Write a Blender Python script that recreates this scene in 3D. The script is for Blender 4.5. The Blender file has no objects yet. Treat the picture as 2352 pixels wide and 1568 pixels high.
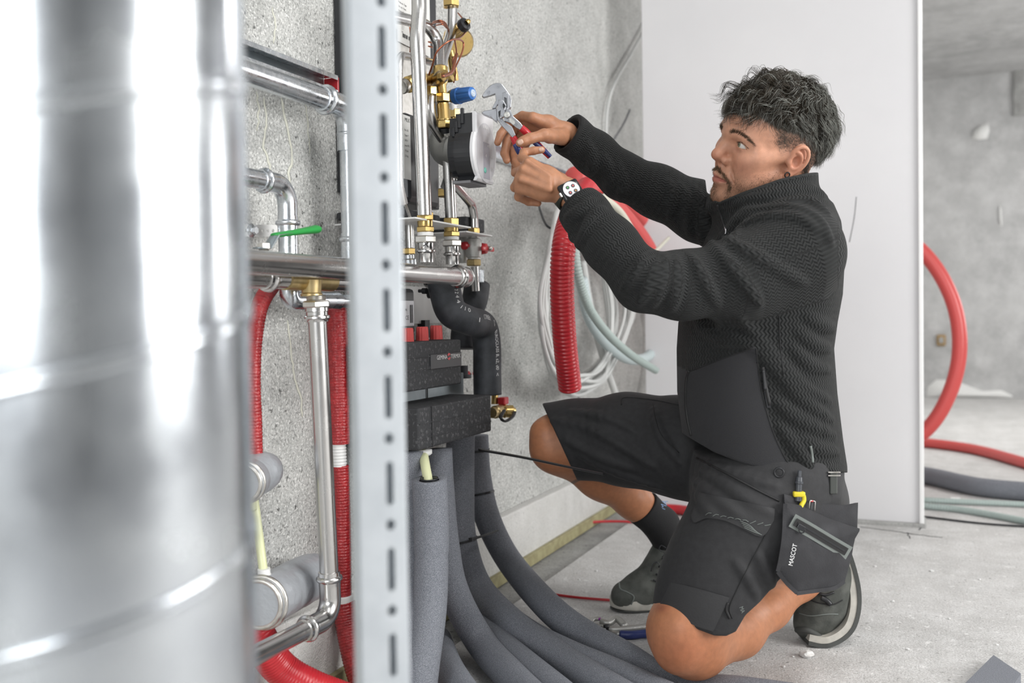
import bpy, bmesh, math, random
import numpy as np
from mathutils import Vector, Matrix
random.seed(7); RNG = np.random.RandomState(11)
SC = bpy.context.scene
COL = SC.collection
# ------------------------------------------------------------------ camera
FPX = 2250.0; CX, CY = 1176.0, 784.0; HCAM = 0.72
YAW, PITCH, ROLL = math.radians(23.2), math.radians(1.48), 0.0150
Fh = np.array([-math.sin(YAW), math.cos(YAW), 0.0]); Rh = np.array([math.cos(YAW), math.sin(YAW), 0.0]); Uh = np.array([0, 0, 1.0])
CF = Fh * math.cos(PITCH) - Uh * math.sin(PITCH)
CU0 = Uh * math.cos(PITCH) + Fh * math.sin(PITCH)
CR = Rh - ROLL * CU0; CR /= np.linalg.norm(CR)
CU = CU0 + ROLL * Rh; CU /= np.linalg.norm(CU)
CAMLOC = np.array([0.0, 0.0, HCAM])
cam = bpy.data.cameras.new('camera'); camo = bpy.data.objects.new('camera', cam); COL.objects.link(camo)
cam.sensor_width = 36.0; cam.lens = 36.0 * FPX / 2352.0; cam.clip_start = 0.02; cam.clip_end = 60
camo.matrix_world = Matrix(((CR[0], CU[0], -CF[0], CAMLOC[0]), (CR[1], CU[1], -CF[1], CAMLOC[1]), (CR[2], CU[2], -CF[2], CAMLOC[2]), (0, 0, 0, 1)))
cam.dof.use_dof = True; cam.dof.focus_distance = 1.93; cam.dof.aperture_fstop = 3.2
SC.camera = camo
# ------------------------------------------------------------------ world, lights, exposure
W = bpy.data.worlds.new('world'); SC.world = W; W.use_nodes = True
W.node_tree.nodes['Background'].inputs[0].default_value = (0.93, 0.96, 1.0, 1); W.node_tree.nodes['Background'].inputs[1].default_value = 0.9
SC.view_settings.view_transform = 'Standard'; SC.view_settings.look = 'None'; SC.view_settings.gamma = 1.0
SC.view_settings.use_curve_mapping = False; SC.view_settings.exposure = 0.22
SC.cycles.max_bounces = 8; SC.cycles.diffuse_bounces = 4; SC.cycles.glossy_bounces = 5; SC.cycles.transparent_max_bounces = 8
SC.cycles.sample_clamp_indirect = 6.0
def area(name, loc, target, sx, sy, power, color=(1, 1, 1)):
    l = bpy.data.lights.new(name, 'AREA'); l.shape = 'RECTANGLE'; l.size = sx; l.size_y = sy; l.energy = power; l.color = color
    o = bpy.data.objects.new(name, l); COL.objects.link(o); o.location = loc
    d = Vector(target) - Vector(loc); o.rotation_euler = d.to_track_quat('-Z', 'Y').to_euler(); return o
area('window_light', (2.94, 1.55, 1.45), (-2, 1.55, 1.1), 2.2, 1.5, 92, (1.0, 0.99, 0.97))
area('window_light', (2.94, 6.6, 1.45), (-2, 6.6, 1.1), 1.8, 1.5, 56, (1.0, 0.99, 0.97))
area('window_light', (-0.2, -2.5, 1.55), (-0.3, 2, 1.0), 1.6, 1.5, 58, (0.97, 0.99, 1.0))
area('overhead_fill_light', (0.6, 1.0, 2.52), (0.6, 1.0, 0), 0.3, 1.4, 20, (1.0, 0.985, 0.96))  # added overhead fill for the near half of the room, no known lamp
area('overhead_fill_light', (0.35, 6.2, 2.52), (0.35, 6.2, 0), 0.3, 1.6, 32, (1.0, 0.985, 0.96))  # second added fill from above, lights the far half of the room
# ------------------------------------------------------------------ pixel -> place helpers
WX = -1.123                                    # left concrete wall plane
def ray(px, py): return CF + CR * ((px - CX) / FPX) - CU * ((py - CY) / FPX)
def P(px, py, Z): return CAMLOC + ray(px, py) * Z
def PX(px, py, x): r = ray(px, py); return CAMLOC + r * ((x - CAMLOC[0]) / r[0])
def PW(px, py, off): return PX(px, py, WX + off)
def PF(px, py, h=0.0): r = ray(px, py); return CAMLOC + r * ((h - CAMLOC[2]) / r[2])
def PY(px, py, y): r = ray(px, py); return CAMLOC + r * ((y - CAMLOC[1]) / r[1])
def Zof(p): return float(np.dot(np.asarray(p) - CAMLOC, CF))
def rpx(p, px): return px * Zof(p) / FPX       # a size in pixels, as metres at point p
# ------------------------------------------------------------------ objects
def tag(o, label=None, cat=None, group=None, kind=None):
    if label: o['label'] = label
    if cat: o['category'] = cat
    if group: o['group'] = group
    if kind: o['kind'] = kind
    return o
def empty(name, loc, label=None, cat=None, group=None):
    o = bpy.data.objects.new(name, None); COL.objects.link(o); o.empty_display_size = 0.05
    o.location = Vector(loc); tag(o, label, cat, group); o['_loc'] = 0; del o['_loc']; return o
def obj(name, me, m=None, parent=None, smooth=True):
    if m is not None:
        for mm in (m if isinstance(m, (list, tuple)) else [m]): me.materials.append(mm)
    if smooth: me.polygons.foreach_set('use_smooth', [True] * len(me.polygons))
    o = bpy.data.objects.new(name, me); COL.objects.link(o)
    if parent is not None:
        o.parent = parent
        pw = Vector((0, 0, 0)); q = parent
        while q is not None: pw += q.location; q = q.parent
        o.location = -pw if parent.type == 'EMPTY' or True else (0, 0, 0)
    return o
def mesh(name, verts, faces):
    me = bpy.data.meshes.new(name)
    me.from_pydata([tuple(map(float, v)) for v in verts], [], [tuple(map(int, f)) for f in faces]); me.update(); return me
class MB:
    """collects geometry (world coordinates) for ONE mesh object"""
    def __init__(s): s.v = []; s.f = []; s.mi = []
    def add(s, V, F, mi=0):
        b = len(s.v); s.v.extend([tuple(map(float, p)) for p in V]); s.f.extend([tuple(int(i) + b for i in f) for f in F]); s.mi.extend([mi] * len(F)); return s
    def build(s, name, m, parent=None, smooth=True, sharp=None):
        me = mesh(name, s.v, s.f); me.polygons.foreach_set('material_index', s.mi)
        o = obj(name, me, m, parent, smooth)
        if smooth and sharp is not None: me.set_sharp_from_angle(angle=math.radians(sharp))
        return o
def nrm(v): v = np.asarray(v, float); return v / (np.linalg.norm(v) + 1e-12)
def box(c, sx, sy, sz, ax=None, bev=0.0, seg=2):
    """bevelled box; ax = 3 axis vectors"""
    bm = bmesh.new(); bmesh.ops.create_cube(bm, size=1.0)
    for v in bm.verts: v.co = Vector((v.co.x * sx, v.co.y * sy, v.co.z * sz))
    if bev > 0: bmesh.ops.bevel(bm, geom=bm.edges[:], offset=bev, segments=seg, affect='EDGES', profile=0.5)
    A = np.eye(3) if ax is None else np.array([nrm(a) for a in ax])
    bm.verts.ensure_lookup_table()
    V = [np.asarray(c) + v.co.x * A[0] + v.co.y * A[1] + v.co.z * A[2] for v in bm.verts]
    F = [[v.index for v in f.verts] for f in bm.faces]; bm.free(); return V, F
def frames(P_):
    P_ = np.asarray(P_, float); n = len(P_); T = np.zeros_like(P_)
    T[1:-1] = P_[2:] - P_[:-2]; T[0] = P_[1] - P_[0]; T[-1] = P_[-1] - P_[-2]
    T /= np.linalg.norm(T, axis=1)[:, None] + 1e-12
    a = np.array([0, 0, 1.0]) if abs(T[0][2]) < 0.9 else np.array([1.0, 0, 0])
    N = np.zeros_like(P_); N[0] = nrm(np.cross(T[0], a))
    for i in range(1, n):
        v = N[i - 1] - T[i] * np.dot(N[i - 1], T[i]); N[i] = nrm(v)
    return T, N, np.cross(T, N)
def sweep(path, rad, sides=16, caps=True, closed=False, flat=None):
    path = np.asarray(path, float); n = len(path); R = np.broadcast_to(np.asarray(rad, float), (n,))
    T, N, B = frames(path)
    if flat is not None:   # ribbon-like: N axis aligned to 'flat' direction
        N = np.array([nrm(np.asarray(flat[0]) - t * np.dot(flat[0], t)) for t in T]); B = np.cross(T, N)
    th = np.linspace(0, 2 * math.pi, sides, endpoint=False); c, s = np.cos(th), np.sin(th)
    kb = 1.0 if flat is None else flat[1]
    V = path[:, None, :] + R[:, None, None] * (c[None, :, None] * N[:, None, :] + kb * s[None, :, None] * B[:, None, :])
    V = V.reshape(-1, 3); F = []
    m = n if closed else n - 1
    for i in range(m):
        a, b = i * sides, ((i + 1) % n) * sides
        for j in range(sides):
            k = (j + 1) % sides; F.append((a + j, a + k, b + k, b + j))
    if caps and not closed:
        F.append(tuple(range(sides - 1, -1, -1))); F.append(tuple((n - 1) * sides + j for j in range(sides)))
    return V, F
def fillet(pts, r, n=8):
    """polyline with rounded corners (r in metres or list)"""
    pts = [np.asarray(p, float) for p in pts]; out = [pts[0]]
    for i in range(1, len(pts) - 1):
        rr = r[i] if isinstance(r, (list, tuple)) else r
        a, b, c = pts[i - 1], pts[i], pts[i + 1]; u, v = nrm(a - b), nrm(c - b)
        ang = math.acos(max(-1, min(1, np.dot(u, v)))); 
        if ang > 3.1: out.append(b); continue
        t = min(rr / math.tan(ang / 2), 0.49 * np.linalg.norm(a - b), 0.49 * np.linalg.norm(c - b))
        p0, p1 = b + u * t, b + v * t
        q = t * math.tan(ang / 2); cen = b + nrm(u + v) * (q / math.sin(ang / 2))
        e0, e1 = p0 - cen, p1 - cen; om = math.acos(max(-1, min(1, np.dot(nrm(e0), nrm(e1)))))
        for k in range(n + 1):
            w = k / n; out.append(cen + (math.sin((1 - w) * om) * e0 + math.sin(w * om) * e1) / max(1e-9, math.sin(om)))
    out.append(pts[-1]); return np.array(out)
def resample(path, step):
    path = np.asarray(path, float); d = np.r_[0, np.cumsum(np.linalg.norm(np.diff(path, axis=0), axis=1))]
    n = max(2, int(round(d[-1] / step)) + 1); s = np.linspace(0, d[-1], n)
    return np.stack([np.interp(s, d, path[:, k]) for k in range(3)], 1), s
def spline(pts, n=12, closed=False):
    """Catmull-Rom through points"""
    p = np.asarray(pts, float)
    q = np.vstack([p[-1], p, p[0], p[1]]) if closed else np.vstack([2 * p[0] - p[1], p, 2 * p[-1] - p[-2]])
    out = []
    for i in range(1, len(q) - 2):
        a, b, c, d = q[i - 1], q[i], q[i + 1], q[i + 2]
        for k in range(n):
            t = k / n; out.append(0.5 * ((2 * b) + (c - a) * t + (2 * a - 5 * b + 4 * c - d) * t * t + (-a + 3 * b - 3 * c + d) * t ** 3))
    if not closed: out.append(q[-2])
    return np.array(out)
def lathe(p0, axis, prof, sides=24, up=None):
    """prof: list of (distance along axis, radius)"""
    ax = nrm(axis); a = np.array([0, 0, 1.0]) if abs(ax[2]) < 0.9 else np.array([1.0, 0, 0])
    if up is not None: a = np.asarray(up, float)
    u = nrm(a - ax * np.dot(a, ax)); w = np.cross(ax, u)
    th = np.linspace(0, 2 * math.pi, sides, endpoint=False)
    V = []; F = []
    for (h, r) in prof:
        for t in th: V.append(np.asarray(p0) + ax * h + r * (math.cos(t) * u + math.sin(t) * w))
    for i in range(len(prof) - 1):
        for j in range(sides):
            k = (j + 1) % sides; F.append((i * sides + j, i * sides + k, (i + 1) * sides + k, (i + 1) * sides + j))
    F.append(tuple(range(sides - 1, -1, -1))); F.append(tuple((len(prof) - 1) * sides + j for j in range(sides)))
    return V, F
def hexnut(p0, axis, h, r, bev=0.12, up=None):
    b = r * bev
    V, F = lathe(p0, axis, [(0, r - b), (b, r), (h - b, r), (h, r - b)], 6, up); return V, F
def ring(c, axis, R, r, n=28, m=10):
    ax = nrm(axis); a = np.array([0, 0, 1.0]) if abs(ax[2]) < 0.9 else np.array([1.0, 0, 0]); u = nrm(np.cross(ax, a)); w = np.cross(ax, u)
    path = [np.asarray(c) + R * (math.cos(t) * u + math.sin(t) * w) for t in np.linspace(0, 2 * math.pi, n, endpoint=False)]
    V = []; F = []
    for i, p in enumerate(path):
        d = nrm(p - np.asarray(c))
        for j in range(m):
            q = 2 * math.pi * j / m; V.append(p + r * (math.cos(q) * d + math.sin(q) * ax))
    for i in range(n):
        for j in range(m):
            a_, b_ = i * m, ((i + 1) % n) * m; k = (j + 1) % m; F.append((a_ + j, b_ + j, b_ + k, a_ + k))
    return V, F
def plate(outline, holes, o, ux, uy, thick):
    """flat sheet with true holes: 2D outline (metres) in plane (o,ux,uy), extruded along ux x uy by thick (centred)"""
    cu = bpy.data.curves.new('tmp', 'CURVE'); cu.dimensions = '2D'; cu.fill_mode = 'BOTH'; cu.extrude = thick / 2
    for loop in [outline] + list(holes):
        s = cu.splines.new('POLY'); s.points.add(len(loop) - 1); s.use_cyclic_u = True
        for i, p in enumerate(loop): s.points[i].co = (p[0], p[1], 0, 1)
    to = bpy.data.objects.new('tmp', cu); COL.objects.link(to)
    dg = bpy.context.evaluated_depsgraph_get(); me = to.evaluated_get(dg).to_mesh()
    ux, uy = nrm(ux), nrm(uy); uz = np.cross(ux, uy)
    V = [np.asarray(o) + v.co.x * ux + v.co.y * uy + v.co.z * uz for v in me.vertices]; F = [list(p.vertices) for p in me.polygons]
    to.evaluated_get(dg).to_mesh_clear(); bpy.data.objects.remove(to); bpy.data.curves.remove(cu); return V, F
def circ(x, y, r, n=16, ry=None): ry = ry or r; return [(x + r * math.cos(2 * math.pi * i / n), y + ry * math.sin(2 * math.pi * i / n)) for i in range(n)]
def slot(x, y, w, h, n=8):
    """vertical obround"""
    r = w / 2; return [(x + r * math.cos(t), y + h / 2 - r + r * math.sin(t)) for t in np.linspace(0, math.pi, n)] + [(x + r * math.cos(t), y - h / 2 + r + r * math.sin(t)) for t in np.linspace(math.pi, 2 * math.pi, n)]
def text2d(s, size=1.0, align='LEFT', extrude=0.0):
    cu = bpy.data.curves.new('tmp', 'FONT'); cu.body = s; cu.size = size; cu.align_x = align; cu.extrude = extrude; cu.resolution_u = 3
    to = bpy.data.objects.new('tmp', cu); COL.objects.link(to)
    dg = bpy.context.evaluated_depsgraph_get(); me = to.evaluated_get(dg).to_mesh()
    V = np.array([v.co[:] for v in me.vertices]).reshape(-1, 3); F = [list(p.vertices) for p in me.polygons]
    to.evaluated_get(dg).to_mesh_clear(); bpy.data.objects.remove(to); bpy.data.curves.remove(cu); return V, F
def textquad(mb, s, o, ux, uy, height, width=None, lift=0.0006, mi=0, bold=0.0):
    """text lying in the plane o,ux,uy; cap height and total width in metres"""
    V, F = text2d(s, 1.0); V = V.copy(); h = 0.69
    sx = height / h if width is None else width / max(1e-6, V[:, 0].max()); sy = height / h
    ux, uy = nrm(ux), nrm(uy); uz = np.cross(ux, uy)
    mb.add([np.asarray(o) + ux * v[0] * sx + uy * v[1] * sy + uz * lift for v in V], F, mi)
# ------------------------------------------------------------------ materials
def mat(name, col, rough=0.5, metal=0.0, col2=None, nscale=20, ncon=(0.35, 0.65), bump=0.0, bscale=100, bdist=0.002, spec=None, coat=0.0, stretch=None, rough2=None, sss=0.0, emit=None, detail=4.0, sheen=0.0):
    m = bpy.data.materials.new(name); m.use_nodes = True; nt = m.node_tree; N = nt.nodes; L = nt.links; b = N['Principled BSDF']
    b.inputs['Base Color'].default_value = (*col, 1); b.inputs['Roughness'].default_value = rough; b.inputs['Metallic'].default_value = metal
    if spec is not None: b.inputs['Specular IOR Level'].default_value = spec
    if coat: b.inputs['Coat Weight'].default_value = coat; b.inputs['Coat Roughness'].default_value = 0.12
    if sheen: b.inputs['Sheen Weight'].default_value = sheen
    if sss: b.inputs['Subsurface Weight'].default_value = sss; b.inputs['Subsurface Radius'].default_value = (0.012, 0.005, 0.003); b.inputs['Subsurface Scale'].default_value = 1.0
    if emit: b.inputs['Emission Color'].default_value = (*emit[0], 1); b.inputs['Emission Strength'].default_value = emit[1]
    co = None
    def coord():
        nonlocal co
        if co is None:
            tc = N.new('ShaderNodeNewGeometry'); co = tc.outputs['Position']
            if stretch is not None:
                mp = N.new('ShaderNodeMapping'); mp.inputs['Scale'].default_value = stretch; L.new(co, mp.inputs['Vector']); co = mp.outputs[0]
        return co
    if col2 is not None or rough2 is not None:
        n = N.new('ShaderNodeTexNoise'); n.inputs['Scale'].default_value = nscale; n.inputs['Detail'].default_value = detail; L.new(coord(), n.inputs['Vector'])
        r = N.new('ShaderNodeMapRange'); r.inputs[1].default_value = ncon[0]; r.inputs[2].default_value = ncon[1]; L.new(n.outputs[0], r.inputs[0])
        if col2 is not None:
            mx = N.new('ShaderNodeMix'); mx.data_type = 'RGBA'; mx.inputs[6].default_value = (*col, 1); mx.inputs[7].default_value = (*col2, 1)
            L.new(r.outputs[0], mx.inputs[0]); L.new(mx.outputs[2], b.inputs['Base Color'])
        if rough2 is not None:
            r2 = N.new('ShaderNodeMapRange'); r2.inputs[3].default_value = rough; r2.inputs[4].default_value = rough2; L.new(r.outputs[0], r2.inputs[0]); L.new(r2.outputs[0], b.inputs['Roughness'])
    if bump > 0:
        n = N.new('ShaderNodeTexNoise'); n.inputs['Scale'].default_value = bscale; n.inputs['Detail'].default_value = 3.0; L.new(coord(), n.inputs['Vector'])
        bp = N.new('ShaderNodeBump'); bp.inputs['Strength'].default_value = bump; bp.inputs['Distance'].default_value = bdist
        L.new(n.outputs[0], bp.inputs['Height']); L.new(bp.outputs[0], b.inputs['Normal'])
    return m
M = {}
M['steel'] = mat('stainless_steel', (0.58, 0.57, 0.56), 0.24, 1.0, rough2=0.28, nscale=30)
M['press'] = mat('press_fitting_steel', (0.62, 0.61, 0.60), 0.18, 1.0, rough2=0.25, nscale=40)
M['galv'] = mat('galvanised_steel', (0.60, 0.64, 0.68), 0.20, 1.0, col2=(0.70, 0.72, 0.75), nscale=60, rough2=0.32)
M['duct'] = mat('galvanised_sheet', (0.52, 0.55, 0.59), 0.17, 1.0, col2=(0.62, 0.65, 0.68), nscale=16, rough2=0.28)
M['strut'] = mat('dull_galvanised_strut', (0.70, 0.74, 0.78), 0.45, 0.70, col2=(0.62, 0.66, 0.70), nscale=25)
M['brass'] = mat('brass', (0.62, 0.44, 0.17), 0.24, 1.0, col2=(0.52, 0.37, 0.15), nscale=50, rough2=0.36)
M['brass_dull'] = mat('dull_brass', (0.50, 0.38, 0.18), 0.38, 1.0, col2=(0.60, 0.47, 0.25), nscale=60)
M['nickel'] = mat('nickel_plated', (0.60, 0.58, 0.54), 0.28, 1.0, col2=(0.72, 0.70, 0.67), nscale=90, rough2=0.45)
M['cast'] = mat('grey_cast_metal', (0.50, 0.50, 0.48), 0.45, 0.8, bump=0.3, bscale=300)
M['copper'] = mat('copper_tube', (0.45, 0.17, 0.10), 0.32, 1.0)
M['black'] = mat('black_plastic', (0.018, 0.019, 0.022), 0.38)
M['blackgloss'] = mat('black_gloss', (0.012, 0.013, 0.015), 0.12)
M['epp'] = mat('black_foam_shell', (0.030, 0.031, 0.034), 0.75, col2=(0.12, 0.12, 0.125), nscale=160, ncon=(0.55, 0.78), bump=0.5, bscale=420, bdist=0.001)
M['foam'] = mat('grey_pipe_foam', (0.125, 0.135, 0.160), 0.80, col2=(0.38, 0.395, 0.43), nscale=850, ncon=(0.42, 0.78), bump=0.8, bscale=600, bdist=0.0013)
M['rubber'] = mat('charcoal_rubber_insulation', (0.035, 0.038, 0.044), 0.62, col2=(0.07, 0.075, 0.085), nscale=30, bump=0.15, bscale=300)
M['red'] = mat('red_plastic', (0.55, 0.030, 0.038), 0.28, col2=(0.48, 0.02, 0.03), nscale=30)
M['redlight'] = mat('faded_red_plastic', (0.62, 0.085, 0.08), 0.34)
M['redwrap'] = mat('red_film_sleeve', (0.42, 0.018, 0.022), 0.22, col2=(0.30, 0.010, 0.014), nscale=90, bump=0.9, bscale=160, bdist=0.004, coat=0.4)
M['blue'] = mat('blue_plastic', (0.035, 0.16, 0.50), 0.34)
M['navy'] = mat('navy_plastic', (0.025, 0.04, 0.16), 0.36)
M['green'] = mat('green_coating', (0.02, 0.30, 0.055), 0.36)
M['white'] = mat('white_plastic', (0.76, 0.76, 0.75), 0.4)
M['cable'] = mat('pale_grey_cable', (0.60, 0.61, 0.60), 0.42)
M['cable_warm'] = mat('ivory_cable', (0.62, 0.60, 0.50), 0.42)
M['flexgrey'] = mat('grey_green_conduit', (0.36, 0.43, 0.41), 0.4)
M['flexlight'] = mat('pale_blue_grey_hose', (0.52, 0.60, 0.61), 0.4)
M['pex'] = mat('yellowish_pex_tube', (0.66, 0.68, 0.42), 0.35, sss=0.0)
M['paper'] = mat('white_label_paper', (0.74, 0.74, 0.72), 0.5)
M['ink'] = mat('black_print', (0.02, 0.02, 0.022), 0.6)
M['inkgrey'] = mat('grey_print', (0.20, 0.20, 0.21), 0.6)
M['whiteink'] = mat('white_print', (0.80, 0.80, 0.80), 0.6)
M['tape'] = mat('silver_grey_tape', (0.42, 0.44, 0.47), 0.36, 0.25, bump=0.5, bscale=45, bdist=0.006)
M['sheet'] = mat('zinc_sheet', (0.36, 0.40, 0.42), 0.36, 0.85, col2=(0.30, 0.34, 0.36), nscale=30)
# ================================================================== ROOM
def concrete(name, base, dark, light, spots=1.0, scale=1.0, floor=False, grain=0.0):
    m = bpy.data.materials.new(name); m.use_nodes = True; nt = m.node_tree; N = nt.nodes; L = nt.links; b = N['Principled BSDF']
    g = N.new('ShaderNodeNewGeometry')
    def noise(s, det=5, rough=0.55, vec=None, dist=0.0):
        n = N.new('ShaderNodeTexNoise'); n.inputs['Scale'].default_value = s * scale; n.inputs['Detail'].default_value = det; n.inputs['Roughness'].default_value = rough; n.inputs['Distortion'].default_value = dist
        L.new(vec or g.outputs['Position'], n.inputs['Vector']); return n.outputs[0]
    def ramp(src, a, c):
        r = N.new('ShaderNodeMapRange'); r.inputs[1].default_value = a; r.inputs[2].default_value = c; L.new(src, r.inputs[0]); return r.outputs[0]
    def mix(f, A, B):
        x = N.new('ShaderNodeMix'); x.data_type = 'RGBA'; L.new(f, x.inputs[0])
        for i, q in ((6, A), (7, B)):
            if isinstance(q, tuple): x.inputs[i].default_value = (*q, 1)
            else: L.new(q, x.inputs[i])
        return x.outputs[2]
    def mul(a, k):
        x = N.new('ShaderNodeMath'); x.operation = 'MULTIPLY'; L.new(a, x.inputs[0])
        if isinstance(k, float): x.inputs[1].default_value = k
        else: L.new(k, x.inputs[1])
        return x.outputs[0]
    big = ramp(noise(2.2, 6, 0.62), 0.30, 0.70)
    c = mix(big, dark, base)
    c = mix(mul(ramp(noise(9, 6, 0.65), 0.42, 0.75), 0.75), c, light)
    fine = ramp(noise(150, 3, 0.6), 0.52, 0.74)
    c = mix(mul(fine, 0.55 * spots), c, tuple(x * 0.42 for x in dark))
    pit = ramp(noise(75, 2, 0.5), 0.66, 0.74)
    c = mix(mul(pit, 0.8 * spots), c, tuple(x * 0.25 for x in dark))
    if grain:                                        # coarse sandy grain: pale and dark specks
        gr = noise(210, 2, 0.5); c = mix(mul(ramp(gr, 0.50, 0.66), 0.55 * grain), c, tuple(x * 0.45 for x in dark)); c = mix(mul(ramp(noise(170, 2, 0.5), 0.55, 0.70), 0.75 * grain), c, tuple(min(.9, x * 1.22) for x in light))
    if floor:
        c = mix(mul(ramp(noise(30, 5, 0.7), 0.60, 0.68), 0.6), c, tuple(min(1, x * 1.3) for x in light))
    L.new(c, b.inputs['Base Color']); b.inputs['Roughness'].default_value = 0.85
    h = N.new('ShaderNodeMath'); h.operation = 'ADD'; L.new(mul(noise(55, 4, 0.6), 0.8), h.inputs[0]); L.new(mul(noise(220, 3, 0.6), 0.35), h.inputs[1])
    bp = N.new('ShaderNodeBump'); bp.inputs['Strength'].default_value = 0.8 * (0.6 if floor else 1.0); bp.inputs['Distance'].default_value = 0.006
    L.new(h.outputs[0], bp.inputs['Height']); L.new(bp.outputs[0], b.inputs['Normal'])
    return m
M['wallc'] = concrete('rough_concrete', (0.59, 0.595, 0.58), (0.41, 0.415, 0.40), (0.72, 0.72, 0.70), 1.25, 1.0, False, 1.0)
M['backc'] = concrete('far_concrete', (0.52, 0.52, 0.52), (0.35, 0.35, 0.35), (0.62, 0.62, 0.62), 0.35, 0.75)
M['floorc'] = concrete('dusty_concrete_floor', (0.62, 0.61, 0.60), (0.47, 0.465, 0.455), (0.74, 0.735, 0.73), 0.8, 1.1, True, 0.45)
M['trench'] = concrete('damp_concrete', (0.40, 0.40, 0.39), (0.26, 0.26, 0.255), (0.52, 0.52, 0.51), 1.0, 1.2)
M['upstand'] = concrete('pale_concrete', (0.74, 0.735, 0.71), (0.60, 0.595, 0.58), (0.80, 0.795, 0.78), 0.35, 1.3)
M['board'] = mat('white_plasterboard', (0.70, 0.695, 0.715), 0.72, col2=(0.76, 0.755, 0.77), nscale=1.5, bump=0.06, bscale=60)
M['bead'] = mat('white_corner_bead', (0.86, 0.86, 0.86), 0.45)
M['drip'] = mat('dried_lime_drip', (0.62, 0.62, 0.54), 0.75)
M['timber'] = mat('yellowish_timber', (0.42, 0.39, 0.22), 0.7, col2=(0.30, 0.27, 0.15), nscale=30)
M['patch'] = mat('white_plaster_dab', (0.72, 0.72, 0.71), 0.8)
def struct(name, V, F, m, sm=False):
    o = obj(name, mesh(name, V, F), m, None, sm); o['kind'] = 'structure'; return o
JX = WX + 0.155                                   # floor joint in front of the left wall
YB, YR, XR, ZC = 8.78, -2.6, 3.0, 2.6
V, F = box(((JX + XR) / 2, (YB + YR) / 2, -0.06), XR - JX, YB - YR, 0.12, bev=0.004); struct('floor', V, F, M['floorc'])
V, F = box(((JX - 0.012 + WX) / 2, (YB + YR) / 2, -0.075), JX - 0.012 - WX, YB - YR, 0.12, bev=0.003); struct('trim_1', V, F, M['trench'])
# left wall, with lime drips and formwork marks as geometry on it
V, F = box((WX - 0.10, (YB + YR) / 2, ZC / 2 - 0.1), 0.2, YB - YR, ZC + 0.2); wl = struct('wall_left', V, F, M['wallc'])
def drip(pts, w):
    p = spline([PW(x, y, 0.0005) for x, y in pts], 5); n = len(p)
    p = p + np.stack([np.zeros(n), RNG.uniform(-.0028, .0028, n), np.zeros(n)], 1)
    r = np.array([rpx(q, w) for q in p]) * (0.75 + 0.4 * RNG.rand(n)); r[0] *= .4; r[-1] *= .6
    V, F = sweep(p, r, 6, flat=((0, 1, 0), 0.25)); o = obj('lime_drip', mesh('lime_drip', V, F), M['drip'], wl); return o
for pts, w in [([(608, 225), (612, 290), (604, 330), (620, 380), (628, 420)], 4), ([(648, 225), (660, 300), (672, 360), (664, 410), (682, 480), (684, 560)], 4.5),
               ([(661, 735), (668, 800), (676, 860), (690, 910), (694, 958)], 3.5), ([(625, 15), (632, 60), (628, 100)], 3), ([(590, 210), (594, 260), (590, 300)], 3), ([(700, 232), (708, 300), (712, 352)], 2.5)]:
    drip(pts, w)
# upstand at the foot of the left wall with its capping joint and timber strip
a0, a1 = PW(1135, 1193, .03), PW(1330, 1104, .03)
zt = (a0[2] + a1[2]) / 2
V, F = box((WX + 0.016, (YB + YR) / 2, (zt + 0.0) / 2 + 0.002), 0.032, YB - YR, zt - 0.006, bev=0.004); struct('baseboard_left', V, F, M['upstand'])
V, F = box((WX + 0.040, (YB + YR) / 2, 0.006), 0.014, YB - YR, 0.034, bev=0.002); struct('trim_2', V, F, M['timber'])
# back wall, right wall, rear wall, ceiling
def wall_panel(name, o, ux, L_, H_, holes, m, th=0.2):
    V, F = plate([(0, 0), (L_, 0), (L_, H_), (0, H_)], [[(x, z), (x, z + h), (x + w, z + h), (x + w, z)] for x, z, w, h in holes], o, ux, (0, 0, 1), th); return struct(name, V, F, m)
bw = wall_panel('wall_back', (WX - 0.1, YB + 0.1, -0.1), (1, 0, 0), XR - WX + 0.2, ZC + 0.2, [], M['backc'])
wall_panel('wall_right', (XR + 0.1, YR, -0.1), (0, 1, 0), YB - YR, ZC + 0.2, [(3.05, 0.8, 2.2, 1.5), (8.3, 0.8, 1.8, 1.5)], M['backc'])
wall_panel('wall_rear', (WX - 0.1, YR - 0.1, -0.1), (1, 0, 0), XR - WX + 0.2, ZC + 0.2, [(0.22, 0.9, 1.6, 1.5)], M['backc'])
V, F = box(((WX + XR) / 2, (YB + YR) / 2, ZC + 0.1), XR - WX + 0.4, YB - YR + 0.4, 0.2); struct('ceiling', V, F, M['backc'])
# plaster dabs and a small wall box on the back wall
def dab(pts, t):
    q = [PY(x, y, YB) for x, y in pts]; c = np.mean(q, 0); mb = MB()
    n = len(q); V = [p + np.array([0, -0.001, 0]) for p in q] + [c + (p - c) * 0.7 + np.array([0, -t, 0]) for p in q]
    mb.add(V, [(i, (i + 1) % n, n + (i + 1) % n, n + i) for i in range(n)] + [tuple(range(n, 2 * n))]); mb.build('plaster_dab', M['patch'], bw)
dab([(2232, 318), (2238, 300), (2252, 288), (2270, 283), (2273, 300), (2268, 318), (2250, 321)], 0.03)
dab([(2212, 14), (2222, 2), (2240, 3), (2236, 18), (2222, 22)], 0.03)
dab([(2340, 50), (2352, 20), (2362, 20), (2362, 60), (2348, 62)], 0.03)
dab([(2128, 908), (2130, 890), (2150, 872), (2176, 872), (2210, 880), (2260, 898), (2300, 896), (2325, 908), (2325, 912), (2130, 912)], 0.05)
dab([(2295, 470), (2300, 480), (2302, 520), (2297, 518)], 0.02)
p = PY(2322, 60, YB); q = PY(2352, 265, YB)
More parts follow.
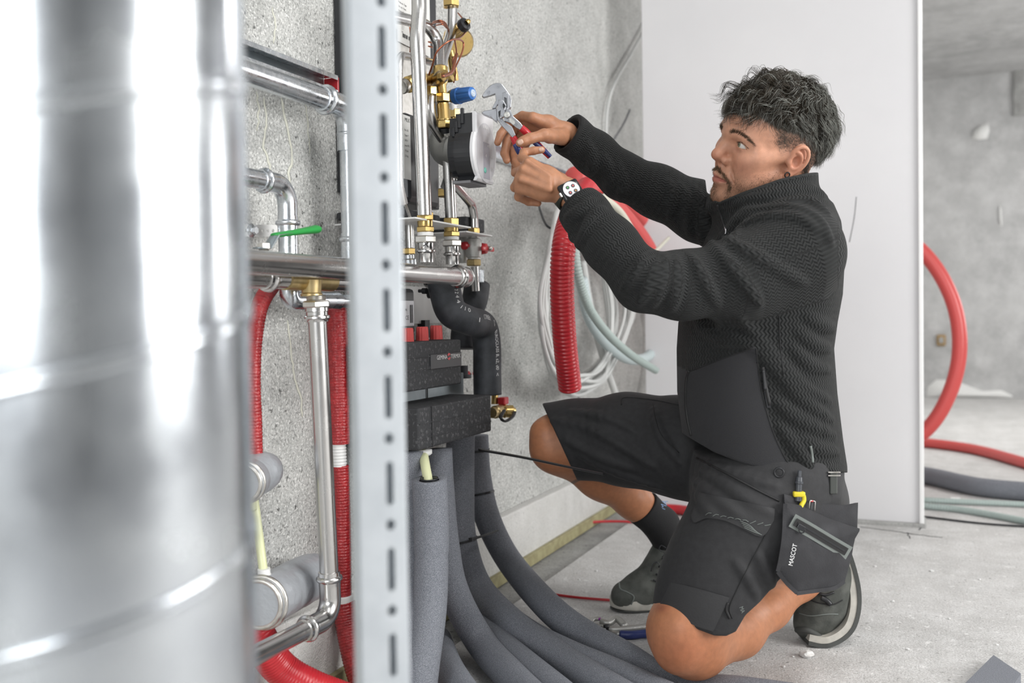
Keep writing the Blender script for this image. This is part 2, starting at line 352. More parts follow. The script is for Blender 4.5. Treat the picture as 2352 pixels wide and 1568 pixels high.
V, F = box(((p[0] + q[0]) / 2 + .02, YB - 0.012, (p[2] + q[2]) / 2), 0.10, 0.03, abs(p[2] - q[2]), bev=0.004); obj('recess_patch', mesh('recess_patch', V, F), M['trench'], bw)
p = PY(2162, 781, YB)
wb = empty('wall_box', p + np.array([0, -.01, 0]), 'small brown junction box on the far wall beside the red loop', 'junction box')
V, F = box(p + np.array([0, -.012, 0]), 0.066, 0.022, 0.088, bev=0.004); obj('box_body', mesh('b', V, F), mat('brown_box', (0.32, 0.20, 0.07), 0.6), wb)
V, F = box(p + np.array([0, -.026, 0]), 0.034, 0.008, 0.05, bev=0.003); obj('box_insert', mesh('b', V, F), M['trench'], wb)
# plasterboard partition: board + bright corner bead on its right edge
PYY = 3.515; xr = PY(2118, 700, PYY)[0]; xl = PY(1481, 700, PYY)[0]
V, F = box(((xl + xr) / 2, PYY + 0.05, ZC / 2), xr - xl, 0.10, ZC - 0.01, bev=0.002); pt = struct('wall_partition', V, F, M['board'])
V, F = box((xr - 0.004, PYY + 0.045, ZC / 2), 0.014, 0.112, ZC - 0.012, bev=0.003); o = obj('trim_3', mesh('trim_3', V, F), M['bead'], None, False); o['kind'] = 'structure'
V, F = box(((xl + xr) / 2, PYY + 0.04, 0.004), xr - xl + .02, 0.13, 0.016, bev=0.004); o = obj('trim_4', mesh('trim_4', V, F), M['trench'], None, False); o['kind'] = 'structure'
def scratch(pts, w, m):
    p = spline([PY(x, y, PYY - 0.0004) for x, y in pts], 4); V, F = sweep(p, rpx(p[0], w), 5, flat=((1, 0, 0), 0.3)); obj('pencil_mark', mesh('s', V, F), m, pt)
scratch([(1967, 452), (1962, 500), (1951, 556)], 1.0, M['inkgrey'])
# thin cracks in the floor by the partition and lime crumbs
def crack(pts, w):
    p = spline([PF(x, y, 0.0005) for x, y in pts], 6); p[1:-1] += RNG.normal(0, .002, p[1:-1].shape) * np.array([1, 1, 0])
    V, F = sweep(p, rpx(p[0], w), 5, flat=((0, 0, 1), 1.0)); V[:, 2] = np.clip(V[:, 2], -1, 0.0009); obj('floor_crack', mesh('c', V, F), M['ink'], bpy.data.objects['floor'])
crack([(1975, 1210), (2060, 1220), (2110, 1228), (2165, 1234)], 1.6); crack([(2085, 1222), (2090, 1236)], 1.0)
crack([(2110, 1216), (2118, 1210)], 1.5)
# ================================================================== helpers for pipework
def tubeV(path, r, sides=20, n=8, fil=None, caps=True):
    p = fillet(path, fil, n) if fil else np.asarray(path, float); return sweep(p, r, sides, caps)
def tube(name, path, r, m, parent, fil=None, sides=20, smooth=40):
    V, F = tubeV(path, r, sides, 10, fil); o = obj(name, mesh(name, V, F), m, parent); o.data.set_sharp_from_angle(angle=math.radians(smooth)); return o
def corr(path, r, pitch, amp, sides=20, hollow=True, shape=1.0):
    """corrugated tube along a path, real ribs"""
    p, s = resample(path, pitch / 6); ph = (s / pitch) % 1.0
    rr = r - amp + amp * np.clip(1.25 * np.abs(np.sin(np.pi * ph)) ** shape, 0, 1)
    if hollow:
        e = p[-1]; t = nrm(p[-1] - p[-2]); p = np.vstack([p, e, e - t * pitch * 0.3, e - t * pitch * 4]); rr = np.r_[rr, r - amp * 1.3, r - amp * 1.8, r - amp * 2.0]
    return sweep_fix(p, rr, sides)
def sweep_fix(p, rr, sides):
    """sweep where the last points may fold back inside (open mouth)"""
    n = len(p); k = n - 3; T, N, B = frames(p[:k]); T = np.vstack([T, T[-1], T[-1], T[-1]]); N = np.vstack([N, N[-1], N[-1], N[-1]]); B = np.vstack([B, B[-1], B[-1], B[-1]])
    th = np.linspace(0, 2 * math.pi, sides, endpoint=False)
    V = (p[:, None, :] + rr[:, None, None] * (np.cos(th)[None, :, None] * N[:, None, :] + np.sin(th)[None, :, None] * B[:, None, :])).reshape(-1, 3); F = []
    for i in range(n - 1):
        for j in range(sides):
            q = (j + 1) % sides; F.append((i * sides + j, i * sides + q, (i + 1) * sides + q, (i + 1) * sides + j))
    F.append(tuple(range(sides - 1, -1, -1))); F.append(tuple((n - 1) * sides + j for j in range(sides))); return V, F
def L(name, p0, p1, prof, m, parent, sides=24, sharp=38):
    """lathe part from p0 towards p1; prof in fractions of |p1-p0| and metres of radius"""
    d = np.asarray(p1) - np.asarray(p0); l = np.linalg.norm(d)
    V, F = lathe(p0, d, [(a * l, r) for a, r in prof], sides); o = obj(name, mesh(name, V, F), m, parent); o.data.set_sharp_from_angle(angle=math.radians(sharp)); return o
def nut(name, c, axis, h, r, m, parent, up=None):
    c = np.asarray(c); V, F = hexnut(c - nrm(axis) * h / 2, axis, h, r, 0.1, up); return obj(name, mesh(name, V, F), m, parent, False)
Zx = np.array([0, 0, 1.0]); XA = np.array([1.0, 0, 0]); YA = np.array([0, 1.0, 0])
def vdown(px, py0, py1, off):
    """vertical pair of points starting at a pixel: straight down to the height of py1"""
    a = PW(px, py0, off); b = PW(px, py1, off); return a, np.array([a[0], a[1], b[2]])
def press_collar(name, c, axis, r, m, parent):
    """press end of a fitting: sleeve with an O-ring bead"""
    return L(name, np.asarray(c) - nrm(axis) * r * 0.75, np.asarray(c) + nrm(axis) * r * 0.75, [(0, r * 1.02), (0.02, r * 1.13), (.28, r * 1.15), (.38, r * 1.34), (.5, r * 1.40), (.62, r * 1.34), (.72, r * 1.15), (.98, r * 1.13), (1, r * 1.0)], m, parent)
# ================================================================== foreground: spiral duct and slotted strut
DZ, DR = 0.585, 0.098
dc = P(186, 784, DZ); dc = np.array([dc[0], dc[1], 0])
du = empty('spiral_duct', dc, 'large galvanised spiral seam duct standing close to the camera at far left', 'duct')
V, F = lathe(dc + Zx * 0.0, Zx, [(z, DR) for z in np.linspace(0, 2.35, 40)], 96); o = obj('duct_wall', mesh('d', V, F), M['duct'], du); o.data.set_sharp_from_angle(angle=math.radians(60))
pitch = 0.137; hz = np.linspace(0, 2.35, 2200); toward = math.atan2(-dc[1], -dc[0])
zseam = PY(186, 850, dc[1] + 0)[2]
zc = CAMLOC[2] + (P(186, 850, DZ - DR)[2] - CAMLOC[2])
th = toward + (hz - zc) / pitch * 2 * math.pi
pth = np.stack([dc[0] + (DR + .0004) * np.cos(th), dc[1] + (DR + .0004) * np.sin(th), hz], 1)
T_, N_, B_ = frames(pth); radial = np.stack([np.cos(th), np.sin(th), 0 * th], 1); ax_ = np.cross(T_, radial)
prof = [(-.0052, -.0006), (-.0042, .0012), (-.0018, .0016), (0, .0006), (.0018, .0016), (.0042, .0012), (.0052, -.0006)]
V = np.concatenate([pth + radial * b + ax_ * a for a, b in prof]); n = len(pth); k = len(prof)
F = [(j * n + i, (j + 1) * n + i, (j + 1) * n + i + 1, j * n + i + 1) for j in range(k - 1) for i in range(n - 1)]
F += [(0 * n + i, 0 * n + i + 1, (k - 1) * n + i + 1, (k - 1) * n + i) for i in range(n - 1)]
obj('spiral_seam', mesh('s', V, F), M['duct'], du)
# strut: C channel, 41 mm, slotted web facing the camera
SZ = 0.80
sa, sb = P(868, 0, SZ), P(884, 1568, SZ); sx0 = P(872, 784, SZ)
sbase = np.array([sx0[0], sx0[1], 0]); fwd = nrm([sx0[0], sx0[1], 0]); su = np.cross(fwd, Zx)
ang = math.radians(16); uxs = su * math.cos(ang) + fwd * math.sin(ang); nin = np.cross(Zx, uxs); nin = nin if np.dot(nin, fwd) > 0 else -nin
st = empty('slotted_strut', sbase, 'pale galvanised slotted strut standing upright right of the big duct', 'strut')
def sz_of(py): return CAMLOC[2] + (np.dot(CU, [0, 0, 1]) * 0 + P(872, py, SZ)[2] - CAMLOC[2])
holes = []; pys = [(195 - 390 / 2 * 2 + i * 390 / 1 * 0, 0) for i in range(0)]
ZS = 1.0 / FPX * SZ
per = 200.0 * ZS                                         # slot + round hole period
z0 = sz_of(312)
for i in range(-10, 12):
    zc_ = z0 - i * per
    if 0.04 < zc_ < 2.3: holes.append(slot(0.0062, zc_, .0064, 0.036))
    zr_ = zc_ - per * 0.48
    if 0.04 < zr_ < 2.3: holes.append(circ(0.0062, zr_, .0040, 14, .0046))
V, F = plate([(-.0195, 0), (.0195, 0), (.0195, 2.35), (-.0195, 2.35)], holes, sbase, uxs, Zx, 0.0022)
o = obj('slotted_web', mesh('w', V, F), M['strut'], st, False)
for sgn in (-1, 1):
    V, F = box(sbase + uxs * sgn * .0195 + nin * .0105 + Zx * 1.175, .0024, .021, 2.35, (uxs, nin, Zx), .0008); obj('flange', mesh('f', V, F), M['strut'], st, False)
    V, F = box(sbase + uxs * sgn * .0145 + nin * .0205 + Zx * 1.175, .010, .0022, 2.35, (uxs, nin, Zx), .0006); obj('lip', mesh('f', V, F), M['strut'], st, False)
# ================================================================== wall rail and galvanised pipe, upper left
ra, rb = PW(500, 98, .03), PW(768, 196, .03); ra = np.array([ra[0], ra[1], (ra[2] + rb[2]) / 2]); rb = np.array([rb[0], rb[1], ra[2]])
mr = empty('mounting_rail', rb, 'galvanised slotted mounting rail bolted along the concrete wall', 'rail')
ln = rb[1] - ra[1] + .25; yb = rb[1]
hl = []
for i in range(9): hl.append([(y, x) for x, y in slot(0, 0, .009, .022)])
HO = []
for i in range(12):
    HO.append([(a - .03 - i * .042, b) for a, b in hl[0]]); HO.append(circ(-.051 - i * .042, 0, .0045, 10))
V, F = plate([(-ln, -.017), (0, -.017), (0, .017), (-ln, .017)], HO[:22], np.array([WX + .004, yb, ra[2]]), YA, Zx, .002); obj('rail_web', mesh('w', V, F), M['sheet'], mr, False)
for sg in (-1, 1):
    V, F = box((WX + .020, yb - ln / 2, ra[2] + sg * .0185), .036, ln, .0026, None, .0006); obj('rail_flange', mesh('w', V, F), M['galv'], mr, False)
    V, F = box((WX + .038, yb - ln / 2, ra[2] + sg * .0145), .0026, ln, .0095, None, .0006); obj('rail_lip', mesh('w', V, F), M['galv'], mr, False)
V, F = box((WX + .021, yb + .004, ra[2]), .034, .005, .034, None, .002); obj('end_cap', mesh('w', V, F), M['red'], mr, False)
# galvanised pipe: along the wall, elbow, down, elbow
r1 = .0205
c1 = PW(768, 236, .085); a1_ = np.array([c1[0], c1[1] - .75, c1[2]]); c2 = np.array([c1[0], c1[1] + .046, 0]); z590 = PW(787, 640, .085)[2]
gp = empty('galvanised_pipe', [c1[0], c1[1], z590], 'galvanised pipe under the mounting rail that turns down behind the strut', 'pipe')
tube('horizontal_pipe', [a1_, c1 - YA * .03], r1, M['galv'], gp)
tube('elbow', [c1 - YA * .035, np.array([c1[0], c1[1] + .046, c1[2]]), np.array([c1[0], c1[1] + .046, c1[2] - .085])], r1 * 1.06, M['galv'], gp, fil=.05, sides=24)
press_collar('press_collar', c1 - YA * .03, YA, r1, M['galv'], gp)
vx = np.array([c1[0], c1[1] + .046, 0])
zcol = PW(787, 305, .085)[2]; press_collar('press_collar', vx + Zx * zcol, Zx, r1 * .8, M['galv'], gp)
tube('vertical_pipe', [vx + Zx * (zcol + .01), vx + Zx * (PW(787, 545, .085)[2])], r1 * .84, M['galv'], gp)
press_collar('press_collar', vx + Zx * PW(787, 548, .085)[2], Zx, r1 * .8, M['galv'], gp)
tube('elbow', [vx + Zx * PW(787, 545, .085)[2], vx + Zx * (z590 - .03), vx + Zx * (z590 - .03) + YA * .16], r1 * .92, M['galv'], gp, fil=.045, sides=24)
# second galvanised elbow, mid left
e1 = PW(598, 413, .085); rv = rpx(e1, 22); ex = PW(661, 500, .085)
g2 = empty('galvanised_elbow_pipe', [ex[0], ex[1], PW(661, 700, .085)[2]], 'galvanised pipe with a bend turning down behind the steel cross pipe', 'pipe')
tube('horizontal_pipe', [np.array([e1[0], ex[1] - .6, e1[2]]), np.array([e1[0], e1[1] + .01, e1[2]])], rv, M['galv'], g2)
press_collar('press_collar', np.array([e1[0], e1[1] + .01, e1[2]]), YA, rv * .98, M['galv'], g2)
tube('elbow', [np.array([e1[0], e1[1], e1[2]]), np.array([e1[0], ex[1], e1[2]]), np.array([e1[0], ex[1], e1[2] - .125])], rv * 1.08, M['galv'], g2, fil=.062, sides=24)
zc2 = PW(661, 512, .085)[2]; press_collar('press_collar', [e1[0], ex[1], zc2], Zx, rv * .98, M['galv'], g2)
tube('vertical_pipe', [[e1[0], ex[1], zc2], [e1[0], ex[1], PW(661, 660, .085)[2]]], rv * .96, M['galv'], g2)
tube('lower_elbow', [[e1[0], ex[1], PW(661, 655, .085)[2]], [e1[0], ex[1], PW(690, 690, .085)[2]], [e1[0], ex[1] + .15, PW(690, 690, .085)[2]]], rv * 1.05, M['galv'], g2, fil=.05, sides=24)
tube('return_pipe', [[e1[0], ex[1] + .13, PW(690, 690, .085)[2]], [e1[0], ex[1] + .42, PW(690, 690, .085)[2]]], rv * .8, M['galv'], g2)
def pen_x(parent, c, ux, uy, s, m='ink'):
    mb = MB(); c = np.asarray(c)
    for a, b in (((-1, -.6), (1, .7)), ((-.8, .8), (.7, -1))):
        V, F = sweep([c + ux * a[0] * s + uy * a[1] * s, c + ux * b[0] * s + uy * b[1] * s], s * .13, 5); mb.add(V, F)
    return mb.build('pen_mark', M[m], parent)
# perforated hanger strap with its bolt
hp0, hp1 = PW(545, 529, .02), PW(644, 530, .03)
hs = empty('perforated_strap', hp1, 'white perforated hanger strap bolted to the wall beside the bent pipe', 'strap')
dS = hp1 - hp0; lS = np.linalg.norm(dS); V, F = plate([(0, -.0105), (lS, -.0105), (lS, .0105), (0, .0105)], [circ(.008 + i * .0135, 0, .0033, 10) for i in range(int(lS / .0135) - 0)], hp0, dS, np.cross(nrm(np.cross(dS, Zx)), nrm(dS)), .0016); obj('strap_band', mesh('s', V, F), M['white'], hs, False)
bp = PW(583, 529, .028); V, F = lathe(bp - XA * .008, XA, [(0, .0125), (.004, .0125), (.005, .009), (.006, .009)], 20); obj('washer', mesh('w', V, F), M['galv'], hs)
nut('bolt_head', bp + XA * .002, XA, .007, .0075, M['galv'], hs)
# green lever ball valve behind the cross pipe
gv0 = PW(606, 574, .155)
gv = empty('lever_ball_valve', gv0 - Zx * .03, 'ball valve with a green coated lever above the stainless cross pipe', 'valve')
l0, l1, l2 = PW(600, 570, .155), PW(632, 540, .155), PW(728, 526, .155)
V, F = lathe(gv0 - Zx * .03, Zx, [(0, .016), (.018, .016), (.022, .008), (.034, .008)], 16); obj('valve_body', mesh('v', V, F), M['nickel'], gv)
nut('stem_nut', gv0 + Zx * .006, Zx, .010, .011, M['nickel'], gv)
V, F = sweep(fillet([l0 - YA * .02 + Zx * .0, l0 + YA * .012, l1, l1 + (l2 - l1) * .35], .006, 5), .012, 8, flat=((0, 0, 1), 1)); 
pL = fillet([l0 - YA * .01, l0 + YA * .014, l1, l1 + (l2 - l1) * .3], .006, 5); V, F = sweep(pL, .0016, 8, flat=((0, 0, 1), 6.5)); obj('lever_plate', mesh('l', V, F), M['sheet'], gv)
pG = np.array([l1 - (l2 - l1) * .02, l1 + (l2 - l1) * .25, l1 + (l2 - l1) * .6, l1 + (l2 - l1) * .85, l2]); V, F = sweep(spline(pG, 6), np.r_[np.linspace(.0042, .0056, 13), np.linspace(.0058, .0075, 10), [.006, .003]], 12, flat=((0, 0, 1), 1.9)); obj('lever_grip', mesh('g', V, F), M['green'], gv)
# ================================================================== stainless cross pipe and drop pipe
rm = .0184; m1 = PW(1052, 635, .20); m0 = np.array([m1[0], m1[1] - 1.05, m1[2]])
sp = empty('stainless_cross_pipe', m1 - Zx * .05, 'polished stainless cross pipe running in front of the valves', 'pipe')
tube('straight_pipe', [m0, m1], rm, M['steel'], sp, sides=32)
press_collar('press_collar', m1, YA, rm, M['press'], sp)
tube('end_elbow', [m1 + YA * .008, m1 + YA * .048, m1 + YA * .048 - XA * .10], rm * 1.12, M['press'], sp, fil=.040, sides=24)
V, F = ring(m1 + YA * .036, YA, rm * 1.12, .0016); obj('weld_bead', mesh('r', V, F), M['press'], sp)
# run behind and below, with the brass tee
q1 = PW(726, 637, .160); rq = .0165; qz = q1[2] - 0.004
tee = empty('drop_pipe', [q1[0], q1[1], PW(740, 1400, .2)[2]], 'stainless drop pipe hanging from a brass tee under the cross pipe', 'pipe')
tube('branch_pipe', [[q1[0] - .02, q1[1] - .5, qz], [q1[0] - .02, q1[1] - .05, qz]], rq, M['steel'], tee)
press_collar('press_collar', [q1[0] - .02, q1[1] - .105, qz], YA, rq, M['press'], tee)
V, F = sweep([[q1[0] - .02, q1[1] - .062, qz], [q1[0] - .02, q1[1] + .075, qz]], rq * 1.1, 20); mb = MB().add(V, F); tz = PW(725, 680, .16)[2]
V, F = lathe([q1[0] - .01, q1[1], qz], (0.0, 0, -1), [(0, rq * 1.15), (qz - tz - .006, rq * 1.0), (qz - tz - .004, rq * 1.12), (qz - tz, rq * 1.12)], 24); mb.add(V, F); mb.build('brass_tee', M['brass_dull'], tee, sharp=40)
tube('branch_pipe', [[q1[0] - .02, q1[1] + .07, qz], [q1[0] - .02, q1[1] + .30, qz]], rq, M['steel'], tee)
top_ = PW(726, 690, .160); bot_ = PW(757, 1338, .160); dirp = nrm(bot_ - top_)
def dp(py): f = (PW(740, py, .160)[2] - top_[2]) / (bot_[2] - top_[2]); return top_ + (bot_ - top_) * f
L('thread', dp(678), dp(690), [(0, rq * .95), (.2, rq * 1.02), (.3, rq * .95), (.5, rq * 1.02), (.6, rq * .95), (.8, rq * 1.02), (1, rq * .95)], M['nickel'], tee)
nut('hex_nut', dp(698), dirp, np.linalg.norm(dp(690) - dp(706)), rq * 1.5, M['nickel'], tee)
L('press_sleeve', dp(706), dp(738), [(0, rq * 1.2), (.25, rq * 1.22), (.3, rq * 1.14), (.55, rq * 1.14), (.62, rq * 1.34), (.75, rq * 1.36), (.85, rq * 1.2), (1, rq * 1.16)], M['press'], tee)
pb0 = dp(1335); tube('vertical_pipe', [dp(735), pb0], rq * .98, M['steel'], tee, sides=32)
press_collar('press_collar', pb0, dirp, rq * 1.0, M['press'], tee)
pl0 = pb0 + dirp * .068; tube('bottom_elbow', [pb0 - dirp * .005, pl0, pl0 - YA * .075], rq * 1.12, M['press'], tee, fil=.052, sides=24)
press_collar('press_collar', pl0 - YA * .070, YA, rq, M['press'], tee)
tube('foot_pipe', [pl0 - YA * .07, pl0 - YA * .75], rq * .98, M['steel'], tee, sides=32)
# ================================================================== red film-wrapped conduits on the left
def red_wrapped(name, label, pts, r_px, m='redwrap', sides=22):
    q = spline(pts, 10); r = rpx(q[len(q) // 2], r_px); V, F = corr(q, r, .0058, .0011, sides, False)
    o = obj(name, mesh(name, V, F), M[m]); tag(o, label, 'conduit', None); return o
red_wrapped('red_conduit', 'red film-wrapped conduit curving down the wall beside the big duct', [PW(650, 625, .03), PW(625, 655, .04), PW(598, 700, .05), PW(583, 780, .05), PW(579, 880, .05), PW(582, 960, .05), PW(584, 1040, .05)], 20)
rc = empty('sleeved_red_conduit', PW(795, 1500, .06), 'red sleeved conduit with a white ribbed gap, hanging straight behind the drop pipe', 'conduit')
def rpart(name, pts, rp, m, pitch=.0058, amp=.0011, parent=None):
    q = spline(pts, 10); r = rpx(q[len(q) // 2], rp); V, F = corr(q, r, pitch, amp, 22, False); return obj(name, mesh(name, V, F), M[m], parent)
rpart('upper_sleeve', [PW(772, 692, .045), PW(776, 800, .05), PW(781, 1018, .05)], 25, 'redwrap', parent=rc)
rpart('white_ribbed_tube', [PW(778, 1010, .05), PW(780, 1070, .05)], 17, 'white', .0062, .0022, rc)
rpart('middle_sleeve', [PW(782, 1068, .05), PW(786, 1200, .05), PW(788, 1374, .05)], 20, 'redwrap', parent=rc)
rpart('white_tape', [PW(789, 1366, .052), PW(790, 1388, .052)], 22, 'white', .02, .0004, rc)
rpart('lower_sleeve', [PW(790, 1382, .05), PW(798, 1440, .06), PW(815, 1520, .085), PW(840, 1600, .12)], 27, 'redwrap', parent=rc)
red_wrapped('red_conduit', 'thick red ribbed conduit sweeping low under the steel foot pipe', [PW(560, 1380, .06), PW(590, 1455, .075), PW(640, 1530, .09), PW(710, 1575, .13), PW(800, 1610, .18)], 40, 'red')
# ================================================================== taped grey stubs with PEX tubes (heating circuit ends)
def stub(label, a, b, rp, pexpts, collar, tail):
    a, b = np.asarray(a), np.asarray(b); s = empty('taped_pipe_stub', (a + b) / 2, label, 'pipe'); r = rpx(a, rp)
    L('foam_body', a, b, [(0, r * .86), (.05, r), (.35, r), (.37, r * .965), (.40, r), (.62, r * 1.0), (.64, r * 1.02), (.9, r * .98), (1.0, r * .90)], M['tape'], s, 28)
    d = nrm(b - a); V, F = ring(a + d * r * .3, d, r * .99, r * .10); obj('clamp_ring', mesh('r', V, F), M['nickel'], s); V, F = ring(a + d * r * .05, d, r * .9, r * .10); obj('clamp_ring', mesh('r', V, F), M['nickel'], s)
    if collar: L('tube_collar', collar[0], collar[1], [(0, .0125), (.6, .012), (.7, .0105), (1, .0105)], M['white'], s)
    q = spline(pexpts, 8); V, F = sweep(q, .0075, 14); obj('pex_tube', mesh('p', V, F), M['pex'], s)
    return s
stub('silver taped pipe stub low on the wall with a pale tube rising from it', PW(594, 1388, .10), PW(722, 1318, .062), 60, [PW(606, 1318, .09), PW(600, 1270, .08), PW(588, 1180, .07), PW(580, 1120, .06)], (PW(609, 1345, .09), PW(606, 1305, .09)), None)
stub('silver taped pipe stub on the wall beside the duct edge, upper one', PW(556, 1110, .085), PW(612, 1078, .055), 48, [PW(572, 1120, .07), PW(578, 1150, .07), PW(580, 1170, .07)], None, None)
st.rotation_euler = Matrix.Rotation(0.012, 3, Vector(-fwd)).to_euler() if False else (0, 0, 0)
# ================================================================== heating unit on the wall
def slab(name, x0, x1, pa, pb, off, m, parent, bev=.003):
    """box between wall offsets x0..x1 whose +X face has opposite corners at pixels pa, pb (seen at offset off)"""
    a, b = PW(*pa, off), PW(*pb, off)
    V, F = box((WX + (x0 + x1) / 2, (a[1] + b[1]) / 2, (a[2] + b[2]) / 2), abs(x1 - x0), abs(a[1] - b[1]), abs(a[2] - b[2]), None, bev); return obj(name, mesh(name, V, F), m, parent, False)
hu = empty('heating_unit', PW(965, 480, .03), 'black-backed wall heating unit with steel pipes and brass valves behind the strut', 'heating unit')
slab('back_cover', .002, .030, (788, -260), (1010, 482), .030, M['black'], hu)
slab('exchanger_block', .032, .115, (935, 255), (1012, 480), .115, M['black'], hu, .012)
slab('insulation_block', .004, .16, (925, 478), (1012, 512), .16, M['epp'], hu, .004)
slab('insulation_block', .004, .13, (1072, 496), (1114, 535), .13, M['epp'], hu, .004)
# rating plates and their print
def label(name, pa, pb, off, lines, parent, m='paper', thick=.0014, bars=None):
    a, b = PW(*pa, off), PW(*pb, off); y0, y1 = min(a[1], b[1]), max(a[1], b[1]); z1, z0 = max(a[2], b[2]), min(a[2], b[2])
    V, F = box((WX + off, (y0 + y1) / 2, (z0 + z1) / 2), thick, y1 - y0, z1 - z0, None, .0004); p = obj(name, mesh(name, V, F), M[m], parent, False)
    mb = MB(); X = WX + off + thick / 2; H = z1 - z0; Wd = y1 - y0
    for (fy, fz, s, hh) in lines: textquad(mb, s, (X, y0 + fy * Wd, z0 + fz * H), YA, Zx, hh * H, lift=.0004)
    if bars:
        fy, fz, fw, fh, n = bars; rs = np.random.RandomState(4)
        for i in range(n):
            if rs.rand() < .8:
                w = fw / n * rs.uniform(.3, .85); yy = y0 + (fy + fw * i / n) * Wd
                mb.add([(X + .0004, yy, z0 + fz * H), (X + .0004, yy + w * Wd, z0 + fz * H), (X + .0004, yy + w * Wd, z0 + (fz + fh) * H), (X + .0004, yy, z0 + (fz + fh) * H)], [(0, 1, 2, 3)])
    mb.build('print', M['ink'], p, False)
    return p
label('rating_plate', (904, -60), (988, 108), .036, [(.1, .52, 'Prod. no.: Type', .035), (.1, .44, 'Ser. no.: Years', .035), (.1, .36, 'Heating Pri., Pmax:', .035), (.1, .28, 'Max working pressure', .035), (.1, .20, 'Max working temp.', .035), (.1, .12, 'Volume:', .035)], hu)
label('rating_plate', (912, 48), (988, 132), .0365, [(.12, .86, 'Prod. no.:', .05), (.12, .78, 'Ref. no.:', .05), (.12, .70, 'Ser. no.:', .05), (.12, .54, '003', .07)], hu, bars=(.12, .32, .55, .2, 22))
label('rating_plate', (925, 262), (944, 414), .116, [(.2, .9, 'MLK', .06)] + [(.15, .75 - .08 * i, t, .03) for i, t in enumerate(('No. 02', 'Type P', '230 V', 'max 95 C', '10 bar', '2.5 kg'))], hu)
slab('steel_plate', .030, .0335, (900, -60), (992, 300), .0335, M['nickel'], hu, .001)
# mounting bracket (thin white sheet shelf with two steps)
def sheet(name, pts, th, m, parent):
    q = [np.asarray(p) for p in pts]; n = len(q); V = q + [p - Zx * th for p in q]
    return obj(name, mesh(name, V, [tuple(range(n)), tuple(range(2 * n - 1, n - 1, -1))] + [(i, n + i, n + (i + 1) % n, (i + 1) % n) for i in range(n)]), m, parent, False)
zs = PW(966, 500, .235)[2]; ya = PW(966, 500, .235)[1]; yb_ = PW(1082, 520, .235)[1]
sheet('bracket_shelf', [(WX + .235, ya - .02, zs), (WX + .235, yb_, zs), (WX + .20, yb_, zs), (WX + .20, yb_ - .01, zs), (WX + .03, yb_ - .02, zs), (WX + .03, ya + .02, zs), (WX + .2, ya - .02, zs)], .003, M['white'], hu)
z2s = PW(1090, 535, .165)[2]; y2a, y2b = PW(1062, 528, .165)[1], PW(1122, 541, .165)[1]
sheet('bracket_shelf', [(WX + .175, y2a, z2s), (WX + .175, y2b, z2s), (WX + .03, y2b, z2s), (WX + .03, y2a, z2s)], .003, M['white'], hu)
# pipes
def upipe(pts, wpx, off=None, m='steel', fil=.03, name='steel_pipe', parent=None, sides=20):
    q = [PW(p[0], p[1], p[2] if len(p) > 2 else off) for p in pts]; r = rpx(q[len(q) // 2], wpx / 2)
    return tube(name, q, r, M[m], parent or hu, fil, sides)
upipe([(962, -40), (963, 28), (958, 88), (962, 160), (975, 494)], 35, .235, fil=.12)
upipe([(880, 33, .16), (978, 56, .16), (1007, 92, .17), (1008, 170, .20)], 26, None, fil=.045)
upipe([(1039, 10, .17), (1038, 72, .17), (1018, 130, .18), (1010, 168, .19)], 25, None, fil=.08)
upipe([(1008, 148, .15), (960, 135, .17), (917, 126, .205), (915, 190, .205), (917, 420, .205), (928, 468, .205)], 19, None, fil=.035)
upipe([(928, 462, .205), (944, 505, .18)], 7, None)
upipe([(988, 205), (985, 268), (1026, 330), (1030, 380), (1036, 500)], 27, .205, fil=.05)
upipe([(1040, 418), (1084, 470), (1089, 500), (1090, 540)], 20, .14, fil=.03)
upipe([(940, 500), (943, 585)], 20, .16)
# brass block in the middle
def bn(c_px, off, axis, hpx, rpx_, m='brass', name='brass_nut', parent=None, up=None):
    c = PW(*c_px, off); k = Zof(c) / FPX; return nut(name, c, axis, hpx * k, rpx_ * k, M[m], parent or hu, up)
def bl(p0, p1, off, prof, m='brass', name='brass_body', parent=None, off1=None):
    a = PW(*p0, off); b = PW(*p1, off if off1 is None else off1); k = Zof(a) / FPX; return L(name, a, b, [(f, r * k) for f, r in prof], M[m], parent or hu, 22)
bn((1036, 4), .17, Zx, 26, 20)
bl((1012, 150), (1012, 200), .215, [(0, 10), (.08, 17), (.5, 18), (.8, 16), (1, 13)])
bl((998, 190), (1019, 172), .20, [(0, 13), (.3, 15), (.8, 15), (1, 12)], off1=.255)
bn((1014, 176), .262, XA + YA * -.2, 12, 12)
bl((925, 198), (965, 186), .20, [(0, 14), (.25, 14), (.3, 19), (.75, 20), (.8, 15), (1, 14)], off1=.21)
bl((921, 200), (929, 197), .20, [(0, 15), (.3, 17), (1, 17)], 'nickel', 'nickel_end')
bl((960, 188), (1000, 180), .20, [(0, 13), (.5, 14), (1, 14)])
bn((989, 209), .21, Zx, 20, 15)
bl((1012, 185), (1016, 215), .225, [(0, 12), (1, 11)])
bn((1017, 225), .225, Zx, 20, 17)
bl((1017, 236), (1020, 276), .225, [(0, 13), (.1, 15), (.85, 15), (.9, 16), (1, 16)])
bn((1022, 286), .225, Zx, 18, 18)
bl((1022, 294), (1024, 306), .225, [(0, 11), (1, 9)], 'black', 'rubber_end')
bl((1033, 115), (1045, 185), .17, [(0, 10), (.2, 13), (.3, 9), (.8, 10), (1, 9)])
bn((1034, 180), .20, XA, 14, 9)
bl((1040, 236), (1042, 252), .175, [(0, 8), (1, 8)], 'white', 'white_sleeve')
bn((1044, 261), .175, Zx, 20, 13); bl((1044, 270), (1046, 310), .175, [(0, 9), (.4, 9), (.45, 7), (1, 7)])
bn((1021, 443), .16, Zx, 19, 17)
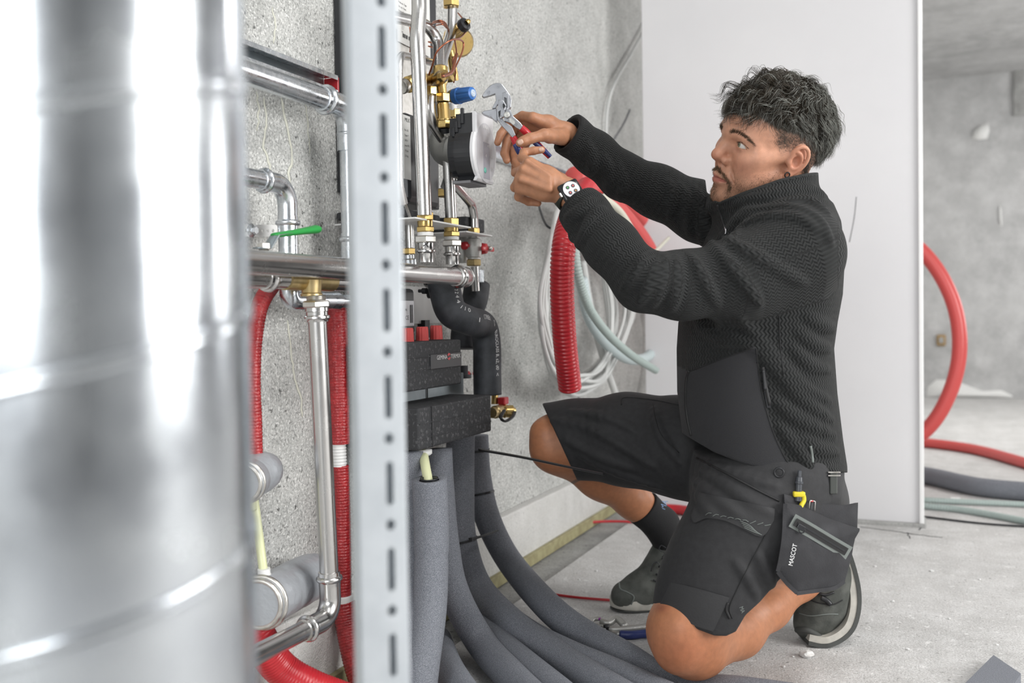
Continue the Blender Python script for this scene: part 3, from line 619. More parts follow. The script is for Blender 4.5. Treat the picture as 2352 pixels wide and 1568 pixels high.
# brass pressure disc behind with sensor head and copper capillaries
bl((1046, 96), (1059, 98), .13, [(0, 24), (.15, 33), (.8, 33), (1, 28)], off1=.16)
bl((1034, 82), (1064, 60), .14, [(0, 16), (.4, 15), (1, 12)], off1=.20)
bl((1060, 62), (1072, 52), .20, [(0, 14), (.2, 16), (.8, 15), (1, 11)], 'black', 'sensor_cap', off1=.215)
bl((1072, 52), (1079, 46), .217, [(0, 6), (.6, 6), (1, 3)], 'brass', 'sensor_pin', off1=.222)
def cap(pts, w=1.9):
    q = spline([PW(*p) for p in pts], 8); V, F = sweep(q, rpx(q[0], w), 7); return obj('capillary_tube', mesh('c', V, F), M['copper'], hu)
cap([(985, 172, .22), (993, 150, .24), (1004, 118, .26), (1030, 95, .28), (1050, 90, .28), (1064, 97, .27), (1062, 118, .27), (1048, 150, .27), (1036, 170, .275), (1018, 175, .285)], 2.1)
cap([(1049, 124, .272), (1043, 148, .276), (1037, 165, .278), (1024, 173, .28), (1017, 175, .283)], 3.6)
cap([(995, 50, .16), (1010, 47, .19), (1022, 52, .19), (1030, 66, .17)]); cap([(993, 53, .16), (1012, 51, .195), (1024, 58, .19), (1030, 70, .17)]); cap([(1002, 58, .17), (1016, 56, .20), (1026, 64, .18)])
cap([(1052, 30, .16), (1062, 42, .18), (1070, 55, .19)]); cap([(1076, 66, .2), (1060, 84, .22), (1044, 92, .25)]); cap([(1044, 90, .25), (1048, 120, .23), (1040, 140, .22), (1046, 165, .21), (1042, 190, .20)])
cap([(940, 50, .09), (944, 90, .09), (942, 120, .09)]); cap([(984, 96, .10), (1000, 100, .12), (1010, 100, .13)]); cap([(984, 106, .10), (1000, 110, .12), (1010, 108, .13)])
# lower fittings A (front) and B, each: brass nut, sleeve, brass nut, nickel hex, press end
def stack(px, py0, off, sc, parent):
    bn((px, py0), off, Zx, 19 * sc, 21 * sc, parent=parent)
    a = lambda d: (px + d * .03, py0 + d * sc)
    bl(a(10), a(27), off, [(0, 18 * sc), (.5, 18 * sc), (1, 17 * sc)], 'brass', 'brass_sleeve', parent)
    bn(a(30), off, Zx, 13 * sc, 22 * sc, parent=parent)
    bl(a(36), a(50), off, [(0, 18 * sc), (.3, 19 * sc), (1, 17 * sc)], 'white', 'hemp_sealed_thread', parent)
    bn(a(53), off, Zx, 16 * sc, 26 * sc, 'nickel', 'nickel_hex', parent)
    bl(a(61), a(105), off, [(0, 18 * sc), (.28, 18 * sc), (.32, 17.5 * sc), (.38, 22 * sc), (.46, 22.5 * sc), (.52, 18 * sc), (.56, 17 * sc), (1, 17 * sc)], 'press', 'press_end', parent)
stack(976, 497, .225, 1.0, hu); stack(1036, 510, .205, .92, hu)
bn((939, 577), .16, Zx, 14, 16); bl((939, 585), (941, 612), .16, [(0, 13), (.3, 13), (.4, 17), (.9, 17), (1, 12)], 'galv', 'zinc_coupling')
# ball valves with red butterfly handles
def butterfly(name, c, k, parent):
    mb = MB(); V, F = lathe(c - XA * 8 * k, XA, [(0, 11 * k), (8 * k, 13 * k), (20 * k, 11 * k), (22 * k, 6 * k)], 10); mb.add(V, F)
    for s in (-1, 1):
        V, F = box(c + XA * 15 * k + YA * s * 14 * k - Zx * 1 * k, 6 * k, 32 * k, 10 * k, None, 2 * k); mb.add(V, F)
    h = mb.build(name, M['red'], parent, sharp=35)
    V, F = lathe(c + XA * 14 * k, XA, [(0, 5 * k), (10 * k, 5 * k), (12 * k, 3 * k)], 10); obj('handle_nut', mesh('n', V, F), M['nickel'], h)
def ballvalve(px, py, off, label_, hpx):
    c = PW(px, py, off); k = Zof(c) / FPX; v = empty('ball_valve', c - Zx * 20 * k, label_, 'valve')
    bn((px + 1, py - 40), off, Zx, 17, 15, 'brass', 'brass_nut', v)
    bl((px, py - 32), (px + 1, py + 24), off, [(0, 12), (.12, 12), (.16, 17), (.3, 19), (.5, 20), (.7, 19), (.9, 17), (.92, 14), (1, 14)], 'cast', 'valve_body', v)
    bn((px + 1, py + 31), off, Zx, 15, 18, 'brass_dull', 'brass_nut', v)
    butterfly('butterfly_handle', PW(*hpx, off + .012), k * 1.05, v)
    return v
ballvalve(1087, 572, .14, 'small ball valve with a red butterfly handle, rightmost under the bracket', (1106, 571))
vb = empty('ball_valve', PW(1064, 575, .11), 'half-hidden ball valve with red handle behind the second steel riser', 'valve')
bl((1062, 540), (1063, 604), .10, [(0, 11), (.15, 16), (.5, 18), (.85, 15), (1, 12)], 'cast', 'valve_body', vb); butterfly('butterfly_handle', PW(1068, 564, .125), rpx(PW(1064, 570, .12), 1) * .8, vb)
stubr = empty('riser_stub', PW(1094, 640, .14), 'zinc coupling and steel stub under the right ball valve', 'pipe fitting')
bl((1090, 612), (1093, 668), .14, [(0, 9), (1, 9)], 'steel', 'steel_stub', stubr); c = PW(1097, 634, .14); V, F = box(c, rpx(c, 22), rpx(c, 26), rpx(c, 30), None, .002); obj('coupling', mesh('c', V, F), M['galv'], stubr, False)
# thermostatic valve with blue cap
tv = empty('thermostatic_valve', PW(1040, 222, .20), 'blue ribbed thermostatic valve cap right of the brass block', 'valve')
bl((1031, 222), (1046, 220), .20, [(0, 12), (.4, 15), (1, 17)], 'brass_dull', 'brass_collar', tv, off1=.215)
a, b = PW(1043, 222, .213), PW(1086, 214, .262); k = Zof(a) / FPX; d = b - a; lnn = np.linalg.norm(d); mb = MB(); u0 = nrm(np.cross(d, Zx)); w0 = np.cross(nrm(d), u0); V = []; F = []; ns = 48
pr = [(0, 14), (.05, 18), (.3, 19), (.34, 17.5), (.9, 15.5), (.97, 14), (1, 11)]
for h, r in pr:
    for j in range(ns):
        t = 2 * math.pi * j / ns; rr = r * (1 - (.10 if (h > .32 and h < .95 and j % 6 < 2) else 0)) * k; V.append(a + d * h + rr * (math.cos(t) * u0 + math.sin(t) * w0))
for i in range(len(pr) - 1):
    for j in range(ns): F.append((i * ns + j, i * ns + (j + 1) % ns, (i + 1) * ns + (j + 1) % ns, (i + 1) * ns + j))
F.append(tuple((len(pr) - 1) * ns + j for j in range(ns))); o = obj('blue_cap', mesh('c', V, F), M['blue'], tv); o.data.set_sharp_from_angle(angle=math.radians(30))
V, F = lathe(b, d, [(0, 9 * k), (.0012, 9 * k)], 24); o2 = obj('end_badge', mesh('e', V, F), mat('pale_blue_badge', (.35, .55, .85), .4), o)
mb = MB(); V, F = ring(b + nrm(d) * .0014, d, 6 * k, .9 * k); mb.add(V, F); V, F = ring(b + nrm(d) * .0014, d, 2.5 * k, .9 * k); mb.add(V, F); mb.build('badge_mark', M['whiteink'], o)
# ------------------------------------------------------------------ circulation pump
OP = .315                                          # front face offset from the wall
pc = PW(1115, 337, OP); k = Zof(pc) / FPX
pump = empty('circulation_pump', pc - XA * .05 - Zx * .07, 'circulation pump with black body and white control face', 'pump')
fx = PW(1138, 349, OP)[1]; hw = .050                # half width along the wall
def pl(y, z): return (pc[1] + y, pc[2] + z)
def pump_outline(s=1.0):
    o_ = [(-hw * .80, .063), (hw * .80, .063), (hw * .80, .022)]
    for t in np.linspace(.62, -.95, 12): o_.append((hw * 1.08 * math.cos(t), .060 * math.sin(t) - .012))
    o_ += [(hw * .80, -.070), (-hw * .80, -.070)]
    for t in np.linspace(math.pi + .95, math.pi - .62, 12): o_.append((hw * 1.08 * math.cos(t), .060 * math.sin(t) - .012))
    o_ += [(-hw * .80, .022)]
    return [(y * s, z * s) for y, z in o_]
def prism(name, outline, x0, x1, m, parent, bev=0.0, cy=None, cz=None):
    n = len(outline); cy = pc[1] if cy is None else cy; cz = pc[2] if cz is None else cz; layers = [(x0, 1.0), (x1 - bev, 1.0)] + ([(x1, 1 - bev / .05)] if bev else [])
    V = []; F = []
    for x, s in layers: V += [(WX + x, cy + y * s, cz + z * s) for y, z in outline]
    for l in range(len(layers) - 1): F += [(l * n + i, l * n + (i + 1) % n, (l + 1) * n + (i + 1) % n, (l + 1) * n + i) for i in range(n)]
    F += [tuple(range(n - 1, -1, -1)), tuple((len(layers) - 1) * n + i for i in range(n))]
    return obj(name, mesh(name, V, F), m, parent, False)
M['pumpwhite'] = mat('pump_white_plastic', (.74, .74, .76), .35)
face = prism('control_face', pump_outline(), OP - .009, OP, M['pumpwhite'], pump, .003)
body_o = [(y * .97, z * .97) for y, z in pump_outline()]
prism('motor_housing', body_o, OP - .045, OP - .0092, M['black'], pump)
prism('motor_housing_ring', [(y * .90, z * .86) for y, z in pump_outline()], OP - .060, OP - .045, M['black'], pump)
for i in range(4):                                   # stepped cooling fins at the upper rear
    V, F = box((WX + OP - .030 - .0065 * i, pc[1] - hw * .80, pc[2] + .056 - i * .010), .006, .006, .030 - .004 * i, None, .0008); obj('cooling_fin', mesh('f', V, F), M['black'], pump, False)
V, F = box((WX + OP - .036, pc[1], pc[2] - .071), .04, hw * 1.5, .006, None, .001); obj('bottom_step', mesh('f', V, F), M['inkgrey'], pump, False)
# face print
pan = [(hw * .93 * math.cos(t), .058 * math.sin(t) - .012) for t in np.linspace(0, 2 * math.pi, 40, endpoint=False)]; pan = [(max(-hw * .86, min(hw * .86, y)), z) for y, z in pan]
M['facegrey'] = mat('pale_grey_foil', (.58, .58, .61), .3); M['screen'] = mat('grey_display', (.40, .39, .44), .15)
prism('foil_panel', pan, OP, OP + .0008, M['facegrey'], face)
prism('display', [(-.012, -.063), (.016, -.063), (.016, .008), (-.012, .008)], OP + .0008, OP + .0014, M['screen'], face)
V, F = lathe((WX + OP + .0014, pc[1] - .006, pc[2] - .047), XA, [(0, .0058), (.0012, .0052)], 20); obj('green_button', mesh('g', V, F), mat('mint_button', (.16, .52, .42), .35), face)
mb = MB(); X = WX + OP + .0012
for y, z, s, h in ((.0, .030, 'P-E', .006), (.0, .020, 'max', .005), (-.027, .002, 'I', .006), (.020, .002, 'II', .006), (-.030, -.015, '35', .005), (.020, -.020, 'W 15', .005), (.022, -.045, 'CE', .007), (.004, .0, 'wilo', .0065), (-.004, -.022, '4', .008)):
    textquad(mb, s, (X, pc[1] + y, pc[2] + z), YA, Zx, h, lift=.0006)
for i in range(5): mb.add(*box((X, pc[1] - .01 + i * .005, pc[2] + .038), .0006, .0022, .006))
mb.build('face_print', M['whiteink'], face, False)
# cast volute behind the motor
bl((1028, 330), (1052, 342), .17, [(0, 44), (.3, 50), (.7, 46), (1, 34)], 'cast', 'volute', pump, off1=.235)
bl((1050, 341), (1062, 345), .235, [(0, 40), (1, 38)], 'cast', 'flange', pump, off1=.25)
bl((1060, 408), (1075, 415), .20, [(0, 10), (.5, 9), (.6, 8), (1, 6)], 'cast', 'drain_boss', pump, off1=.235); bl((1073, 414), (1077, 416), .237, [(0, 5), (1, 3)], 'black', 'socket_screw', pump, off1=.24)
bl((1046, 305), (1044, 325), .19, [(0, 14), (1, 16)], 'cast', 'inlet_neck', pump)
bl((1040, 385), (1024, 432), .19, [(0, 15), (.6, 13), (1, 13)], 'cast', 'outlet_neck', pump, off1=.165)
# ------------------------------------------------------------------ manifold boxes
mf = empty('manifold_box', PW(990, 1030, .22), 'black foam manifold housing with red caps and a zinc cover plate', 'manifold')
def dimples(n, y0, y1, z0, z1, X, parent, rs):
    mb = MB()
    for _ in range(n):
        c = np.array([X, rs.uniform(y0, y1), rs.uniform(z0, z1)]); V, F = lathe(c - XA * .0006, XA, [(0, .0042), (.0009, .0036), (.0012, .002)], 8); mb.add(V, F)
    o = mb.build('foam_dimples', M['dimple'], parent); o['kind'] = 'stuff'
M['dimple'] = mat('foam_dimple', (.085, .085, .09), .7, col2=(.04, .04, .043), nscale=200)
rs = np.random.RandomState(3)
def eppbox(name, pa, pb, off, depth, split):
    a, b = PW(*pa, off), PW(*pb, off); b = np.array([b[0], b[1], PW(pa[0], pb[1], off)[2]])
    y0, y1, z1, z0 = a[1], b[1], a[2], b[2]; par = None
    V, F = box((WX + off - depth / 2, (y0 + y1) / 2, (z0 + z1) / 2), depth, y1 - y0, z1 - z0, None, .004, 2); o = obj(name, mesh(name, V, F), M['epp'], mf, False)
    for fz in split:                                # moulded parting ridges
        V, F = box((WX + off + .0004, (y0 + y1) / 2, z0 + (z1 - z0) * fz), .0016, (y1 - y0) * .985, .0022, None, .0005); obj('parting_ridge', mesh('r', V, F), M['epp'], o, False)
    mb = MB(); ny = int((y1 - y0) / .021)
    for r_ in (.18, .42, .62, .86):
        for i in range(ny):
            if rs.rand() < .85:
                c = np.array([WX + off - .0006, y0 + (i + .5 + rs.uniform(-.2, .2)) * (y1 - y0) / ny, z0 + (z1 - z0) * (r_ + rs.uniform(-.05, .05))]); V, F = lathe(c, XA, [(0, .0046), (.0012, .0036), (.0016, .0018)], 9); mb.add(V, F)
    d = mb.build('foam_dimples', M['dimple'], o); d['kind'] = 'stuff'
    return o, (y0, y1, z0, z1)
lo, (ly0, ly1, lz0, lz1) = eppbox('lower_housing', (961, 938), (1130, 1036), .225, .19, (.28, .62))
V, F = box((WX + .226, ly0 + .052, (lz0 + lz1) / 2), .003, .0024, (lz1 - lz0) * .99, None, .0005); obj('housing_joint', mesh('j', V, F), M['ink'], lo, False)
mb = MB()
for r_ in (.2, .5, .8):
    for i in range(7):
        c = np.array([WX + .05 + i * .024, ly0 + .0006, lz0 + (lz1 - lz0) * (r_ + rs.uniform(-.06, .06))]); V, F = lathe(c, -YA, [(0, .0046), (.0012, .0036), (.0016, .0018)], 9); mb.add(V, F)
d_ = mb.build('foam_dimples', M['dimple'], lo); d_['kind'] = 'stuff'
up, (uy0, uy1, uz0, uz1) = eppbox('upper_housing', (908, 788), (1061, 905), .185, .10, (.42, .68))
V, F = box((WX + .186, uy1 - .075, uz0 + (uz1 - uz0) * .56), .003, .142, .030, None, .0008); nb = obj('name_panel', mesh('n', V, F), M['black'], up, False)
mb = MB(); X = WX + .1878; c_ = PX(1003, 826, X); e_ = PX(1057, 820, X); wd = e_[1] - c_[1]
textquad(mb, 'GEMINA', (X, c_[1], c_[2]), YA, Zx, .0085, wd * .43, .0006); textquad(mb, 'TERMIX', (X, c_[1] + wd * .58, c_[2]), YA, Zx, .0085, wd * .42, .0006); mb.build('lettering', M['whiteink'], nb, False)
cz = c_[2] + .0045; cyy = c_[1] + wd * .505
mb = MB()
for ph in (0.5, 3.64):
    th = np.linspace(ph, ph + 2.3, 12); R1, R0 = .0075, .0030
    V = [(X + .0006, cyy + R1 * math.cos(t), cz + R1 * math.sin(t)) for t in th] + [(X + .0006, cyy + R0 * math.cos(t + .3), cz + R0 * math.sin(t + .3)) for t in th]; mb.add(V, [(i, i + 1, 13 + i, 12 + i) for i in range(11)])
mb.build('emblem', M['red'], nb, False)
slab('zinc_plate', .10, .125, (880, 880), (1066, 945), .125, M['sheet'], mf, .001)
hpz = PW(942, 889, .127); V, F = lathe(hpz - XA * .001, XA, [(0, .0055), (.0012, .0055)], 16); obj('plate_hole', mesh('h', V, F), M['ink'], mf); V, F = ring(hpz, XA, .006, .0008); obj('hole_rim', mesh('h', V, F), M['nickel'], mf)
a = PW(981, 870, .127); b = PW(981, 925, .127); V, F = box((a[0], a[1], (a[2] + b[2]) / 2), .002, .0016, a[2] - b[2]); obj('plate_seam', mesh('s', V, F), M['ink'], mf, False)
for px_, py_ in ((936, 779), (970, 776), (1002, 773)):
    c = PW(px_, py_, .15); k = Zof(c) / FPX; V = []; F = []; ns = 40
    for h, r in ((-6, 15), (18, 14), (24, 13.5), (26, 12)):
        for j in range(ns): rr = r * (1 - (.08 if j % 4 == 0 else 0)) * k; V.append(c + np.array([rr * math.cos(2 * math.pi * j / ns), rr * math.sin(2 * math.pi * j / ns), h * k]))
    for i in range(3): F += [(i * ns + j, i * ns + (j + 1) % ns, (i + 1) * ns + (j + 1) % ns, (i + 1) * ns + j) for j in range(ns)]
    F.append(tuple(3 * ns + j for j in range(ns))); obj('red_cap', mesh('c', V, F), M['redlight'], mf, False)
slab('white_bracket', .045, .05, (900, 655), (1012, 742), .05, M['white'], mf, .001); slab('black_actuator', .05, .12, (880, 660), (955, 770), .12, M['black'], mf, .008)
label('barcode_label', (912, 690), (951, 748), .122, [(.45, .25, 'CE', .16), (.45, .6, 'va', .12)], mf, 'facegrey', bars=(.72, .12, .2, .72, 12))
bl((962, 668), (980, 668), .09, [(0, 4), (.4, 4), (.5, 7), (1, 7)], 'black', 'vent_stem', mf, off1=.11)
V, F = lathe(PW(984, 676, .10), XA, [(0, .009), (.01, .009)], 14); obj('vent_body', mesh('v', V, F), M['black'], mf)
slab('post', .04, .06, (976, 735), (988, 775), .06, M['black'], mf, .001)
butterfly('red_handle', PW(1072, 858, .06), .0006, mf)
# drain cock at the right of the lower housing
dv = empty('drain_cock', PW(1148, 945, .17), 'brass drain cock with a red top and black strap, right of the manifold', 'valve')
bl((1130, 948), (1150, 943), .17, [(0, 12), (.3, 12), (.35, 15), (1, 15)], 'brass_dull', 'brass_tail', dv); bl((1150, 944), (1184, 945), .17, [(0, 13), (.3, 16), (.35, 14), (.8, 15), (.85, 12), (1, 8)], 'brass', 'brass_cap', dv, off1=.20)
bl((1158, 938), (1157, 926), .17, [(0, 8), (1, 7)], 'brass', 'stem', dv); c = PW(1156, 920, .17); k = Zof(c) / FPX; V, F = box(c, 18 * k, 26 * k, 17 * k, None, 3 * k); obj('red_top', mesh('t', V, F), M['red'], dv, False)
q = spline([PW(1158, 942, .195), PW(1150, 958, .20), PW(1160, 967, .205), (PW(1176, 958, .21)), PW(1182, 946, .205)], 8); V, F = sweep(q, rpx(q[0], 3), 8, flat=((0, 0, 1), 1.6)); obj('strap', mesh('s', V, F), M['black'], dv)
bl((1136, 928), (1137, 900), .15, [(0, 8), (1, 8)], 'brass', 'upper_stub', dv)
# ------------------------------------------------------------------ black rubber insulated pipe with white print
rp_ = [PW(1016, 636, .135), PW(1024, 676, .14), PW(1038, 716, .155), PW(1076, 736, .175), PW(1108, 748, .175), PW(1118, 790, .175), PW(1119, 850, .175), PW(1120, 906, .175)]
rq_ = spline(rp_, 14); rq_, rs_ = resample(rq_, .004); RR = rpx(rq_[len(rq_) // 2], 33); RRv = RR * (1.12 - .12 * np.clip(rs_ / .12, 0, 1))
V, F = sweep(rq_, RRv, 36); ri = obj('rubber_insulated_pipe', mesh('rubber_insulated_pipe', V, F), M['rubber']); tag(ri, 'black rubber insulated pipe making an S-bend, with white printed text', 'pipe')
def tubetext(s, path, rad, s0, height, length, phi, parent, m='whiteink', flip=-1, lift=.0004):
    """print along a tube: text runs along the path at angle phi (towards the camera = 0)"""
    P_, S_ = path; T, N, B = frames(P_); V, F = text2d(s, 1.0); V = V.copy(); V[:, 0] *= length / max(1e-6, V[:, 0].max()); V[:, 1] *= height / .69; out = []
    for v in V:
        sv = s0 + v[0]; i = int(np.clip(np.searchsorted(S_, sv) - 1, 0, len(S_) - 2)); f = np.clip((sv - S_[i]) / (S_[i + 1] - S_[i]), 0, 1)
        p = P_[i] * (1 - f) + P_[i + 1] * f; t = nrm(T[i] * (1 - f) + T[i + 1] * f); R_ = rad if np.isscalar(rad) else rad[i] * (1 - f) + rad[i + 1] * f
        w = nrm(CAMLOC - p); w = nrm(w - t * np.dot(w, t)); u = np.cross(t, w) * flip; a = phi + (v[1] - height / 2) / R_
        out.append(p + (R_ + lift) * (math.cos(a) * w + math.sin(a) * u))
    return out, F
mb = MB()
for s, s0, h, l, ph in (('7 2 4 4 1 1 0', .033, .010, .074, .75), ('1', .125, .010, .006, .35), ('I.T.FLEX', .146, .011, .032, .55), ('G', .195, .011, .008, .75), ('EUROCLASS B, s2, d0', .218, .0095, .098, .82), ('<', .322, .011, .008, .8)):
    mb.add(*tubetext(s, (rq_, rs_), RRv, s0, h, l, ph, ri))
mb.build('printed_text', M['whiteink'], ri, False)
V, F = sweep(spline([PW(1096, 652, .12), PW(1090, 690, .12), PW(1078, 715, .11), PW(1066, 760, .10), PW(1064, 800, .10)], 8), rpx(PW(1090, 680, .12), 30), 28); o = obj('short_rubber_sleeve', mesh('s', V, F), M['rubber']); tag(o, 'short black rubber sleeve under the right ball valve, behind the S-bend', 'pipe')
V, F = lathe(PW(1064, 868, .08), Zx, [(0, .020), (.008, .020), (.0085, .012), (.03, .012)], 24); o = obj('rubber_end_ring', mesh('s', V, F), M['rubber']); tag(o, 'black ring end of a pipe behind the zinc plate', 'pipe')
# ================================================================== grey foam pipes from the manifold down to the floor
FR = .0315
def foam(name, label_, pts, r=FR, parent=None, squash=0):
    q = spline(pts, 12); q, s = resample(q, .012)
    if squash: r = np.minimum(r, np.where((q[:, 2] < .034) & (np.arange(len(q)) > 20), np.maximum(q[:, 2] - .0006, .012), r))
    V, F = sweep(q, r, 28); o = obj(name, mesh(name, V, F), M['foam'], parent)
    if label_: tag(o, label_, 'pipe', None)
    return q, s, o
G = 'grey foam pipes'
f1 = empty('foam_pipe', PF(955, 1600, .02), 'front grey foam pipe with an open top showing a pale tube', 'pipe')
q = spline([PW(986, 1102, .245), PW(990, 1180, .245), PW(991, 1280, .25), PW(986, 1400, .26), PW(968, 1530, .28), PW(955, 1640, .29)], 12); q, s_ = resample(q, .012)
rr = np.full(len(q), FR * 1.03); i0 = int(np.argmin(np.abs([Zof(x) * 0 + x[2] - PW(991, 1276, .25)[2] for x in q]))); rr[:i0] *= 1.03; rr[i0] *= .965
qq = np.vstack([q[0], q[0] - (q[0] - q[1]) * .0, q]); 
V, F = sweep(q[::-1], rr[::-1], 28, caps=False); n = len(q)
mb = MB().add(V, F); T0 = nrm(q[0] - q[1]); V, F = sweep(np.array([q[0] - T0 * .05, q[0]]), FR * .60, 28, caps=False); mb.add(V, F)
T, N, B = frames(np.array([q[1], q[0]])); ths = np.linspace(0, 2 * math.pi, 28, endpoint=False); V = [q[0] + r_ * (math.cos(t) * N[0] + math.sin(t) * B[0]) for r_ in (rr[0], rr[0] * .98, FR * .6) for t in ths]; V = [v + (T0 * .002 if 28 <= i < 56 else 0) for i, v in enumerate(V)]
mb.add(V, [(l * 28 + j, l * 28 + (j + 1) % 28, (l + 1) * 28 + (j + 1) % 28, (l + 1) * 28 + j) for l in range(2) for j in range(28)]); mb.build('foam_sleeve', M['foam'], f1)
V, F = corr(np.array([q[0] - T0 * .06, q[0] + T0 * .004]), FR * .56, .006, .0022, 24, True); obj('inner_conduit', mesh('i', V, F), M['black'], f1)
px0 = PW(972, 1040, .20); V, F = sweep(spline([px0, PW(978, 1075, .225), q[0] - T0 * .02, q[0] - T0 * .05], 8), rpx(px0, 11), 14); obj('pex_tube', mesh('p', V, F), M['pex'], f1)
V, F = lathe(PW(973, 1046, .20), Zx, [(0, .012), (.004, .017), (.012, .017)], 18); obj('tube_collar', mesh('c', V, F), M['white'], f1)
foam('foam_pipe', 'grey foam pipe running straight down behind the open-topped one', [PW(1004, 1030, .175), PW(1008, 1110, .18), PW(1020, 1250, .20), PW(1043, 1360, .22), PF(1105, 1475, .05), PF(1180, 1560, .034), PF(1260, 1640, .033)], FR)
foam('foam_pipe', 'grey foam pipe in the middle of the bundle, bent towards the floor at right', [PW(1058, 985, .13), PW(1057, 1120, .13), PW(1062, 1240, .14), PW(1100, 1350, .17), PF(1185, 1440, .06), PF(1290, 1515, .034), PF(1400, 1585, .033), PF(1560, 1680, .033)], FR * 1.04)
q4, s4, o4 = foam('foam_pipe', 'rightmost grey foam pipe sweeping out along the floor under the knee', [PW(1092, 1000, .08), PW(1098, 1090, .085), PW(1120, 1190, .11), PW(1170, 1288, .16), PF(1262, 1395, .075), PF(1350, 1462, .04), PF(1450, 1515, .030), PF(1520, 1548, .0225), PF(1600, 1572, .0225), PF(1700, 1590, .030), PF(1850, 1616, .033)], FR * 1.02, squash=.215)
foam('foam_pipe', 'grey foam pipe lying in the gap between the two right-hand ones', [PW(1040, 1100, .055), PW(1055, 1260, .06), PW(1100, 1360, .09), PF(1200, 1447, .034), PF(1300, 1502, .033), PF(1400, 1545, .033), PF(1520, 1600, .033), PF(1650, 1660, .033)], FR)
foam('foam_pipe', 'dark grey foam pipe at the left edge of the bundle, beside the strut', [PW(940, 1035, .18), PW(941, 1150, .18), PW(943, 1320, .20), PW(930, 1480, .24), PW(900, 1640, .28)], FR * .9)
foam('foam_pipe', 'grey foam pipe end lying on the floor at the bottom of the bundle', [PF(1003, 1470, .034), PF(1030, 1540, .034), PF(1080, 1620, .034), PF(1140, 1720, .034)], FR)
# cable ties round the foam
def tie(name, label_, path_i, q, r, tail, w=.0042):
    t = nrm(q[path_i + 1] - q[path_i - 1]); e = empty(name, q[path_i], label_, 'cable tie'); mb = MB(); ax = np.cross(t, Zx); u = nrm(ax); v = np.cross(t, u)
    n = 40; V = []; F = []
    for j in range(n):
        a = 2 * math.pi * j / n; d = math.cos(a) * u + math.sin(a) * v
        for rr_, h in ((r, -w), (r + .0016, -w), (r + .0016, w), (r, w)): V.append(q[path_i] + d * rr_ + t * h * .6)
    for j in range(n):
        for l in range(4): F.append((j * 4 + l, j * 4 + (l + 1) % 4, ((j + 1) % n) * 4 + (l + 1) % 4, ((j + 1) % n) * 4 + l))
    obj('tie_loop', mesh('l', V, F), M['black'], e, False)
    if tail:
        tp = spline(tail, 8); V, F = sweep(tp, np.linspace(.0034, .0022, len(tp)), 6, flat=((0, 0, 1), 1.6)); obj('tie_tail', mesh('t', V, F), M['black'], e, False); V, F = box(tp[0], .009, .009, .007, None, .001); obj('tie_head', mesh('h', V, F), M['black'], e, False)
def idx(q, px, py): 
    d = [np.linalg.norm(np.array([CX + FPX * np.dot(p - CAMLOC, CR) / Zof(p) - px, CY - FPX * np.dot(p - CAMLOC, CU) / Zof(p) - py])) for p in q]; return int(np.clip(np.argmin(d), 2, len(q) - 3))
foam('foam_pipe', 'shadowed grey foam pipe low in the bundle, between the two left ones', [PF(1062, 1395, .034), PF(1120, 1455, .034), PF(1200, 1525, .034), PF(1290, 1600, .034), PF(1380, 1680, .034)], FR)
tie('cable_tie', 'black cable tie with a long tail pointing at the raised knee', idx(q4, 1094, 1038), q4, FR * 1.03, [PW(1104, 1033, .15), PW(1200, 1050, .30), PW(1300, 1071, .42), PW(1386, 1088, .51)])
tie('cable_tie', 'plain black cable tie round the rightmost foam pipe, without a visible tail', idx(q4, 1100, 1128), q4, FR * 1.03, None)
q3 = spline([PW(1058, 985, .13), PW(1057, 1120, .13), PW(1062, 1240, .14), PW(1100, 1350, .17)], 12)
tie('cable_tie', 'black cable tie low on the middle foam pipe with a short tail', idx(q3, 1062, 1243), q3, FR * 1.06, [PW(1082, 1238, .185), PW(1110, 1230, .195), PW(1143, 1218, .20)])

def mark_on(px, py, off, rpx_, parent, s=.005):
    c = PW(px, py, off); w = nrm((CAMLOC - c) * [1, 1, 0]); u = np.cross(Zx, w); pen_x(parent, c + w * (rpx(c, rpx_) + .0008), u, Zx, s)
mark_on(979, 562, .225, 19, hu, .006); mark_on(1047, 575, .205, 17, hu, .005); mark_on(668, 500, .085, 25, g2, .007); mark_on(742, 713, .16, 21, tee, .006); mark_on(615, 408, .085, 24, g2, .007)
# ================================================================== hanging coils on the wall behind the worker
co = empty('red_corrugated_conduit', PW(1310, 890, .22), 'bright red corrugated conduit hanging with its open end down', 'conduit')
q = spline([PW(1350, 430, .30), PW(1318, 480, .32), PW(1296, 560, .33), PW(1291, 660, .32), PW(1297, 780, .31), PW(1309, 890, .30)], 12)
RC = rpx(q[-1], 27); V, F = corr(q, RC, .0098, .0030, 30, True); obj('hanging_end', mesh('h', V, F), M['red'], co)
V, F = corr(spline([PW(1318, 405, .22), PW(1372, 440, .22), PW(1435, 500, .22), PW(1490, 575, .22), PW(1530, 680, .20), PW(1540, 800, .18)], 12), RC * 1.0, .0125, .0036, 26, False); obj('coil_turn', mesh('h', V, F), M['redlight'], co)
V, F = corr(spline([PW(1350, 420, .14), PW(1430, 458, .14), PW(1500, 540, .14), PW(1560, 640, .14), PW(1580, 780, .14)], 12), RC * 1.0, .0125, .0036, 26, False); obj('coil_turn', mesh('h', V, F), M['redlight'], co)
V, F = sweep(spline([PW(1330, 440, .25), PW(1362, 455, .25), PW(1372, 490, .25)], 6), RC * 1.12, 20); 
for pts in ([PW(1362, 438, .245), PW(1374, 430, .245)], [PW(1396, 467, .245), PW(1408, 458, .245)]):
    pass
ti = spline([PW(1376, 478, .262), PW(1386, 455, .262), PW(1400, 444, .24)], 6); V, F = sweep(ti, .012, 10, flat=((0, 0, 1), .2)); obj('ivory_tape', mesh('t', V, F), M['cable_warm'], co)
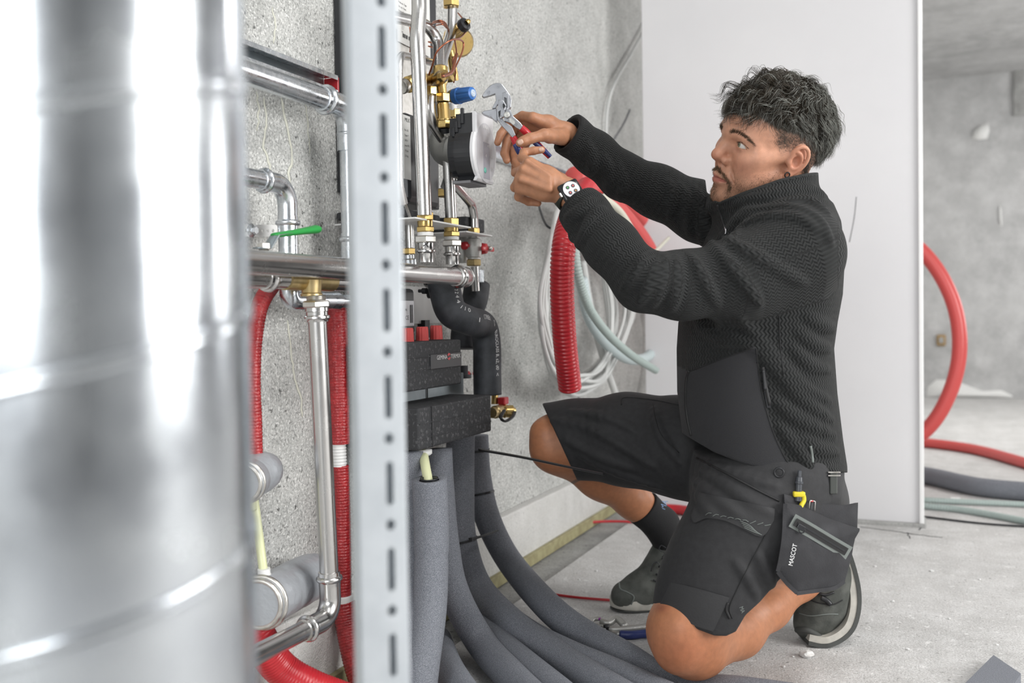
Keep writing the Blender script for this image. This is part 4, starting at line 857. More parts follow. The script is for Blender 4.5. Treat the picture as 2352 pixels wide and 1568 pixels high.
def cord(name, label_, pts, wpx, m, cat='cable', corrp=None, group=None, n=12):
    q = spline(pts, n); r = rpx(q[len(q) // 2], wpx / 2)
    if corrp: V, F = corr(q, r, corrp[0], corrp[1], 16, True)
    else: V, F = sweep(q, r, 12)
    o = obj(name, mesh(name, V, F), M[m]); tag(o, label_, cat, group); return o
cord('ivory_cable', 'ivory cable arching over the red coil to the right', [PW(1340, 470, .31), PW(1372, 452, .31), PW(1420, 482, .31), PW(1456, 540, .31), PW(1486, 610, .30), PW(1500, 700, .28)], 17, 'cable_warm')
cord('ivory_cable', 'thin ivory cable on the inner side of the red coil turn', [PW(1360, 500, .28), PW(1398, 540, .28), PW(1440, 590, .27), PW(1470, 650, .26)], 13, 'cable_warm')
cord('pale_blue_hose', 'pale blue-grey hose following the outer edge of the red coil', [PW(1400, 440, .10), PW(1470, 500, .10), PW(1530, 580, .11), PW(1580, 680, .12)], 26, 'flexlight')
cord('cable_end', 'stiff pale cable end sticking up between the arms', [PW(1486, 594, .33), PW(1510, 572, .33), PW(1536, 546, .33)], 8, 'cable_warm')
# cable coil: loops tied together at the top
cc = empty('cable_coil', PW(1330, 900, .12), 'coil of thin pale grey cable hanging on the wall behind the red conduit', 'cable coil')
rs = np.random.RandomState(5)
for i in range(17):
    u = rs.rand(); v = rs.rand(); w = rs.rand(); o_ = .08 + .12 * rs.rand(); wr = 1395 + 60 * w
    pts = [PW(1283 + 6 * u, 470, o_), PW(1262 + 8 * v, 560, o_ + .02), PW(1240 + 18 * u, 680, o_ + .03), PW(1244 + 22 * v, 780, o_ + .03), PW(1275 + 20 * w, 850 + 30 * u, o_ + .02), PW(1330 + 10 * v, 862 + 45 * u, o_), PW(1385 + 20 * u, 810 + 60 * v, o_), PW(wr, 730, o_), PW(wr - 10, 640, o_), PW(1370 + 20 * u, 540, o_), PW(1310 + 6 * u, 470, o_)]
    q = spline(pts, 8, True); V, F = sweep(q, rpx(q[0], 5.0), 8, closed=True); obj('cable_loop', mesh('l', V, F), M['cable'], cc)
q = spline([PW(1278, 430, .12), PW(1290, 500, .17), PW(1287, 523, .20), PW(1258, 520, .18), PW(1240, 480, .12), PW(1233, 440, .06)], 8); V, F = sweep(q, rpx(q[0], 2.6), 7); obj('black_tie_wire', mesh('w', V, F), M['black'], cc)
cord('flexible_conduit', 'grey-green ribbed conduit hanging with its cut end at right', [PW(1318, 540, .27), PW(1326, 620, .28), PW(1350, 700, .28), PW(1395, 765, .28), PW(1450, 815, .28), PW(1506, 850, .28)], 21, 'flexgrey', 'conduit', (.0085, .0018))
cord('flexible_conduit', 'grey-green ribbed conduit looping under the cut one and back up at right', [PW(1335, 640, .20), PW(1355, 730, .20), PW(1400, 795, .20), PW(1450, 825, .19), PW(1492, 815, .17), PW(1512, 770, .15), PW(1505, 700, .13), PW(1490, 620, .11)], 24, 'flexlight', 'conduit', (.0095, .0012))
cord('white_tube', 'straight pale grey tube slanting down behind the hanging conduits', [PW(1338, 600, .16), PW(1355, 700, .16), PW(1385, 820, .16), PW(1428, 945, .16)], 17, 'cable', 'tube')
cord('white_tube', 'pale grey tube at the wall corner just left of the jacket', [PW(1508, 690, .06), PW(1516, 760, .06), PW(1512, 840, .06), PW(1494, 930, .06)], 13, 'cable', 'tube')
cord('black_wire', 'thin dark wire below the red conduit mouth', [PW(1322, 905, .05), PW(1340, 925, .05), PW(1360, 950, .05)], 5, 'inkgrey')
cord('hanging_cable', 'long grey cable hanging from above against the concrete wall', [PW(1520, -60, .03), PW(1492, 40, .02), PW(1452, 120, .02), PW(1410, 195, .02), PW(1394, 260, .02), PW(1394, 330, .02), PW(1402, 352, .02)], 7, 'cable')
cord('wire_end', 'short dark wire end slanting up beside the hanging cable', [PW(1447, 252, .05), PW(1432, 285, .04), PW(1404, 330, .02)], 5, 'inkgrey')
# slotted rail behind the hands
ra, rb = PW(1120, 330, .03), PW(1345, 428, .03); yv = (ra[1], rb[1]); zr = (ra[2] + rb[2]) / 2
rl = empty('wall_rail', rb, 'short galvanised rail on the wall behind the hands', 'rail')
V, F = box((WX + .004, sum(yv) / 2, zr), .003, yv[1] - yv[0], .034, None, .0008); obj('rail_web', mesh('w', V, F), M['galv'], rl, False)
for sg in (-1, 1):
    V, F = box((WX + .016, sum(yv) / 2, zr + sg * .0175), .026, yv[1] - yv[0], .0026, None, .0006); obj('rail_flange', mesh('w', V, F), M['galv'], rl, False)
for i in range(4):
    V, F = lathe((WX + .0045, yv[0] + .08 + i * .10, zr), XA, [(0, .008), (.0022, .0075)], 14); obj('rail_slot', mesh('s', V, F), M['ink'], rl)
# ================================================================== floor: red wire, cutter, pipes at right
def fcord(name, label_, pts, h, wpx, m, cat, corrp=None, sides=16):
    c0 = PF(*pts[len(pts) // 2], h); r = rpx(c0, wpx / 2); q = spline([PF(x, y, r + .001 + (h if h else 0)) for x, y in pts], 12)
    V, F = corr(q, r, corrp[0], corrp[1], sides, True) if corrp else sweep(q, r, sides)
    o = obj(name, mesh(name, V, F), M[m]); tag(o, label_, cat); return o
fcord('red_wire', 'thin red wire on the floor leading to the toe of the far shoe', [(1230, 1355), (1270, 1364), (1330, 1372), (1405, 1378)], 0, 6, 'red', 'wire')
fcord('red_wire', 'thin red wire along the floor joint behind the raised leg', [(1340, 1200), (1400, 1197), (1470, 1199), (1540, 1204)], 0, 6, 'red', 'wire')
fcord('red_tube_end', 'piece of red tube on the floor behind the sock', [(1500, 1168), (1560, 1170), (1640, 1185)], 0, 22, 'red', 'tube')
fcord('red_floor_pipe', 'pale red pipe lying on the floor beyond the partition', [(2040, 1012), (2130, 1017), (2240, 1032), (2352, 1062), (2480, 1100)], 0, 22, 'redlight', 'pipe')
fcord('grey_floor_pipe', 'thick grey foam pipe on the floor beyond the partition', [(2040, 1084), (2130, 1092), (2240, 1116), (2352, 1128), (2500, 1140)], 0, 40, 'foam', 'pipe')
fcord('ribbed_floor_conduit', 'grey-green ribbed conduit on the floor, nearer the far wall of the two', [(2040, 1143), (2130, 1148), (2240, 1153), (2352, 1158), (2500, 1166)], 0, 13, 'flexgrey', 'conduit', (.010, .0012))
fcord('ribbed_floor_conduit', 'grey-green ribbed conduit on the floor, nearer the camera of the two', [(2040, 1154), (2130, 1162), (2220, 1172), (2352, 1196), (2480, 1226)], 0, 15, 'flexgrey', 'conduit', (.010, .0012))
fcord('black_floor_cable', 'thin black cable on the floor at the partition edge', [(2060, 1180), (2130, 1187), (2240, 1200), (2352, 1208), (2500, 1214)], 0, 5, 'black', 'cable')
c = PF(2194, 1148, .012); V, F = box(c, .035, .022, .018, None, .003); o = obj('clip_band', mesh('c', V, F), M['white'], None, False); tag(o, 'small white clip on the upper ribbed floor conduit', 'clip')
# big red loop behind the partition
lc = PY(2126, 780, 4.25); q = []; k = Zof(lc) / FPX
Q = spline([PY(2020, 1045, 4.25), PY(2122, 992, 4.25), PY(2180, 905, 4.25), PY(2204, 800, 4.25), PY(2188, 690, 4.25), PY(2130, 590, 4.25), PY(2040, 520, 4.25), PY(1950, 500, 4.25)], 12)
V, F = sweep(Q, 16.5 * k, 24); o = obj('red_hose_loop', mesh('r', V, F), M['redlight']); tag(o, 'big red hose loop sticking out behind the white partition', 'hose')
V, F = sweep(spline([PY(2040, 520, 4.25) , PY(1950, 500, 4.25), PY(1860, 560, 4.30), PY(1830, 760, 4.30), PY(1880, 960, 4.30), PY(2020, 1045, 4.25)], 12), 16.5 * k, 20); obj('hose_turn', mesh('r', V, F), M['redlight'], o)
# pliers on the floor behind the knee
fp = PF(1420, 1440, 0); kk = Zof(fp) / FPX
ct = empty('floor_pliers', fp, 'grey pliers with dark blue handles lying on the floor behind the knee', 'pliers')
def flat_poly(name, pts, h0, h1, m, parent):
    q = [PF(x, y, h0) for x, y in pts]; n = len(q); c = np.mean(q, 0); V = q + [c + (p - c) * 1.0 + Zx * (h1 - h0) * .7 for p in q] + [c + (p - c) * .8 + Zx * (h1 - h0) for p in q]
    return obj(name, mesh(name, V, [tuple(range(n - 1, -1, -1)), tuple(range(2 * n, 3 * n))] + [(l * n + i, l * n + (i + 1) % n, (l + 1) * n + (i + 1) % n, (l + 1) * n + i) for l in range(2) for i in range(n)]), M[m], parent, False)
q = spline([PF(1390, 1448, .012), PF(1368, 1440, .014), PF(1356, 1431, .016), PF(1362, 1422, .018), PF(1382, 1420, .018)], 6); V, F = sweep(q, .0052, 8, flat=((0, 0, 1), 1.3)); obj('jaw', mesh('j', V, F), M['cast'], ct)
q = spline([PF(1380, 1426, .018), PF(1398, 1430, .016), PF(1412, 1421, .016), PF(1422, 1424, .016), PF(1436, 1438, .015)], 6); V, F = sweep(q, .0075, 8, flat=((0, 0, 1), 1.2)); obj('jaw', mesh('j', V, F), M['cast'], ct)
q = spline([PF(1382, 1441, .012), PF(1410, 1446, .012), PF(1440, 1444, .012), PF(1470, 1441, .012), PF(1510, 1437, .012)], 6); V, F = sweep(q, .0075, 8, flat=((0, 0, 1), .9)); obj('handle', mesh('j', V, F), M['cast'], ct)
V, F = lathe(PF(1393, 1447, .010), Zx, [(0, .007), (.012, .007), (.014, .004)], 14); obj('pivot', mesh('p', V, F), M['black'], ct)
q = spline([PF(1424, 1457, .010), PF(1450, 1458, .010), PF(1480, 1455, .010), (PF(1510, 1453, .010))], 6); V, F = sweep(q, .0095, 10); obj('grip', mesh('g', V, F), M['navy'], ct)
q = spline([PF(1402, 1452, .010), PF(1424, 1457, .010)], 4); V, F = sweep(q, .006, 8); obj('handle', mesh('j', V, F), M['cast'], ct)
V, F = box(PF(1378, 1421, .022), .006, .006, .005, None, .001); obj('purple_mark', mesh('p', V, F), mat('purple_mark', (.35, .05, .40), .4), ct, False)
# crumbs of plaster and the dark slab at the lower right corner
def crumb(px, py, s, label_):
    bm = bmesh.new(); bmesh.ops.create_icosphere(bm, subdivisions=2, radius=1.0); r = np.random.RandomState(int(px)); c = PF(px, py, s * .42)
    for v in bm.verts: v.co *= 1 + .5 * (r.rand() - .5); v.co.z *= .55
    V = [c + np.array(v.co[:]) * s for v in bm.verts]; bm.verts.ensure_lookup_table(); F = [[v.index for v in f.verts] for f in bm.faces]; bm.free(); o = obj('plaster_crumb', mesh('c', V, F), M['patch'], None, False); tag(o, label_, 'crumb', 'plaster crumbs on the floor'); return o
crumb(1852, 1502, .014, 'largest plaster crumb on the floor in front of the boot toe'); 
rs = np.random.RandomState(9)
for px_, py_, t_ in ((1822, 1507, 'tiny plaster crumb just left of the largest crumb'), (1700, 1500, 'tiny plaster crumb on the floor close behind the kneeling calf'), (2050, 1380, 'tiny plaster crumb on the open floor right of the boot sole'), (2180, 1420, 'tiny plaster crumb on the open floor midway to the right edge'),
        (2250, 1330, 'tiny plaster crumb on the floor below the black floor cable'), (2085, 1490, 'tiny plaster crumb low on the floor, between boot and dark offcut'), (1370, 1310, 'tiny plaster crumb on the floor left of the far shoe toe, the nearer to it'), (1330, 1330, 'tiny plaster crumb beside the red wire, left of the far shoe'),
        (2290, 1480, 'tiny plaster crumb above the dark corner offcut'), (2010, 1300, 'tiny plaster crumb right of the belt pouch, by the boot heel'), (1800, 1530, 'tiny plaster crumb nearest the bottom of the frame, under the largest crumb'), (2140, 1310, 'tiny plaster crumb below the foot of the white partition')): crumb(px_, py_, rs.uniform(.003, .0065), t_)
a, b, c, d = PF(2170, 1640, .0), PF(2282, 1526, .0), PF(2345, 1570, .0), PF(2260, 1700, 0); V = [a, b, c, d] + [p + Zx * .02 for p in (a, b, c, d)]
o = obj('foam_offcut', mesh('f', V, [(3, 2, 1, 0), (4, 5, 6, 7), (0, 1, 5, 4), (1, 2, 6, 5), (2, 3, 7, 6), (3, 0, 4, 7)]), M['foam'], None, False); tag(o, 'dark grey flat offcut lying at the bottom right corner', 'offcut')
# ================================================================== implicit surfaces for the figure (camera-aligned metres: x right, y up, z away)
def C3(px, py, Z): return np.array([(px - CX) / FPX * Z, -(py - CY) / FPX * Z, Z])
def to_world(q): q = np.asarray(q, float); return CAMLOC + q[..., 0:1] * CR + q[..., 1:2] * CU + q[..., 2:3] * CF
def dir_world(d): return d[0] * CR + d[1] * CU + d[2] * CF
class Field:
    def __init__(s): s.pr = []
    def add(s, f, lo, hi, k=0.0, op='u'): s.pr.append((f, np.asarray(lo, float), np.asarray(hi, float), k, op)); return s
    def ev(s, p, lo=None, hi=None):
        d = np.full(len(p), 0.2, np.float32)
        if lo is None: lo, hi = p.min(0), p.max(0)
        for f, a, b, k, op in s.pr:
            mg = k + 0.02
            if np.any(a - mg > hi) or np.any(b + mg < lo): continue
            e = f(p).astype(np.float32)
            if op == 'u':
                if k > 0: h = np.clip(.5 + .5 * (d - e) / k, 0, 1); d = d * (1 - h) + e * h - k * h * (1 - h)
                else: d = np.minimum(d, e)
            elif op == 's':
                if k > 0: h = np.clip(.5 - .5 * (d + e) / k, 0, 1); d = d * (1 - h) - e * h + k * h * (1 - h)
                else: d = np.maximum(d, -e)
            elif op == 'i':
                d = np.maximum(d, e)
            elif op == 'disp': d = d + e
        return d
    def bounds(s):
        lo = np.min([a for f, a, b, k, op in s.pr if op == 'u'], 0); hi = np.max([b for f, a, b, k, op in s.pr if op == 'u'], 0); return lo - .02, hi + .02
    # --- primitives
    def limb(s, pts, k=0.01, op='u', flat=None):
        """chain of tapered capsules; pts: (point, radius)"""
        for (a, ra), (b, rb) in zip(pts[:-1], pts[1:]):
            a, b = np.asarray(a, float), np.asarray(b, float); ab = b - a; L2 = float(ab @ ab) + 1e-12
            def f(p, a=a, ab=ab, L2=L2, ra=ra, rb=rb):
                v = p - a; t = np.clip(v @ ab / L2, 0, 1); w = v - t[:, None] * ab
                if flat is not None: w = w + np.outer(w @ flat[0], flat[0]) * (1 / flat[1] - 1)
                return np.sqrt((w * w).sum(1)) - (ra + (rb - ra) * t)
            m = max(ra, rb); s.add(f, np.minimum(a, b) - m, np.maximum(a, b) + m, k, op)
        return s
    def ell(s, c, r, k=0.01, op='u', R=None):
        c = np.asarray(c, float); r = np.asarray(r, float); RT = None if R is None else np.asarray(R)
        def f(p):
            v = p - c
            if RT is not None: v = v @ RT
            k0 = np.sqrt(((v / r) ** 2).sum(1)); k1 = np.sqrt(((v / r ** 2) ** 2).sum(1)) + 1e-9
            return np.where(k0 < 1e-4, -r.min(), k0 * (k0 - 1) / k1)
        m = r.max() if R is not None else r; s.add(f, c - m, c + m, k, op); return s
    def loft(s, secs, k=0.01, op='u', pw=2.0):
        """stack of horizontal superellipse sections (y, xc, zc, a, b), y descending or ascending"""
        S = np.array(sorted(secs)); Y, Xc, Zc, A, B = S.T
        def f(p):
            y = np.clip(p[:, 1], Y[0], Y[-1]); xc, zc, a, b = (np.interp(y, Y, q) for q in (Xc, Zc, A, B))
            u, w = np.abs(p[:, 0] - xc) / a, np.abs(p[:, 2] - zc) / b; r_ = (u ** pw + w ** pw) ** (1 / pw); d = (r_ - 1) * np.minimum(a, b)
            dy = np.maximum(p[:, 1] - Y[-1], Y[0] - p[:, 1])
            return np.where(dy > 0, np.sqrt(np.maximum(d, 0) ** 2 + dy ** 2), np.maximum(d, dy))
        s.add(f, [(Xc - A).min(), Y[0], (Zc - B).min()], [(Xc + A).max(), Y[-1], (Zc + B).max()], k, op); return s
    def sub(s, other_pts, k=0.004, flat=None): return s.limb(other_pts, k, 's', flat)
    def mesh(s, h, blk=28):
        """surface nets on sparse blocks"""
        lo, hi = s.bounds(); n = np.ceil((hi - lo) / (h * blk)).astype(int); D = n * blk + 2
        VK, VP, QA = [], [], []
        off = np.array([[i, j, k] for i in (0, 1) for j in (0, 1) for k in (0, 1)])
        g = np.stack(np.meshgrid(*[np.arange(blk + 1)] * 3, indexing='ij'), -1).reshape(-1, 3)
        key = lambda c: (c[:, 0].astype(np.int64) * D[1] + c[:, 1]) * D[2] + c[:, 2]
        B3 = blk * h; cs = np.stack(np.meshgrid(*[np.arange(q) for q in n], indexing='ij'), -1).reshape(-1, 3)
        for c in cs:
            o = lo + c * B3; cen = o + B3 / 2
            d0 = s.ev(cen[None], o, o + B3)[0]
            if abs(d0) > B3 * 1.1 and (d0 > 0 or d0 < -B3 * 1.1): continue
            # quick coarse test
            p = o + g * h; d = s.ev(p, o - h, o + B3 + h).reshape((blk + 1,) * 3)
            if d.min() > 0 or d.max() < 0: continue
            sg = d < 0
            c8 = np.stack([d[i:i + blk, j:j + blk, k:k + blk] for i, j, k in off], -1); ins = c8 < 0; act = ins.any(-1) & ~ins.all(-1)
            ai = np.argwhere(act)
            if len(ai) == 0: continue
            dv = c8[act]; acc = np.zeros((len(ai), 3)); cnt = np.zeros(len(ai))
            for e0 in range(8):
                for ax in range(3):
                    if off[e0, ax] == 0:
                        e1 = e0 + (4, 2, 1)[ax]; a_, b_ = dv[:, e0], dv[:, e1]; m = (a_ < 0) != (b_ < 0); t = np.where(m, a_ / np.where(m, a_ - b_, 1), 0)
                        q = np.repeat(off[e0][None].astype(float), len(ai), 0); q[:, ax] += t; acc += q * m[:, None]; cnt += m
            gi = ai + c * blk; VK.append(key(gi + 1)); VP.append(lo + (gi + acc / cnt[:, None]) * h)
            for ax in range(3):                      # edges owned by this block (start node inside the block)
                s0 = sg[:blk, :blk, :blk]; sl = [slice(0, blk)] * 3; sl[ax] = slice(1, blk + 1); s1 = sg[tuple(sl)]; ch = np.argwhere(s0 != s1)
                if len(ch) == 0: continue
                fl = s0[tuple(ch.T)]; gg = ch + c * blk + 1; u, v = [(1, 2), (2, 0), (0, 1)][ax]; du = np.zeros(3, int); du[u] = 1; dv2 = np.zeros(3, int); dv2[v] = 1
                q = np.stack([key(gg - du - dv2), key(gg - dv2), key(gg), key(gg - du)], 1); q[~fl] = q[~fl][:, ::-1]; QA.append(q)
        VK = np.concatenate(VK); VP = np.concatenate(VP); Q = np.concatenate(QA); od = np.argsort(VK); VK = VK[od]; VP = VP[od]
        ix = np.searchsorted(VK, Q); ix = np.clip(ix, 0, len(VK) - 1); ok = (VK[ix] == Q).all(1); ix = ix[ok]
        return VP, ix
    def grad(s, p, e=.001):
        p = np.atleast_2d(p); g = np.stack([s.ev(p + d) - s.ev(p - d) for d in np.eye(3) * e], 1); return g / (np.linalg.norm(g, axis=1)[:, None] + 1e-9)
    def surf(s, V=None, Q=None, h=.006):
        """keeps a ray-castable copy of the surface"""
        from mathutils.bvhtree import BVHTree
        if V is None: V, Q = s.mesh(h)
        s.bvh = BVHTree.FromPolygons(V.tolist(), Q.tolist()); return s
    def hit(s, px, py):
        """first surface point along the line of sight of a pixel (used to place seams, pockets, print on the cloth)"""
        r = Vector(((px - CX) / FPX, -(py - CY) / FPX, 1.0)).normalized(); c = s.bvh.ray_cast(Vector((0, 0, 0)), r)[0]; return None if c is None else np.array(c[:])
def quads_obj(name, VP, Q, m, parent, attrs=None, smooth_it=0):
    me = bpy.data.meshes.new(name); n = len(VP); W = to_world(VP) if VP.shape[1] == 3 else VP
    me.vertices.add(n); me.vertices.foreach_set('co', np.ascontiguousarray(W, np.float32).ravel())
    me.loops.add(Q.size); me.loops.foreach_set('vertex_index', Q.astype(np.int32).ravel()); me.polygons.add(len(Q))
    me.polygons.foreach_set('loop_start', np.arange(0, Q.size, 4, dtype=np.int32)); me.update(calc_edges=True); me.validate()
    for k, a in (attrs or {}).items():
        if a.ndim == 1: at = me.attributes.new(k, 'FLOAT', 'POINT'); at.data.foreach_set('value', a.astype(np.float32))
        else: at = me.attributes.new(k, 'FLOAT_COLOR', 'POINT'); at.data.foreach_set('color', np.c_[a, np.ones(len(a))].astype(np.float32).ravel())
    return obj(name, me, m, parent)
def relax(VP, Q, it=1, w=.5):
    n = len(VP); E = np.concatenate([Q[:, [0, 1]], Q[:, [1, 2]], Q[:, [2, 3]], Q[:, [3, 0]]])
    for _ in range(it):
        acc = np.zeros_like(VP); cnt = np.zeros(n)
        for k in range(3): acc[:, k] = np.bincount(E[:, 0], VP[E[:, 1], k], n) + np.bincount(E[:, 1], VP[E[:, 0], k], n)
        cnt = np.bincount(E[:, 0], minlength=n) + np.bincount(E[:, 1], minlength=n); VP = VP * (1 - w) + w * acc / np.maximum(cnt, 1)[:, None]
    return VP
def pix(VP): return CX + FPX * VP[:, 0] / VP[:, 2], CY - FPX * VP[:, 1] / VP[:, 2]
def attr_mat(name, rough, nscale=0, bump=0.0, bdist=.001, bscale=300, sss=0.0, coat=0.0, spec=.5, knit=False, sheen=0.0, mottle=0.0):
    """material whose colour is the mesh attribute 'col'; knit adds a zig-zag relief from attributes ku, kv"""
    m = bpy.data.materials.new(name); m.use_nodes = True; nt = m.node_tree; N = nt.nodes; L_ = nt.links; b = N['Principled BSDF']; b.inputs['Roughness'].default_value = rough; b.inputs['Specular IOR Level'].default_value = spec
    if sheen: b.inputs['Sheen Weight'].default_value = sheen
    at = N.new('ShaderNodeAttribute'); at.attribute_name = 'col'; col = at.outputs['Color']
    if sss: b.inputs['Subsurface Weight'].default_value = sss; b.inputs['Subsurface Radius'].default_value = (1, .4, .25); b.inputs['Subsurface Scale'].default_value = .006
    g = N.new('ShaderNodeNewGeometry')
    def math_(op, a, bb=None):
        x = N.new('ShaderNodeMath'); x.operation = op
        for i, q in enumerate((a, bb)):
            if q is None: continue
            if isinstance(q, (int, float)): x.inputs[i].default_value = q
            else: L_.new(q, x.inputs[i])
        return x.outputs[0]
    if mottle:
        n = N.new('ShaderNodeTexNoise'); n.inputs['Scale'].default_value = 90; n.inputs['Detail'].default_value = 5; L_.new(g.outputs['Position'], n.inputs['Vector'])
        mx = N.new('ShaderNodeMix'); mx.data_type = 'RGBA'; mx.blend_type = 'MULTIPLY'; mx.inputs[0].default_value = 1.0; L_.new(col, mx.inputs[6])
        mr = N.new('ShaderNodeMapRange'); mr.inputs[1].default_value = .3; mr.inputs[2].default_value = .7; mr.inputs[3].default_value = 1 - mottle; mr.inputs[4].default_value = 1 + mottle; L_.new(n.outputs[0], mr.inputs[0])
        cb = N.new('ShaderNodeCombineColor'); [L_.new(mr.outputs[0], cb.inputs[i]) for i in range(3)]; L_.new(cb.outputs[0], mx.inputs[7]); col = mx.outputs[2]
    hgt = None
    if knit:
        ku = N.new('ShaderNodeAttribute'); ku.attribute_name = 'ku'; kv = N.new('ShaderNodeAttribute'); kv.attribute_name = 'kv'; ka = N.new('ShaderNodeAttribute'); ka.attribute_name = 'kn'
        tri = math_('PINGPONG', math_('MULTIPLY', ku.outputs['Fac'], 1 / .0062), 1.0)          # zig-zag along u
        ph = math_('ADD', math_('MULTIPLY', kv.outputs['Fac'], 1 / .0066), math_('MULTIPLY', tri, .62))
        si = math_('SINE', math_('MULTIPLY', ph, 2 * math.pi)); hgt = math_('MULTIPLY', math_('POWER', math_('ADD', math_('MULTIPLY', si, .5), .5), .7), ka.outputs['Fac'])
        mx = N.new('ShaderNodeMix'); mx.data_type = 'RGBA'; mx.blend_type = 'MULTIPLY'; L_.new(math_('MULTIPLY', ka.outputs['Fac'], math_('SUBTRACT', 1.0, hgt)), mx.inputs[0]); L_.new(col, mx.inputs[6]); mx.inputs[7].default_value = (.62, .62, .62, 1); col = mx.outputs[2]
    L_.new(col, b.inputs['Base Color'])
    nz = None
    if bump:
        n = N.new('ShaderNodeTexNoise'); n.inputs['Scale'].default_value = bscale; n.inputs['Detail'].default_value = 3; L_.new(g.outputs['Position'], n.inputs['Vector']); nz = n.outputs[0]
    if hgt is not None or nz is not None:
        bp = N.new('ShaderNodeBump'); bp.inputs['Strength'].default_value = 1.0 if hgt is not None else bump; bp.inputs['Distance'].default_value = bdist
        L_.new(math_('ADD', hgt, math_('MULTIPLY', nz, .3)) if (hgt is not None and nz is not None) else (hgt if hgt is not None else nz), bp.inputs['Height']); L_.new(bp.outputs[0], b.inputs['Normal'])
    return m
# ================================================================== the worker: continuous body
HR = np.array([[-0.95766449, 0.27347791, 0.08993635], [-0.04072941, -0.43796627, 0.89806829], [-0.28499093, -0.85638506, -0.43056334]])
HC = np.array([0.48977258, 0.36764285, 1.86])
def hd(x, y, z): return HC + HR @ np.array([x, y, z])               # head point (forward, left, up) -> camera frame
def HL(B, pts, k=.006, op='u'): B.limb([(hd(*p[:3]), p[3]) for p in pts], k, op)
def HE(B, c, r, k=.008, op='u', R=None): B.ell(hd(*c), r, k, op, HR if R is None else HR @ R)
def px_r(px, Z): return px * Z / FPX
def J(px, py, Z, rp): return (C3(px, py, Z), rp * Z / FPX)
B = Field()
# hidden trunk and limbs (inside the clothes)
B.limb([J(1785, 560, 1.92, 70), J(1755, 700, 1.92, 66), J(1750, 850, 1.92, 60), J(1755, 980, 1.92, 62), J(1765, 1090, 1.92, 80)], .05)
B.limb([J(1815, 570, 1.80, 48), J(1640, 630, 1.745, 36), J(1480, 648, 1.715, 30)], .03); B.limb([J(1480, 648, 1.715, 30), J(1395, 555, 1.745, 30), J(1322, 462, 1.80, 25), J(1300, 440, 1.815, 25)], .02)
B.limb([J(1720, 535, 2.05, 46), J(1530, 452, 2.06, 34), J(1430, 406, 2.03, 30)], .03); B.limb([J(1430, 406, 2.03, 30), J(1370, 358, 1.99, 28), J(1300, 308, 1.95, 23)], .02)
# near leg: thigh, kneeling knee, calf folded back, ankle
B.limb([J(1780, 1130, 1.87, 70), J(1690, 1270, 1.83, 70), J(1605, 1405, 1.82, 84)], .04)
B.limb([J(1572, 1448, 1.815, 88), J(1590, 1474, 1.83, 76)], .03); B.limb([J(1566, 1440, 1.775, 52), J(1584, 1488, 1.795, 52)], .03)
B.limb([J(1600, 1476, 1.845, 74), J(1690, 1444, 1.94, 60), J(1765, 1396, 2.02, 43), J(1840, 1335, 2.09, 36), J(1888, 1300, 2.12, 36)], .03)
# far leg: thigh, raised knee, shin, ankle
B.limb([J(1700, 1070, 2.07, 70), J(1480, 1022, 2.18, 66), J(1345, 1012, 2.25, 62), J(1305, 1012, 2.27, 64)], .04)
B.limb([J(1282, 1010, 2.27, 60), J(1276, 1030, 2.26, 52)], .03); B.limb([J(1252, 998, 2.24, 34), J(1256, 1030, 2.24, 34)], .03)
B.limb([J(1285, 1030, 2.27, 52), J(1380, 1092, 2.32, 50), J(1455, 1150, 2.37, 38), J(1525, 1215, 2.41, 30), J(1545, 1260, 2.42, 30)], .03)
B.ell(C3(1556, 1490, 1.775), (.036, .040, .030), .03)                # kneecap
B.ell(C3(1405, 1095, 2.34), (.052, .046, .05), .03)                 # calf muscle
# neck
nb_ = C3(1800, 520, 1.93); B.limb([(hd(-.030, 0, -.015), .056), (hd(-.018, 0, -.075), .057), (nb_, .066)], .03)
B.limb([(hd(.018, .036, -.085), .014), (C3(1745, 495, 1.86), .014)], .02)
# --- head (forward, left, up about the point between the ears)
HE(B, (-.014, 0, .043), (.104, .077, .088), .02)
HE(B, (.036, 0, .034), (.0615, .063, .062), .02)
HE(B, (.040, 0, -.030), (.050, .057, .062), .02)
HE(B, (.040, 0, -.062), (.047, .051, .046), .02)
for s in (-1, 1):
    HL(B, [(.004, s * .055, -.048, .020), (.045, s * .042, -.078, .020), (.076, s * .012, -.092, .019)], .024)
    HE(B, (.048, s * .041, -.036), (.034, .021, .034), .024)
    HE(B, (.061, s * .044, -.012), (.024, .020, .017), .022)
    HL(B, [(.055, s * .058, -.002, .010), (.000, s * .067, .004, .010)], .020)
    HL(B, [(.0905, s * .006, .0260, .0085), (.079, s * .032, .0280, .0092), (.061, s * .051, .0180, .0085)], .014)
    HE(B, (.100, s * .033, .0105), (.0185, .016, .0105), .010, 's')
    HE(B, (.0725, s * .032, .0130), (.0150, .0165, .0135), .006)
    HE(B, (.0735, s * .0322, .0130), (.0130, .0130, .0130), .0, 'u')
HE(B, (.080, 0, -.0925), (.0205, .021, .019), .014)
HL(B, [(.0885, 0, .014, .0080), (.0985, 0, -.0015, .0088), (.1085, 0, -.0125, .0096)], .012)
HE(B, (.1065, 0, -.0155), (.0122, .0115, .0098), .007)
for s in (-1, 1): HE(B, (.0925, s * .0132, -.0235), (.0115, .0072, .0078), .006)
HL(B, [(.104, 0, -.0235, .0052), (.0985, 0, -.0325, .0060)], .006)
for s in (-1, 1): HE(B, (.1000, s * .0070, -.0315), (.0060, .0036, .0046), .0015, 's')
HE(B, (.072, 0, -.058), (.0315, .030, .026), .012)
